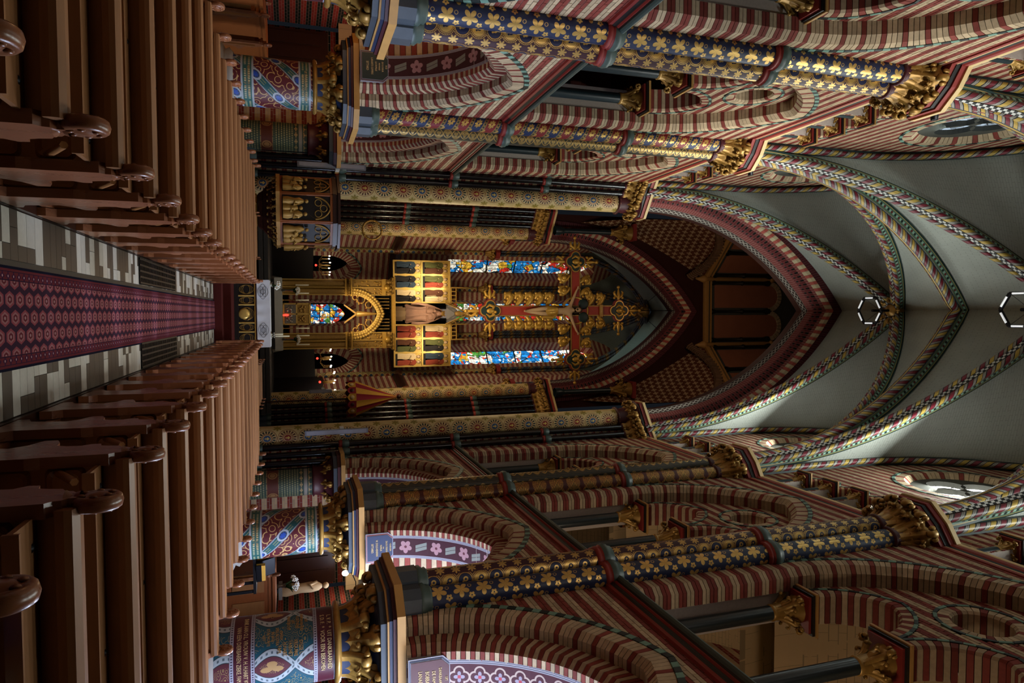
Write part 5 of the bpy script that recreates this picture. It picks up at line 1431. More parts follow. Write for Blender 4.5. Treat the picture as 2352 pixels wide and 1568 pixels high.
def make_pew():
    t = thing('pew', 'pew', 'pew', (0, 0, 0))
    for x in (0.0, PL-.03):
        e = ob('end_panel', PE, t, (x, 0, .05)); ob('finial', FI, e, (.03, 0, .94))
    for k, m in PP.items(): ob(k, m, t, (0, 0, .05))
    for k in range(4): ob('back_panel', BP, t, (.36+k*.665, -.056, .66)); ob('back_panel', BP2, t, (.36+k*.665, -.056, .32))
    for k in range(4): ob('bag_hook', HOOK, t, (.15+k*.8, -.10, .80))
    for x in (.06, PL-.1): ob('kneeler_bracket', KS, t, (x, 0, .0)); ob('ledge_bracket', BR, t, (x+.02, 0, .02))
    return t
proto = make_pew()
first = True
for k in range(NROW):
    y = 2.09+.892*k
    for side in (1, -1):
        t = proto if first else copy_tree(proto); first = False
        if side > 0: t.location = (.72, y-.14, .02); t.scale = (1, 1, 1)
        else: t.location = (-.62, y, -.02); t.scale = (-1, 1, 1)
        t['label'] = 'polished brown wooden pew, %s row counted from the altar, %s' % (ORD[NROW-1-k], SIDE[side]); t['group'] = 'nave pews with carved ends'
# desk fronts before the first rows
for side in (-1, 1):
    t = thing('kneeling_desk', 'low panelled desk in front of the first pew row, '+SIDE[side], 'pew', (side*.68, 2.02+.892*NROW, 0), 0, 'pew desks'); s = side
    t.scale = (s, 1, 1)
    for x in (0.0, PL-.03): e = ob('end_panel', PE, t, (x, 0, .05)); ob('finial', FI, e, (.03, 0, .955))
    for kk in ('backrest', 'top_rail', 'book_ledge'): ob(kk, PP[kk], t, (0, 0, .05))
    for k in range(4): ob('back_panel', BP2, t, (.36+k*.665, -.056, .55))
# choir benches in the crossing
for side, ys in ((-1, (18.5, 19.1)), (1, (18.6, 19.3, 20.0, 20.7))):
    for j, y in enumerate(ys):
        t = thing('choir_bench', 'reddish wooden choir bench beside the altar, %s from the nave, %s' % (ORD[j], SIDE[side]), 'bench', (side*1.35, y, .34), 0, 'choir benches'); t.scale = (side*.42, 1, .62)
        for x in (0.0, PL-.03): e = ob('end_panel', PE, t, (x, 0, 0)); ob('finial', FI, e, (.03, 0, .955))
        for kk in ('seat', 'backrest', 'top_rail'): ob(kk, PP[kk], t)
# booklets and small things left in the pew row beside the camera
t = thing('booklet_rack', 'stack of blue hymn booklets standing in the pew row beside the camera', 'books', (1.09, 2.50, .70), 0, None, .62)
for k in range(11):
    mb = MB(); mb.box(-.012, .012, -.07, .03, 0, .17); mb.build('booklet', 'booklet_blue', t, (-.10+k*.02, 0, 0), (.15, 0, .25))
    mb = MB(); mb.box(-.0135, .0135, -.074, -.07, .02, .13); mb.build('booklet_label', 'paper', t, (-.10+k*.02, 0, 0), (.15, 0, .25))
t = thing('box_camera', 'small pale grey boxed device lying on the pew ledge', 'device', (1.27, 2.50, .74), .3, None, .7)
mb = MB(); mb.box(-.05, .05, -.03, .03, 0, .07); mb.build('body', 'white_plastic', t); mb = MB(); mb.lathe([(.022, 0), (.022, -.02), (.014, -.022), (0, -.016)], (0, -.03, .038), 14, axis='y'); mb.build('lens', 'black_gloss', t); mb = MB(); mb.box(-.04, -.02, -.032, -.03, .05, .06); mb.build('viewfinder', 'black_gloss', t)
t = thing('pew_rack', 'small wooden rack behind the pew back holding the blue booklets', 'rack', (1.17, 2.5, .68)); mb = MB(); mb.box(-.3, .3, -.07, .08, 0, .015); mb.box(-.3, .3, -.07, -.06, .015, .05); mb.build('tray', 'wood_end', t); mb = MB(); mb.box(-.28, -.25, .06, .24, .0, .05); mb.box(.25, .28, .06, .24, .0, .05); mb.build('bracket', 'wood_end', t)
# ------------------------------------------------------------------ text helper
def text_mesh(body, size, depth=.004):
    cu = bpy.data.curves.new('t', 'FONT'); cu.body = body; cu.size = size; cu.align_x = 'CENTER'; cu.align_y = 'CENTER'; cu.extrude = depth; cu.resolution_u = 2; cu.space_line = 1.0
    o = bpy.data.objects.new('t', cu); me = bpy.data.meshes.new_from_object(o); bpy.data.objects.remove(o); bpy.data.curves.remove(cu)
    return me
def wrap_text(parent, body, size, r, z, ang, mat='cream_paint', sq=.8):
    me = text_mesh(body, size, .002)
    for v in me.vertices:
        a = ang+v.co.x*sq/r; rr = r+.004+v.co.z; v.co = (rr*cos(a), rr*sin(a), z+v.co.y)
    me.materials.clear(); me.materials.append(M[mat]); return ob('lettering', me, parent)
def tablet(side, y, lines, mats, label):
    """votive tablet on the arch soffit, facing west (towards the camera)"""
    t = thing('votive_tablet', label, 'sign', (side*5.31, y, 3.21), 0, 'votive tablets')
    def outline(k): return [(-.33+k, k*.7), (.33-k, k*.7), (.33-k, .50-k*.4), (.20-k*.5, .64-k), (-.20+k*.5, .64-k), (-.33+k, .50-k*.4)]
    mb = MB(); mb.prism(outline(0), -.03, .05, 0, 'y'); mb.build('frame', 'grey_paint', t)
    mb = MB(); mb.prism(outline(.022), -.034, -.029, 0, 'y'); mb.build('frame_line', mats[1], t)
    mb = MB(); mb.prism(outline(.038), -.037, -.032, 0, 'y'); mb.build('frame_line', 'grey_paint', t)
    mb = MB(); mb.prism(outline(.05), -.042, -.035, 0, 'y'); mb.build('plate', mats[0], t)
    for (tx, z, s, sq) in lines:
        me = text_mesh(tx, s, .002); me.materials.clear(); me.materials.append(M['gold_bright' if 0 else 'cream_paint'])
        for v in me.vertices: v.co = (v.co.x*sq, -.044-v.co.z, z+v.co.y)
        ob('lettering', me, t)
    return t
tablet(-1, PY[2]-1.14, [('N D', .555, .055, .8), ('DU S.COEUR', .475, .052, .72), ('PROTEGEZ', .405, .045, .72), ('LA FAMILLE', .335, .055, .72), ('L.HAARTS CUYPERS', .25, .062, .66), ('SITTARD', .15, .07, .72)], ('dark_green_paint', 'maroon_paint'), 'dark votive tablet lettered SITTARD above the ribbon column, pulpit side')
tablet(1, PY[2]-1.14, [('VOOR EEN', .54, .05, .75), ('ZALIG STERFUUR', .455, .055, .7), ('DER', .385, .035, .8), ('FAMILIE', .33, .055, .75), ('W. DOLS-HENDRIX', .24, .065, .66), ('SITTARD.', .14, .07, .75)], ('blue_paint', 'red_paint'), 'blue votive tablet lettered W. DOLS-HENDRIX SITTARD')
tablet(1, PY[1]-1.14, [('· UIT', .545, .055, .75), ('DANKBAARHEID', .455, .062, .7), ('DE FAMILIE', .36, .07, .75), ('BOBBAERS', .265, .08, .72), ('LANAEKEN.', .165, .08, .72)], ('maroon_paint', 'blue_paint'), 'maroon votive tablet lettered DANKBAARHEID DE FAMILIE BOBBAERS LANAEKEN')
for o in list(COL.objects):
    if o.name.startswith('painted_column') and o.location.x > 0 and abs(o.location.y-PY[1]) < .1:
        a = -2.30
        wrap_text(o, 'DANK AAN O.L. VROUW V. H. H.HART VOOR', .085, .53, 1.015, a+.22, 'cream_paint', .62); wrap_text(o, 'VAN EEN DIERBAREN ZIEKE. FAM.', .085, .53, .925, a+.28, 'cream_paint', .62)
        wrap_text(o, 'L. V. P.  *  UIT DANKBAARHEID', .085, .522, 2.165, a+.25, 'cream_paint', .7); wrap_text(o, 'S. D. F.  *  VOOR EEN BEKOMEN', .085, .522, 2.07, a+.25, 'cream_paint', .7)
        for (tx, z, da, s) in (('ONZE L.\nVROUWE\nVAN HET\nH.HART\nFAM.', 1.62, .30, .075), ('UIT\nDANKBAARHEID\nA.STEYVENS\nUIT\nMAASTRICHT', 1.72, -.42, .06), ('MARIA\nSPES NOSTRA\nIN VITA\nET IN MORTE\n1907', 1.38, -.06, .06), ('PRO\nPOPULO\n1907\nSITTARD', .72, .25, .07)): wrap_text(o, tx, s, .527, z, a+da, 'ochre_paint', .7)
    if o.name.startswith('painted_column') and abs(o.location.y-PY[2]) < .1:
        a = -pi/2-(.28 if o.location.x > 0 else -.28)
        wrap_text(o, 'HERINNERING AAN O.L.VROUW', .075, .53, 0.91, a, 'ochre_paint', .62); wrap_text(o, 'EN HET JUBELJAAR 1904', .07, .53, .84, a, 'ochre_paint', .62)
        wrap_text(o, 'UIT DANKBAARHEID VOOR EEN', .075, .522, 2.09, a, 'cream_paint', .62); wrap_text(o, 'BEKOMEN GUNST FAM.', .07, .522, 2.025, a, 'cream_paint', .62)
# ------------------------------------------------------------------ nave altar
def foliage_ring(mb, c, R, n, r, mat=0):
    for k in range(n): a = 2*pi*k/n; mb.ball((c[0]+R*cos(a), c[1], c[2]+R*sin(a)), r, 6, 4, mat)
t = thing('nave_altar', 'dark altar table with gilt frontal medallion and a white embroidered cloth, behind the carpet', 'altar', (.06, 18.6, .34))
mb = MB(); mb.box(-.86, .86, 0, .85, 0, .1); mb.build('plinth', 'wood_black', t)
mb = MB(); mb.box(-.80, .80, .06, .8, .1, .52); mb.build('body', 'wood_black', t)
for x in (-.79, -.46, -.23, .23, .46, .79):
    mb = MB(); mb.lathe([(.022, .08), (.022, .5)], (x, .03, 0), 8); mb.build('frontal_bar', 'gold_bright', t)
mb = MB(); mb.box(-.82, .82, .0, .05, .48, .51); mb.build('frontal_rail', 'gold', t)
mb = MB(); mb.lathe([(0, -.03), (.10, -.035), (.13, -.02), (.14, 0)], (0, .05, .23), 28, axis='y'); mb.build('medallion', 'gold_bright', t)
for x, w in ((-.62, .14), (-.345, .1), (0, .2), (.345, .1), (.62, .14)):
    mb = MB()
    for k in range(3):
        a = [(x+w*.8*cos(q/16*2*pi+k), .045, .29+.17*sin(q/16*2*pi+k)*(1-.25*k)) for q in range(17)]; mb.tube(a, .006, 4)
    mb.build('tracery', 'gold_dark', t)
mb = MB(); mb.box(-.88, .88, -.02, .9, .51, .54); mb.build('table_top', 'wood_dark', t)
mb = MB()
mb.grid(lambda u, v: (-.86+1.72*u, -.03-.012*sin(u*38)*(1-v), .54+.31*v), 60, 6); mb.box(-.86, .86, -.03, .9, .84, .855)
for s in (-1, 1): mb.grid(lambda u, v: (s*(.862+.012*sin(u*14)*(1-v)), -.03+.93*u, .42+.43*v), 20, 4)
cl = mb.build('altar_cloth', 'white_cloth', None, (.06, 18.6, .34)); tag(cl, 'white cloth with outlined flowers hanging over the nave altar', 'tablecloth')
for x in (-.56, .42):
    mb = MB()
    for k in range(4): mb.tube([(x+.13*cos(q/14*2*pi)+.06*cos(k*pi/2), -.046, .69+.07*sin(q/14*2*pi)+.05*sin(k*pi/2)) for q in range(15)], .004, 4)
    mb.build('embroidery', 'lead', cl)
def candle(name, label, loc, h, r=.02, stick=.3, mat='gold', grp=None):
    t = thing(name, label, 'candle', loc, 0, grp)
    mb = MB(); mb.lathe([(.07, 0), (.075, .015), (.03, .03), (.016, .06), (.028, stick*.5), (.016, stick*.6), (.016, stick-.05), (.05, stick-.02), (.05, stick)], n=12); mb.build('candlestick', mat, t)
    mb = MB(); mb.lathe([(r, stick), (r, stick+h), (.004, stick+h+.005)], n=10); mb.build('wax', 'wax', t); return t
for j, (x, y, h) in enumerate(((.66, 19.2, .36), (.60, 18.9, .20))): candle('altar_candle', 'white candle on the %s of the nave altar' % ('back edge' if j == 0 else 'front'), (x, y, 1.195), h, .018, .1, 'silver', 'nave altar candles')
def bouquet(label, loc, R, n, petal='petal', vase=.22, grp=None, seed=1):
    t = thing('flower_vase', label, 'flowers', loc, 0, grp); rd = random.Random(seed)
    mb = MB(); mb.lathe([(.05, 0), (.07, .02), (.045, vase*.4), (.06, vase*.8), (.08, vase)], n=12); mb.build('vase', 'silver', t)
    for k in range(n):
        a, b = rd.uniform(0, 2*pi), rd.uniform(.1, 1.2); p = Vector((R*cos(a)*sin(b), R*sin(a)*sin(b), vase+R*.35+R*cos(b)*.9))
        mb = MB()
        for q in range(5): c = 2*pi*q/5; mb.ball((p.x+.035*cos(c), p.y+.012*sin(q), p.z+.035*sin(c)), .026, 6, 4, 0)
        mb.ball(tuple(p), .015, 6, 4, 1); mb.build('blossom', [petal, 'canopy_yellow'], t)
    mb = MB()
    for k in range(n): a = rd.uniform(0, 2*pi); mb.tube([(0, 0, vase*.7), (R*.4*cos(a), R*.4*sin(a), vase+R*.5), (R*.9*cos(a), R*.9*sin(a), vase+R*.75)], [.02, .03, .004], 5, sx=.3)
    mb.build('leaves', 'leaf_green', t); return t
bouquet('white flowers with green leaves at the end of the nave altar towards the pulpit', (-.70, 18.95, 1.195), .12, 6, vase=.06, seed=4)
# ------------------------------------------------------------------ high altar: mensa, gilt ciborium, retable
AX = 0.08; AY = 34.8
t = thing('high_altar', 'high altar block with white cloth band below the gilt canopy', 'altar', (AX, AY, .8))
mb = MB(); mb.box(-1.7, 1.7, 0, 1.0, 0, .35); mb.build('mensa', 'wood_black', t)
mb = MB(); mb.grid(lambda u, v: (-1.76+3.52*u, -.03-.01*sin(u*60)*(1-v), .16+.36*v), 70, 3); mb.box(-1.76, 1.76, -.03, 1.0, .50, .52)
for s in (-1, 1): mb.add([(s*1.76, -.03, .52), (s*1.76, .6, .52), (s*1.86, .3, .05), (s*1.72, -.05, .02)], [(0, 1, 2, 3)])
cl = mb.build('altar_cloth', 'linen', None, (AX, AY, .8)); tag(cl, 'pale linen cloth over the high altar with drooping ends', 'tablecloth')
t = thing('tabernacle', 'square silver and gold framed tabernacle with four relief panels on the high altar', 'tabernacle', (AX, AY+.35, 1.32))
mb = MB(); mb.box(-.54, .54, 0, .5, 0, 1.32); mb.build('case', 'gold_dark', t)
for ix in (0, 1):
    for iz in (0, 1):
        mb = MB(); x0 = -.46+ix*.47; z0 = .1+iz*.58; mb.box(x0, x0+.44, -.025, 0, z0, z0+.54)
        for q in range(9): mb.ball((x0+.08+.035*q, -.03, z0+.2+.12*sin(q*1.7+ix)+.03*iz), .05, 6, 4)
        mb.build('relief_panel', 'silver' if iz == 0 else 'gold_dark', t)
mb = MB()
for x in (-.5, 0, .5): mb.box(x-.03, x+.03, -.04, .0, .03, 1.28)
for z in (.05, .65, 1.26): mb.box(-.53, .53, -.04, 0, z-.03, z+.03)
mb.build('frame', 'gold_bright', t)
t = thing('sanctuary_lamp', 'small red glass lamp standing before the tabernacle', 'lamp', (AX+.05, AY+.2, 1.32)); mb = MB(); mb.lathe([(.03, 0), (.045, .05), (.05, .2), (.03, .28), (0, .28)], n=12); mb.build('glass', 'red_glow', t); mb = MB(); mb.lathe([(.06, 0), (.03, .02)], n=12); mb.build('foot', 'gold', t)
for j, x in enumerate((-1.42, -1.02, -.68, .70, 1.06, 1.5)): candle('altar_candle', 'tall white candle on the high altar, %s from the pulpit side' % ORD[j], (AX+x, AY+.28, 1.32), .62, .03, .62, 'gold_dark', 'high altar candles')
bouquet('white lilies on the high altar towards the pulpit', (AX-1.15, AY-.04, 1.32), .22, 12, vase=.5, grp='altar flowers', seed=2); bouquet('white lilies on the high altar away from the pulpit', (AX+1.22, AY-.04, 1.32), .22, 12, vase=.5, grp='altar flowers', seed=3)
# ciborium
CYB = 36.0
t = thing('altar_ciborium', 'gilt gothic canopy with pointed openwork arch and two gilt pillars above the high altar', 'canopy', (AX, CYB, 0))
for s in (-1, 1):
    p = ob('pillar', None, t)
    for k, dx in enumerate((-.19, .19)):
        mb = MB(); mb.prism([(s*1.36+dx+.19*cos(pi/8+i*pi/4), .19*sin(pi/8+i*pi/4)) for i in range(8)], .8, 4.35, 0, 'z'); mb.build('shaft', 'wood_orange' if 0 else 'gold_dark', p)
    for x in (-.38, 0, .38):
        mb = MB(); mb.lathe([(.03, .8), (.03, 6.3)], (s*1.36+x, -.2, 0), 8); mb.build('rod', 'gold_bright', p)
    mb = MB(); mb.box(s*1.36-.44, s*1.36+.44, -.26, .26, 4.35, 4.42); mb.box(s*1.36-.40, s*1.36+.40, -.22, .22, 4.42, 4.62)
    mb.box(s*1.36-.46, s*1.36+.46, -.28, .28, 4.62, 4.70); mb.build('capital', 'gold', p)
    for q in range(7): ob('leaf', CROCK, p, (s*1.36-.36+q*.12, -.2, 4.3), (0, 0, -pi/2), .34)
    mb = MB(); mb.box(s*1.36-.36, s*1.36+.36, -.12, .2, 4.7, 6.3); mb.build('buttress', 'gold_dark', p)
    mb = MB()
    rd = random.Random(5)
    for q in range(46): mb.ball((s*1.36+rd.uniform(-.33, .33), -.14, rd.uniform(4.75, 6.25)), rd.uniform(.03, .06), 5, 4)
    mb.build('foliage', 'gold', p)['kind'] = 'stuff'
    mb = MB(); mb.box(s*1.36-.42, s*1.36+.42, -.26, .26, 6.2, 6.4); mb.ball((s*1.36, -.25, 6.5), .2, 8, 6); mb.box(s*1.36-.4, s*1.36+.4, -.2, .2, 6.4, 6.78); mb.build('corner_block', 'gold', p)
    for q in range(4): ob('leaf', CROCK, p, (s*1.36-.3+q*.2, -.22, 6.38), (0, 0, -pi/2), .4)
arcp = arc_pts(1.02, .35, 4.7, 16)
mb = MB(); mb.tube([(a, -.12, b) for a, b in arcp], .055, 8); mb.tube([(a*1.16, -.12, 4.7+(b-4.7)*1.13) for a, b in arcp], .05, 8); mb.build('arch_roll', 'gold_bright', t)
mb = MB()
for a, b in arc_pts(1.1, .35, 4.7, 15): mb.ball((a, -.16, b), .085, 7, 5); mb.ball((a*1.14, -.18, 4.7+(b-4.7)*1.12), .075, 7, 5); mb.ball((a*.9, -.12, 4.7+(b-4.7)*.92), .05, 6, 5)
mb.build('arch_foliage', 'gold_bright', t)['kind'] = 'stuff'
mb = MB()
fr = [(Vector((a, 0, b)), Vector((a, 0, b-4.3)).normalized(), Vector((0, 1, 0))) for a, b in arcp]; mb.sweep([(-.05, -.1), (-.05, .25), (.28, .25), (.28, -.1)], fr, 0, closed=True); mb.build('arch_band', 'gold_bright', t)
for s in (-1, 1):   # cusped tracery inside the arch
    mb = MB()
    for (cx, cz, r) in ((.74, 5.15, .2), (.47, 5.55, .17), (.84, 4.85, .12)): mb.tube([(s*(cx+r*cos(q/16*2*pi)), -.05, cz+r*sin(q/16*2*pi)) for q in range(17)], .032, 6)
    for (cx, cz) in ((.55, 5.2), (.63, 4.95), (.3, 5.42), (.52, 5.05)): mb.ball((s*cx, -.05, cz), .05, 6, 5)
    mb.build('cusp', 'gold_dark', t)
for s in (-1, 1):   # spandrel lancets
    for k in range(5):
        x = s*(.28+k*.17); zb = 4.72+sqrt(max(0, (1.37)**2-(abs(x)+.35)**2))+.25 if abs(x)+.35 < 1.37 else 4.9
        mb = MB(); mb.box(x-.02, x+.02, -.08, .02, zb, 6.6); mb.build('mullion', 'gold_dark', t)
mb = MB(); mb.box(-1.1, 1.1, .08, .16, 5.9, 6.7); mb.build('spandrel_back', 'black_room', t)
mb = MB(); mb.box(-1.85, 1.85, -.32, .9, 6.72, 6.80); mb.box(-1.92, 1.92, -.38, .9, 6.80, 6.88); mb.build('cornice', 'gold', t)
mb = MB(); mb.lathe([(.10, 4.9), (.16, 4.95), (.05, 5.9), (.02, 6.25)], (0, 0, 0), 8); mb.build('spire', 'gold_dark', t)
mb = MB(); mb.prism([(-.5, 4.3), (0, 5.0), (.5, 4.3), (.42, 4.3), (0, 4.85), (-.42, 4.3)], -.05, .15, 0, 'y'); mb.build('gable', 'gold_dark', t)
# little stained window behind the tabernacle
mb = MB(); pl = [(-.55, 2.7), (.55, 2.7), (.55, 3.7)]+[(.55*(1-i/6)**.8, 3.7+.95*(i/6)**.8) for i in range(1, 7)]+[(-.55*(i/6)**.8 if 0 else -.55*(1-(5-i)/6)**.8, 3.7+.95*((5-i)/6)**.8) for i in range(6)]
pl = [(-.55, 2.7), (.55, 2.7)]+[(a, b) for a, b in arc_pts(.55, .5, 3.7, 8)][::-1]
w = MB(); w.add([(AX+a, 39.95, b) for a, b in pl], [tuple(range(len(pl)))], 0, [[(a, b) for a, b in pl]]); o = w.build('window_20', 'glass_low'); struct(o, 'small pointed stained window shining behind the tabernacle')
mb = MB()
for x in (-.55, -.18, .18, .55): mb.box(AX+x-.02, AX+x+.02, 39.88, 39.92, 2.7, 3.8 if abs(x) > .3 else 4.4)
for z in (2.72, 3.25, 3.8): mb.box(AX-.56, AX+.56, 39.88, 39.92, z-.02, z+.02)
mb.build('lead_bar', 'lead', o)
# retable wings with painted saints
def saint_mesh(kind, mat, rd):
    mb = MB(); w = rd.uniform(.9, 1.1)
    body = [(-.20*w, 0), (.21*w, 0), (.20*w, .25), (.17*w, .5), (.20*w, .78), (.17*w, 1.02), (.07, 1.10), (-.07, 1.10), (-.17*w, 1.02), (-.20*w, .75), (-.16*w, .5), (-.19*w, .25)]
    mb.prism(body, -.012, 0, 0, 'y'); 
    for k in range(4): x = -.12+k*.08+rd.uniform(-.02, .02); mb.tube([(x, -.016, .05), (x+rd.uniform(-.04, .04), -.02, .45), (x+rd.uniform(-.05, .05), -.016, .85)], .012, 4, 0)
    mb.tube([(.16*w, -.014, .95), (.12*w, -.03, .70), (-.02, -.035, .80)], [.05, .045, .03], 6, 0)
    mb.ball((0, -.016, 1.21), .085, 10, 7, 1, (1, .3, 1.2)); mb.ball((0, -.004, 1.24), .10, 10, 7, 2, (1, .2, 1.1))
    mb.ball((-.04, -.04, .80), .03, 6, 4, 1)
    mb.lathe([(.14, -.002), (.16, -.006), (.16, 0)], (0, 0, 1.22), 20, 3, axis='y')
    return mb.mesh('saint', [mat, 'skin', 'hair', 'gold_bright'])
rt = {}
rd = random.Random(11); robes = ['robe_red', 'robe_brown', 'robe_green', 'robe_blue', 'robe_white', 'robe_black']
SN = {('robe_red'): 'red', 'robe_brown': 'brown', 'robe_green': 'green', 'robe_blue': 'blue grey', 'robe_white': 'cream', 'robe_black': 'black'}
RY = 36.75
for side in (-1, 1):
    t = thing('retable_wing', 'gilt altarpiece wing with six panels of painted saints, '+SIDE[side], 'altarpiece', (AX+side*1.72, RY, 6.92), 0, 'altarpiece wings')
    mb = MB(); mb.box(-1.14, 1.14, 0, .12, 0, 3.12); mb.build('board', 'panel_gold', t)
    mb = MB()
    for x in (-1.12, -.38, .38, 1.12): mb.box(x-.035, x+.035, -.04, .0, 0, 3.12)
    for z in (.04, 1.55, 3.08): mb.box(-1.14, 1.14, -.045, 0, z-.04, z+.04)
    mb.build('frame', 'gold_bright', t)
    for ix in range(3):
        for iz in range(2):
            p = ob('saint_panel', None, t, (-.75+ix*.75, -.0, .08+iz*1.52))
            mb = MB(); mb.box(-.31, .31, -.012, 0, .0, .13); mb.build('caption_band', 'robe_black', p)
            mb = MB(); mb.box(-.30, .30, -.009, 0, .14, .3); mb.build('painted_ground', 'plaster_brown', p)
            mb = MB(); mb.box(-.32, .32, -.004, 0, .0, 1.44); mb.build('gold_field', 'panel_gold', p)
            for q in (-.145, .145):
                r_ = rd.choice(robes); ob('saint', saint_mesh(0, r_, rd), p, (q, -.006, .12), None, (.92, 1, .92))
            for q in (-.2, 0, .2):
                mb = MB(); mb.tube([(q+.04*cos(k), -.01, 1.36+.025*sin(k)) for k in range(7)], .006, 4); mb.build('gilt_scroll', 'plaster_brown', p)
# cresting, statue, canopy of the retable
for side in (-1, 1):
    t = thing('retable_cresting', 'gilt openwork cresting with pinnacles on top of the altarpiece, '+SIDE[side], 'ornament', (AX+side*1.0, RY, 10.06), 0, 'altarpiece crestings')
    mb = MB(); mb.box(-.45, .45, -.03, .03, 0, .05); mb.box(-.45, .45, -.03, .03, .28, .32)
    for k in range(5): mb.box(-.42+k*.21-.02, -.42+k*.21+.02, -.03, .03, .05, .28)
    mb.build('gallery', 'gold', t)
    for x in (-.42, .42):
        mb = MB(); mb.lathe([(.04, 0), (.04, .5), (.02, .9), (.005, 1.1)], (x, 0, 0), 6); mb.build('pinnacle', 'gold_dark', t)
t = thing('virgin_statue', 'pale rose stone statue of a robed crowned woman holding a child, between the altarpiece wings', 'statue', (AX, RY-.25, 6.9))
mb = MB(); mb.prism([(.42*cos(i*pi/4+pi/8), .36*sin(i*pi/4+pi/8)) for i in range(8)], 0, .45, 0, 'z'); mb.prism([(.36*cos(i*pi/4+pi/8), .3*sin(i*pi/4+pi/8)) for i in range(8)], .45, .6, 0, 'z'); mb.build('pedestal', 'plaster_warm', t)
def fold(a, z): return 1+.20*sin(a*9+z*1.3)*max(0, 1-(z-.6)/1.9)+.08*sin(a*15+z*3)
mb = MB(); mb.lathe([(.40, .6), (.43, .7), (.36, 1.1), (.34, 1.5), (.40, 1.75), (.38, 2.0), (.28, 2.2), (.12, 2.3)], (0, 0, 0), 48, 0, fold=fold); o = mb.build('robe', 'statue_stone', t); o.scale = (1, .7, 1)
mb = MB(); mb.lathe([(.5, .95), (.54, 1.3), (.48, 1.8), (.36, 2.2), (.24, 2.5), (.15, 2.64), (0, 2.66)], (0, .08, 0), 40, 0, a0=-.35, a1=pi+.35, fold=lambda a, z: 1+.14*sin(a*11+z*2)); o = mb.build('mantle', 'statue_stone', t); o.scale = (1, .75, 1)
mb = MB(); mb.ball((0, -.08, 2.44), .125, 16, 12, 0, (.85, .9, 1.2)); mb.ball((0, -.19, 2.42), .022, 6, 5, 0, (.8, 1, 1.4))
for s in (-1, 1): mb.ball((s*.045, -.175, 2.46), .016, 6, 4, 0)
mb.lathe([(.05, 2.24), (.055, 2.34)], (0, -.05, 0), 12); mb.build('head', 'statue_stone', t)
mb = MB(); mb.lathe([(.12, 2.56), (.14, 2.72), (.13, 2.72), (.11, 2.56)], (0, -.03, 0), 14); 
for k in range(7): a = k*2*pi/7; mb.ball((.14*cos(a), -.03+.14*sin(a), 2.76), .03, 6, 4)
mb.build('crown', 'gold_dark', t)
mb = MB()
for s in (-1, 1): mb.tube([(s*.3, 0, 2.12), (s*.36, -.14, 1.8), (s*.12, -.30, 1.72)], [.09, .085, .05], 8)
mb.build('sleeves', 'statue_stone', t)
c = ob('child', None, t); mb = MB(); mb.lathe([(.10, 1.70), (.12, 1.85), (.11, 2.0), (.05, 2.1)], (-.13, -.28, 0), 14, 0, fold=lambda a, z: 1+.08*sin(a*7)); mb.ball((-.13, -.3, 2.17), .075, 10, 8); mb.tube([(-.05, -.32, 2.0), (.02, -.4, 2.02), (.06, -.42, 2.1)], [.03, .025, .018], 6); mb.build('body', 'statue_stone', c)
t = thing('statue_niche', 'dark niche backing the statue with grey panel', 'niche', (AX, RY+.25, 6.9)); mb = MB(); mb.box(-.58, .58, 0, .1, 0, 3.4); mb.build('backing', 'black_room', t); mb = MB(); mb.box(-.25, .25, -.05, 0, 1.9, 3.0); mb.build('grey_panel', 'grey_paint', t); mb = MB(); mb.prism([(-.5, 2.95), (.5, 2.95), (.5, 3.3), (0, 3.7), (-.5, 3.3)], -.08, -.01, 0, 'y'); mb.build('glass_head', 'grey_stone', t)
t = thing('statue_canopy', 'brown gilt spired canopy above the statue', 'canopy', (AX, RY-.1, 9.75))
for s in (-1, 1):
    mb = MB(); mb.tube([(s*.56, 0, 0), (s*.5, 0, .35), (s*.22, -.05, .8), (0, -.1, 1.25)], .045, 6); mb.tube([(s*.56, .0, 0), (s*.3, -.15, .55), (s*.12, -.2, 1.1)], .03, 6); mb.build('gable_rib', 'gold_dark', t)
    for k in range(5): ob('leaf', CROCK, t, (s*(.52-k*.11), -.05, .2+k*.2), (0, 0, 0 if s > 0 else pi), .22)
mb = MB(); mb.lathe([(.10, .5), (.16, .7), (.08, 1.0), (.16, 1.2), (.06, 1.5), (.1, 1.7), (.02, 2.1)], (0, -.1, 0), 8); mb.build('spire', 'gold_dark', t)
for k in range(6): ob('leaf', CROCK, t, (.08*cos(k*pi/3), -.1+.08*sin(k*pi/3), 1.0), (0, 0, k*pi/3), .4)
# ------------------------------------------------------------------ triumphal cross
CY = 31.4
t = thing('triumphal_cross', 'large red cross with gilt leaf crockets and quatrefoil ends hanging before the apse', 'crucifix', (0, CY, 0))
XA = -.05
ZL, ZC, ZT = 10.75, 15.15, 17.55; HX = 2.42; TH = .07
def bar(x0, x1, z0, z1, nm):
    mb = MB(); mb.box(x0, x1, -TH, TH, z0, z1, 0)
    e = .05; mb.box(x0, x0+e, -TH-.03, TH+.03, z0, z1, 1); mb.box(x1-e, x1, -TH-.03, TH+.03, z0, z1, 1)
    if x1-x0 > z1-z0: mb = MB(); mb.box(x0, x1, -TH, TH, z0, z1, 0); mb.box(x0, x1, -TH-.03, TH+.03, z0, z0+e, 1); mb.box(x0, x1, -TH-.03, TH+.03, z1-e, z1, 1)
    mb.build(nm, ['paint_red', 'gold_dark'], t)
bar(XA-.26, XA+.26, ZL, ZT, 'upright'); bar(XA-HX, XA+HX, ZC-.26, ZC+.26, 'crossbeam')
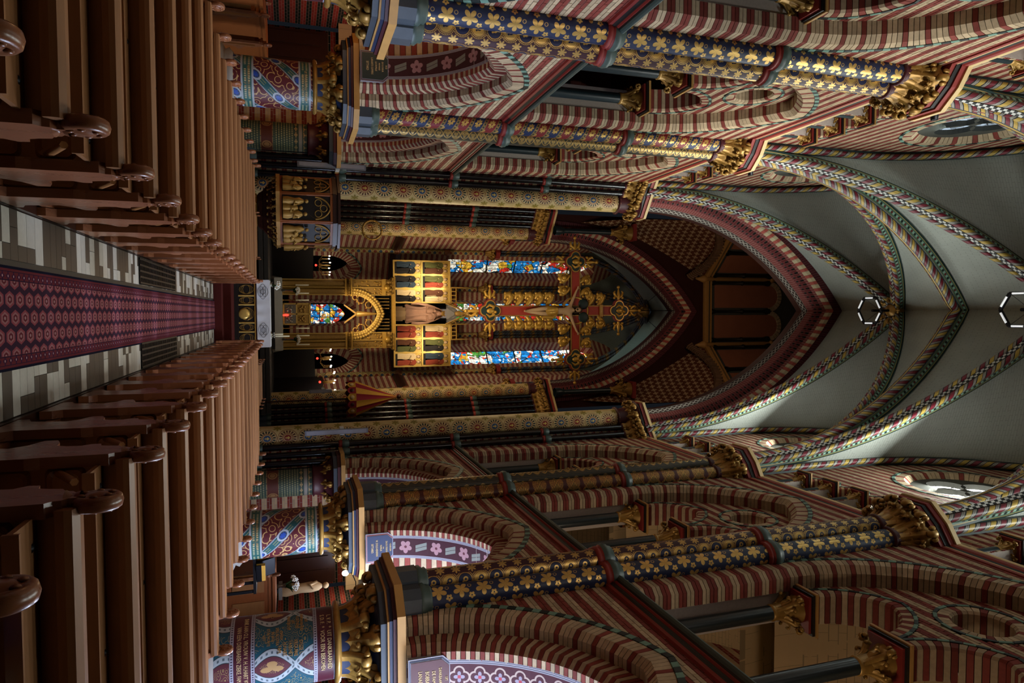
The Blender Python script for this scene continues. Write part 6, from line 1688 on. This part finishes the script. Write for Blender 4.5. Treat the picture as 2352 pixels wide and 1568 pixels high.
def quatrefoil(cx, cz, R):
    e = ob('quatrefoil', None, t, (cx, 0, cz))
    def lobes(r, off): 
        pts = []
        for k in range(4):
            a0 = k*pi/2
            for i in range(-6, 7): a = a0+i*pi/2*.95/6*1.0; pts.append((off*cos(a0)+r*cos(a), off*sin(a0)+r*sin(a)))
        return pts
    mb = MB(); mb.prism(lobes(R*.5, R*.5), -.10, .10, 0, 'y'); mb.build('frame', 'red_paint', e)
    mb = MB(); mb.prism(lobes(R*.44, R*.48), -.12, -.09, 0, 'y'); mb.build('rim', 'gold', e)
    mb = MB(); mb.prism(lobes(R*.37, R*.46), -.13, -.11, 0, 'y'); mb.build('field', 'dark_green_paint', e)
    mb = MB(); mb.ball((0, -.16, 0), R*.30, 10, 8, 0, (.8, .5, 1.2)); mb.ball((R*.1, -.17, R*.42), R*.14, 8, 6)
    for s in (-1, 1): mb.tube([(0, -.16, R*.1), (s*R*.35, -.17, R*.3), (s*R*.5, -.16, -R*.1), (s*R*.25, -.16, -R*.4)], [R*.12, R*.16, R*.12, R*.04], 6, sx=.5)
    mb.build('symbol', 'gold', e); return e
for (cx, cz) in ((XA, ZL), (XA, ZT), (XA-HX, ZC), (XA+HX, ZC)): quatrefoil(cx, cz, .56)
def fleur_mesh():
    mb = MB(); mb.tube([(0, 0, 0), (0, 0, .25), (0, 0, .5)], [.05, .08, .02], 6)
    for s in (-1, 1):
        mb.tube([(0, 0, .1), (s*.14, 0, .2), (s*.2, 0, .34), (s*.14, 0, .4)], [.03, .06, .05, .02], 6); mb.ball((s*.18, 0, .12), .06, 6, 5)
    mb.ball((0, 0, .55), .07, 7, 5); return mb.mesh('fleur', ['gold'])
FL = fleur_mesh()
def leafpair_mesh():
    """curled crocket leaf growing sideways (+x) from the bar"""
    mb = MB(); mb.tube([(0, 0, -.12), (.12, 0, -.02), (.26, 0, .06), (.36, 0, -.02), (.32, 0, -.14), (.2, 0, -.16)], [.05, .09, .10, .09, .07, .03], 7, sx=.7)
    mb.ball((.22, -.05, -.04), .09, 8, 6); mb.ball((.32, 0, .1), .06, 6, 5); mb.ball((.12, 0, -.16), .05, 6, 5); mb.ball((.38, 0, -.14), .05, 6, 5); return mb.mesh('crocket', ['gold'])
LP = leafpair_mesh()
for s in (-1, 1):
    for k in range(5): ob('crocket', LP, t, (XA+s*.26, 0, 11.75+k*.52), (0, 0, 0 if s > 0 else pi), 1.55)
    for k in range(2): ob('crocket', LP, t, (XA+s*.26, 0, 16.05+k*.55), (0, 0, 0 if s > 0 else pi), 1.5)
    for k in range(2):
        for v in (-1, 1): ob('crocket', LP, t, (XA+s*(.95+k*.62), 0, ZC+v*.26), (0, -v*pi/2, 0), 1.5)
for (cx, cz) in ((XA, ZL), (XA, ZT), (XA-HX, ZC), (XA+HX, ZC)):
    for k in range(4):
        a = k*pi/2
        if (cz == ZL and k == 1) or (cz == ZT and k == 3) or (cx < -1 and k == 0) or (cx > 1 and k == 2): continue
        ob('fleur', FL, t, (cx+.5*cos(a), 0, cz+.5*sin(a)), (0, pi/2-a, 0), 1.25)
mb = MB(); mb.lathe([(.62, -.10), (.66, -.12), (.7, -.10), (.7, .1), (.6, .1)], (XA, 0, ZC), 36, 0, axis='y'); mb.build('nimbus_ring', 'gold', t)
for s in (-1, 1):
    mb = MB(); mb.ball((XA+s*.33, -.1, ZC+.42), .27, 16, 10, 0, (1, .25, 1)); mb.build('green_boss', 'dark_green_paint', t)
mb = MB(); mb.box(XA-.3, XA+.3, -.15, -.08, 16.45, 16.62); mb.build('title_board', 'gold_dark', t)
me = text_mesh('I N R I', .13, .003); me.materials.clear(); me.materials.append(M['cream_paint'])
for v in me.vertices: v.co = (XA+v.co.x*.8, -.155-v.co.z, 16.535+v.co.y)
ob('lettering', me, t)
for s in (-1, 1):
    mb = MB(); mb.tube([(XA, 0, 18.6), (s*1.2, .6, 20.5)], .012, 5); mb.tube([(XA, 0, 18.4), (XA, .7, 21.2)], .02, 5); mb.build('cable', 'iron', t)
# the carved figure
t = thing('crucified_figure', 'carved figure in gilt loincloth with arms outstretched on the red cross', 'statue', (XA, CY-.16, 0))
def skin_body(name, joints, edges, root, mat, parent, sub=2):
    me = bpy.data.meshes.new(name); me.from_pydata([j[0] for j in joints], edges, []); me.materials.append(M[mat])
    o = ob(name, me, parent); m = o.modifiers.new('skin', 'SKIN'); m.use_smooth_shade = True
    sv = me.skin_vertices[0].data
    for i, j in enumerate(joints): sv[i].radius = j[1] if isinstance(j[1], tuple) else (j[1], j[1])
    sv[root].use_root = True
    s = o.modifiers.new('sub', 'SUBSURF'); s.levels = sub; s.render_levels = sub; return o
S = 1.0
J = [((0, -.06, 13.95), (.20, .15)), ((.01, -.08, 14.25), (.17, .13)), ((.01, -.08, 14.5), (.19, .14)), ((0, -.06, 14.75), (.22, .15)), ((-.01, -.08, 14.92), (.10, .09)), ((-.04, -.12, 15.05), (.085, .085)),
     ((.14, -.05, 13.82), (.14, .13)), ((.13, -.2, 13.3), (.115, .115)), ((.06, -.08, 12.72), (.075, .08)), ((.03, -.12, 12.5), (.055, .05)), ((.02, -.22, 12.36), (.055, .035)),
     ((-.13, -.05, 13.82), (.14, .13)), ((-.10, -.22, 13.3), (.115, .115)), ((-.02, -.12, 12.70), (.075, .08)), ((.0, -.18, 12.47), (.055, .05)), ((0, -.28, 12.34), (.055, .035)),
     ((.24, -.05, 14.82), (.10, .10)), ((.60, -.03, 14.98), (.075, .075)), ((.98, -.01, 15.16), (.055, .055)), ((1.08, -.01, 15.22), (.05, .035)),
     ((-.24, -.05, 14.82), (.10, .10)), ((-.60, -.03, 14.98), (.075, .075)), ((-.98, -.01, 15.16), (.055, .055)), ((-1.08, -.01, 15.22), (.05, .035))]
Eg = [(0, 1), (1, 2), (2, 3), (3, 4), (4, 5), (0, 6), (6, 7), (7, 8), (8, 9), (9, 10), (0, 11), (11, 12), (12, 13), (13, 14), (14, 15), (3, 16), (16, 17), (17, 18), (18, 19), (3, 20), (20, 21), (21, 22), (22, 23)]
for s, w in ((1, 19), (-1, 23)):
    b = J[w][0]
    for k, (dx, dz, ln) in enumerate(((.10, .02, 1), (.11, .0, 1), (.10, -.03, .9), (.04, .06, .8))):
        J.append(((b[0]+s*dx*.6, b[1]-.02, b[2]+dz*.7+.02), (.018, .018))); J.append(((b[0]+s*dx*1.25*ln, b[1]-.05, b[2]+dz*1.4+.02), (.014, .014))); n = len(J); Eg += [(w, n-2), (n-2, n-1)]
skin_body('body', J, Eg, 0, 'skin', t)
mb = MB(); mb.ball((-.05, -.16, 15.22), .135, 16, 12, 0, (.82, .95, 1.2)); mb.ball((-.06, -.30, 15.19), .022, 6, 5, 0, (.8, 1, 1.6))
for s in (-1, 1): mb.ball((-.06+s*.05, -.275, 15.24), .016, 6, 4, 1); mb.ball((-.05+s*.11, -.16, 15.2), .03, 6, 5, 0, (.5, .8, 1.3))
mb.ball((-.06, -.27, 15.11), .05, 8, 6, 1, (1, .7, 1.2)); mb.build('head', ['skin', 'hair'], t)
mb = MB(); mb.ball((-.04, -.11, 15.27), .15, 14, 10, 0, (.95, .85, 1.05))
for s in (-1, 1): mb.tube([(-.04+s*.12, -.14, 15.22), (-.05+s*.15, -.15, 15.05), (-.03+s*.12, -.16, 14.92)], [.05, .045, .02], 7)
mb.build('hair', 'hair', t)
mb = MB(); mb.tube([(-.05+.14*cos(q/18*2*pi), -.14+.13*sin(q/18*2*pi), 15.31+.01*sin(q*3)) for q in range(19)], .022, 6); mb.build('thorn_crown', 'wood_dark', t)
mb = MB(); mb.lathe([(.23, 13.45), (.27, 13.55), (.26, 13.8), (.245, 14.05), (.22, 14.1)], (0, -.08, 0), 40, 0, fold=lambda a, z: (1+.07*sin(a*8+z*9))*(.72+.28*abs(cos(a)))); mb.tube([(.2, -.2, 14.02), (.34, -.2, 13.8), (.3, -.18, 13.4), (.33, -.16, 13.2)], [.07, .09, .08, .03], 8); mb.build('loincloth', 'gold', t)
# ------------------------------------------------------------------ pulpit
t = thing('pulpit', 'dark carved octagonal pulpit with gilt relief scenes, left of the crossing pier' if 0 else 'dark carved octagonal pulpit with gilt relief scenes under pointed arches', 'pulpit', (-2.82, 20.5, 0))
def ngon(r, n=8, a0=pi/8): return [(r*cos(a0+2*pi*i/n), r*sin(a0+2*pi*i/n)) for i in range(n)]
mb = MB(); mb.prism(ngon(.55), .34, .45, 0, 'z'); mb.lathe([(.3, .45), (.26, .7), (.34, .74)], n=16); mb.build('stem', 'slate_stone', t)
mb = MB(); mb.lathe([(.34, .72), (.42, .86)], n=24); mb.build('stem_capital', 'gold_dark', t); leaf_ring(t, (0, 0, .62), 10, .26, 0, r=.3)
mb = MB(); mb.lathe([(.44, .86), (.5, .9), (.56, 1.0), (.6, 1.02), (.74, 1.14), (.78, 1.16), (.88, 1.3), (.98, 1.36)], n=8, a0=pi/8, a1=pi/8+2*pi, smooth=False); mb.build('corbel', 'wood_dark', t)
for k in range(24): a = k*2*pi/24; ob('corbel_leaf', CROCK, t, (.72*cos(a), .72*sin(a), 1.12), (0, 0, a), .22)
mb = MB(); mb.prism(ngon(1.06), 1.36, 1.46, 0, 'z'); mb.build('lower_moulding', 'ochre_paint', t)
mb = MB(); mb.prism(ngon(.98), 1.46, 2.85, 0, 'z'); mb.build('body', 'wood_black', t)
for k in range(32): a = k*2*pi/32; ob('moulding_leaf', CROCK, t, (.95*cos(a), .95*sin(a), 1.27), (0, 0, a), .13)
mb = MB(); mb.prism(ngon(1.06), 2.85, 2.93, 0, 'z'); mb.prism(ngon(1.12), 2.98, 3.05, 0, 'z'); mb.prism(ngon(1.02), 2.93, 2.98, 0, 'z'); mb.build('cornice', 'wood_dark', t)
for k in range(8):
    a = pi/4*k; ap = .98*cos(pi/8)
    if not (-2.9 < (a-2*pi if a > pi else a) < .4): continue
    e = ob('relief_panel', None, t, (ap*cos(a), ap*sin(a), 1.46), (0, 0, a+pi/2))
    mb = MB()
    for x in (-.36, .36): mb.lathe([(.03, 0), (.03, 1.38)], (x, -.02, 0), 8)
    mb.box(-.37, .37, -.05, 0, 0, .06); mb.box(-.37, .37, -.05, 0, 1.32, 1.39); mb.build('frame', 'wood_orange', e)
    mb = MB(); mb.tube([(x_, -.03, z_) for x_, z_ in arc_pts(.30, .12, .92, 8)], .022, 6); mb.tube([(s_*.30, -.03, 0.06) if 0 else (.30*(-1 if i < 1 else 1), -.03, .1 if i in (0,) else .92) for i, s_ in enumerate((0, 0))], .001, 4)
    for (cx, cz) in ((-.15, 1.0), (.15, 1.0), (0, 1.14)): mb.tube([(cx+.09*cos(q), -.03, cz+.09*sin(q)) for q in [i*2*pi/12 for i in range(13)]], .012, 5)
    mb.build('tracery', 'gold_dark', e)
    mb = MB(); rd = random.Random(k)
    for q, (x, h) in enumerate(((-.17, .72), (.02, .55), (.18, .68))):
        mb.lathe([(.11, .08), (.12, .2), (.08, .4*h+.1), (.10, .7*h), (.04, .86*h)], (x, -.06, 0), 12, 0, fold=lambda a_, z_: 1+.15*sin(a_*7+q)); mb.ball((x, -.09, .86*h+.07), .055, 8, 6, 0); mb.tube([(x+.08, -.08, .66*h), (x+.12, -.14, .5*h), (x, -.16, .55*h)], [.03, .03, .02], 6)
    mb.build('figures', 'gold_dark', e)
# ------------------------------------------------------------------ hanging ring lamps
for j, (y, z) in enumerate(((19.35, 21.45), (13.55, 20.7))):
    t = thing('ring_lamp', 'black hexagonal ring lamp with six white tubes below the vault boss, '+('towards the crossing' if j == 0 else 'over the middle bay'), 'lamp', (0, y, z), 0, 'hexagonal ring lamps')
    R = .52
    for k in range(6):
        a0, a1 = k*pi/3+pi/6, (k+1)*pi/3+pi/6; p, q = Vector((R*cos(a0), R*sin(a0), 0)), Vector((R*cos(a1), R*sin(a1), 0))
        mb = MB(); mb.tube([p, q], .055, 6); mb.build('frame_bar', 'iron', t); m_ = (p+q)/2; d = (q-p).normalized()
        mb = MB(); mb.tube([m_-d*.16+Vector((0, 0, -.045)), m_+d*.16+Vector((0, 0, -.045))], .03, 6); mb.build('light_tube', 'led_white', t)
    mb = MB(); mb.tube([(0, 0, .1), (0, 0, 22.5-z)], .05, 8)
    for k in range(3): a = k*2*pi/3+pi/6; mb.tube([(R*cos(a), R*sin(a), 0), (0, 0, .45)], .008, 4)
    mb.build('suspension', 'iron', t)
# ------------------------------------------------------------------ loudspeaker columns on the crossing piers
for x, y, z, h, lb in ((-4.42, 21.62, 1.95, 2.02, 'long grey column loudspeaker on the crossing pier beside the pulpit'), (3.72, 21.7, 2.05, 1.9, 'long grey column loudspeaker on the crossing pier facing the pulpit'), (3.42, 30.6, 2.4, .95, 'short pale column loudspeaker near the chancel arch')):
    t = thing('column_loudspeaker', lb, 'loudspeaker', (x, y, z), 0, 'column loudspeakers')
    mb = MB(); mb.box(-.075, .075, -.07, .07, 0, h); mb.build('body', 'grey_metal', t); mb = MB(); mb.box(-.06, .06, -.076, -.07, .05, h-.05); mb.build('grille', 'grey_paint', t)
    mb = MB(); mb.box(-.12, .12, .0, .3, h*.55, h*.55+.12); mb.build('bracket', 'white_plastic', t)
# ------------------------------------------------------------------ red and yellow canopy umbrella
t = thing('canopy_umbrella', 'half opened ceremonial umbrella with red and yellow stripes on a pole', 'umbrella', (3.75, 30.2, 0))
n = 16; zt, zb, R = 6.1, 4.25, .76
for k in range(n):
    a0, a1 = 2*pi*k/n, 2*pi*(k+1)/n
    mb = MB(); mb.grid(lambda u, v: tuple(((R*v+.03)*(1-.05*sin(pi*u))*cos(a0+(a1-a0)*u), (R*v+.03)*(1-.05*sin(pi*u))*sin(a0+(a1-a0)*u), zt-(zt-zb)*v)) , 4, 8); mb.build('gore', 'canopy_red' if k % 2 else 'canopy_yellow', t)
    mb = MB()
    pts = [(0, .04), (0, -.22)]+[(i/6, -.22-.10*sin(pi*i/6)) for i in range(1, 6)]+[(1, -.22), (1, .04)]
    mb.add([((R+.035)*cos(a0+(a1-a0)*p[0]), (R+.035)*sin(a0+(a1-a0)*p[0]), zb+p[1]) for p in pts], [tuple(range(len(pts)))]); v_ = mb.build('valance_flap', 'canopy_red' if k % 2 == 0 else 'canopy_yellow', t)
    am = (a0+a1)/2
    mb = MB(); mb.lathe([(0, .012), (.07, .01), (.085, 0)], (0, 0, 0), 12, 0, axis='x'); mb.build('emblem', 'cream_paint' if k % 2 else 'maroon_paint', v_, ((R+.045)*cos(am), (R+.045)*sin(am), zb-.12), (0, 0, am))
mb = MB(); mb.lathe([(.035, .3), (.035, zt)], n=8); mb.ball((0, 0, zt+.1), .1, 10, 8); mb.build('pole', 'wood_dark', t)
# ------------------------------------------------------------------ electric candle chandeliers in the apse arches
for j, (x, y, lb) in enumerate(((-2.45, 37.0, 'candle chandelier before the apse arch on the pulpit side'), (2.4, 37.0, 'candle chandelier before the apse arch facing the pulpit side'), (3.35, 34.0, 'candle bracket beside the striped umbrella'))):
    t = thing('candle_chandelier', lb, 'chandelier', (x, y, 3.1), 0, 'candle chandeliers')
    mb = MB(); mb.lathe([(.03, 0), (.08, .1), (.03, .25), (.05, .4), (.02, .6)], n=10); mb.build('stem', 'gold_dark', t)
    for k in range(6):
        a = k*pi/3+.3; r = .5; e = ob('arm', None, t)
        mb = MB(); mb.tube([(0, 0, .1), (r*.5*cos(a), r*.5*sin(a), .02), (r*cos(a), r*sin(a), .2)], .015, 5); mb.lathe([(.05, .2), (.02, .22), (.018, .5)], (r*cos(a), r*sin(a), 0), 8); mb.build('branch', 'gold_dark', e)
        mb = MB(); mb.ball((r*cos(a), r*sin(a), .56), .030, 8, 6, 0, (1, 1, 1.5)); mb.build('bulb', 'bulb', e)
    mb = MB(); mb.ball((0, 0, -.12), .06, 10, 8); mb.build('red_lamp', 'red_glow', t)
# gilt wreath with monogram on the chancel pier
t = thing('gilt_wreath', 'gilt wreath with monogram hanging at the chancel pier above the pulpit', 'ornament', (-3.65, 31.0, 5.2))
mb = MB()
for k in range(26): a = 2*pi*k/26; mb.ball((.42*cos(a), .03*(k % 2), .42*sin(a)), .055, 6, 5); 
mb.tube([(.42*cos(q/24*2*pi), 0, .42*sin(q/24*2*pi)) for q in range(25)], .04, 6); mb.build('wreath', 'gold_dark', t)
mb = MB(); mb.box(-.03, .03, -.02, .02, -.2, .2); mb.box(-.12, -.08, -.02, .02, -.12, .14); mb.box(.08, .12, -.02, .02, -.12, .14); mb.box(-.12, .12, -.02, .02, -.01, .03); mb.build('monogram', 'gold_dark', t)
mb = MB(); mb.tube([(0, 0, .42), (0, .5, .9)], .01, 4); mb.build('hanger', 'iron', t)
# ------------------------------------------------------------------ aisle furniture
for side, ys in ((-1, (15.6, 17.4, 19.2)), (1, (18.8,))):
    for j, y in enumerate(ys):
        t = thing('confessional_stall', 'orange brown panelled aisle stall with carved ends, %s from door, %s' % (ORD[j], SIDE[side]), 'stall', (side*7.2, y, 0), 0, 'aisle stalls')
        mb = MB(); mb.box(-.5, .5, -.7, .7, 0, 1.15); mb.build('body', 'wood_orange', t)
        mb = MB(); mb.box(-.55, .55, -.75, .75, 1.15, 1.22); mb.box(-.52, .52, -.72, .72, 1.05, 1.1); mb.build('top_moulding', 'wood_orange', t)
        for k in (-.35, .35):
            mb = MB(); mb.box(k-.24, k+.24, -.72, -.70, .2, .95); mb.build('stall_panel', 'wood_panel', t)
        for sx in (-1, 1): e = ob('end_panel', PE, t, (sx*.52-.03, -.7, 0), None, (1, 1, 1.3)); ob('finial', FI, e, (.03, 0, .955))
# tall dark doors / organ case in the aisles
for side in (-1, 1):
    tn_ = 1 if side < 0 else 2
    mb = MB(); mb.box(side*7.6-.9, side*7.6+.9, 21.9, 22.1, 0, 2.9); d = mb.build('door_%d' % tn_, 'wood_dark'); struct(d, 'tall dark wooden door at the end of the aisle, '+SIDE[side])
    for k in range(4): mb = MB(); mb.box(side*7.6-.8+k*.42, side*7.6-.46+k*.42, 21.86, 21.9, .2, 2.7); mb.build('door_panel', 'wood_dark', d)
# statue corner in the aisle facing the pulpit
t = thing('wall_statue', 'small pale standing statue on a wall bracket in the aisle', 'statue', (8.0, 20.4, 1.35))
mb = MB(); mb.box(-.2, .2, -.2, .2, -.1, 0); mb.build('bracket', 'grey_stone', t); mb = MB(); mb.lathe([(.16, 0), (.18, .1), (.13, .5), (.15, .8), (.12, 1.0), (.05, 1.1)], (0, 0, 0), 24, 0, fold=lambda a, z: 1+.1*sin(a*8)*max(0, 1-z)); mb.ball((0, 0, 1.2), .09, 10, 8); mb.tube([(-.13, 0, .95), (-.12, -.14, .75), (0, -.17, .85)], [.05, .045, .03], 6); mb.build('figure', 'plaster_warm', t)
bouquet('white lilies below the pale wall statue in the aisle', (7.75, 20.1, 1.2), .25, 12, vase=.25, seed=9)
t = thing('bare_bulb', 'bright bare bulb near the aisle wall capital', 'lamp', (7.9, 20.9, 3.15)); mb = MB(); mb.ball((0, 0, 0), .085, 12, 9, 0, (1, 1, 1.2)); mb.build('bulb', 'bulb', t); mb = MB(); mb.lathe([(.03, .09), (.03, .16), (.01, .2)], n=8); mb.tube([(0, 0, .18), (.3, 0, .3), (.82, 0, .3)], .015, 5); mb.build('socket', 'iron', t)
for j, (x, y, z) in enumerate(((6.05, 16.8, .845), (6.05, 17.15, .845))):
    t = thing('leaflet_box', ('open leaflet box with yellow edge, lower one on the stand', 'open leaflet box with yellow edge, taller one on the stand')[j], 'box', (x, y, z), .3, 'leaflet boxes')
    mb = MB(); mb.box(-.22, .22, -.03, .03, 0, .42); mb.build('back', 'iron', t, None, (-.35, 0, 0)); mb = MB(); mb.box(-.22, .22, -.15, -.12, 0, .12); mb.box(-.22, .22, -.15, .0, 0, .01); mb.build('tray', 'iron', t); mb = MB(); mb.box(-.21, .21, -.14, -.05, .01, .2); mb.build('leaflet', 'canopy_yellow', t)
t = thing('leaflet_stand', 'black stand carrying the leaflet boxes in the aisle', 'stand', (6.05, 17.0, 0)); mb = MB(); mb.box(-.5, .5, -.35, .3, .78, .84); mb.build('top', 'iron', t)
for x in (-.45, .45):
    for y in (-.3, .25): mb = MB(); mb.box(x-.03, x+.03, y-.03, y+.03, 0, .78); mb.build('leg', 'iron', t)
# ------------------------------------------------------------------ spotlight housings on the capitals
for side in (-1, 1):
    for j, y in enumerate(PY):
        if j == 0: continue
        t = thing('capital_spotlight_housing', 'small black spotlight standing on the vault capital of the %s shafts, %s' % (('ivy painted', 'flower banded')[j-1], SIDE[side]), 'lamp', (side*3.98, y, 13.98), 0, 'capital spotlights')
        mb = MB(); mb.box(-.05, .05, -.05, .05, 0, .05); mb.build('foot', 'iron', t); mb = MB(); mb.lathe([(.0, .12), (.07, .12), (.075, 0), (.09, -.02), (.07, -.02), (.06, .02), (0, .03)], (0, 0, 0), 14, axis='x'); mb.build('head', 'iron', t, (-side*.05, 0, .14), (0, 0, 0 if side > 0 else 0), (side*-1.0 if 0 else 1, 1, 1))
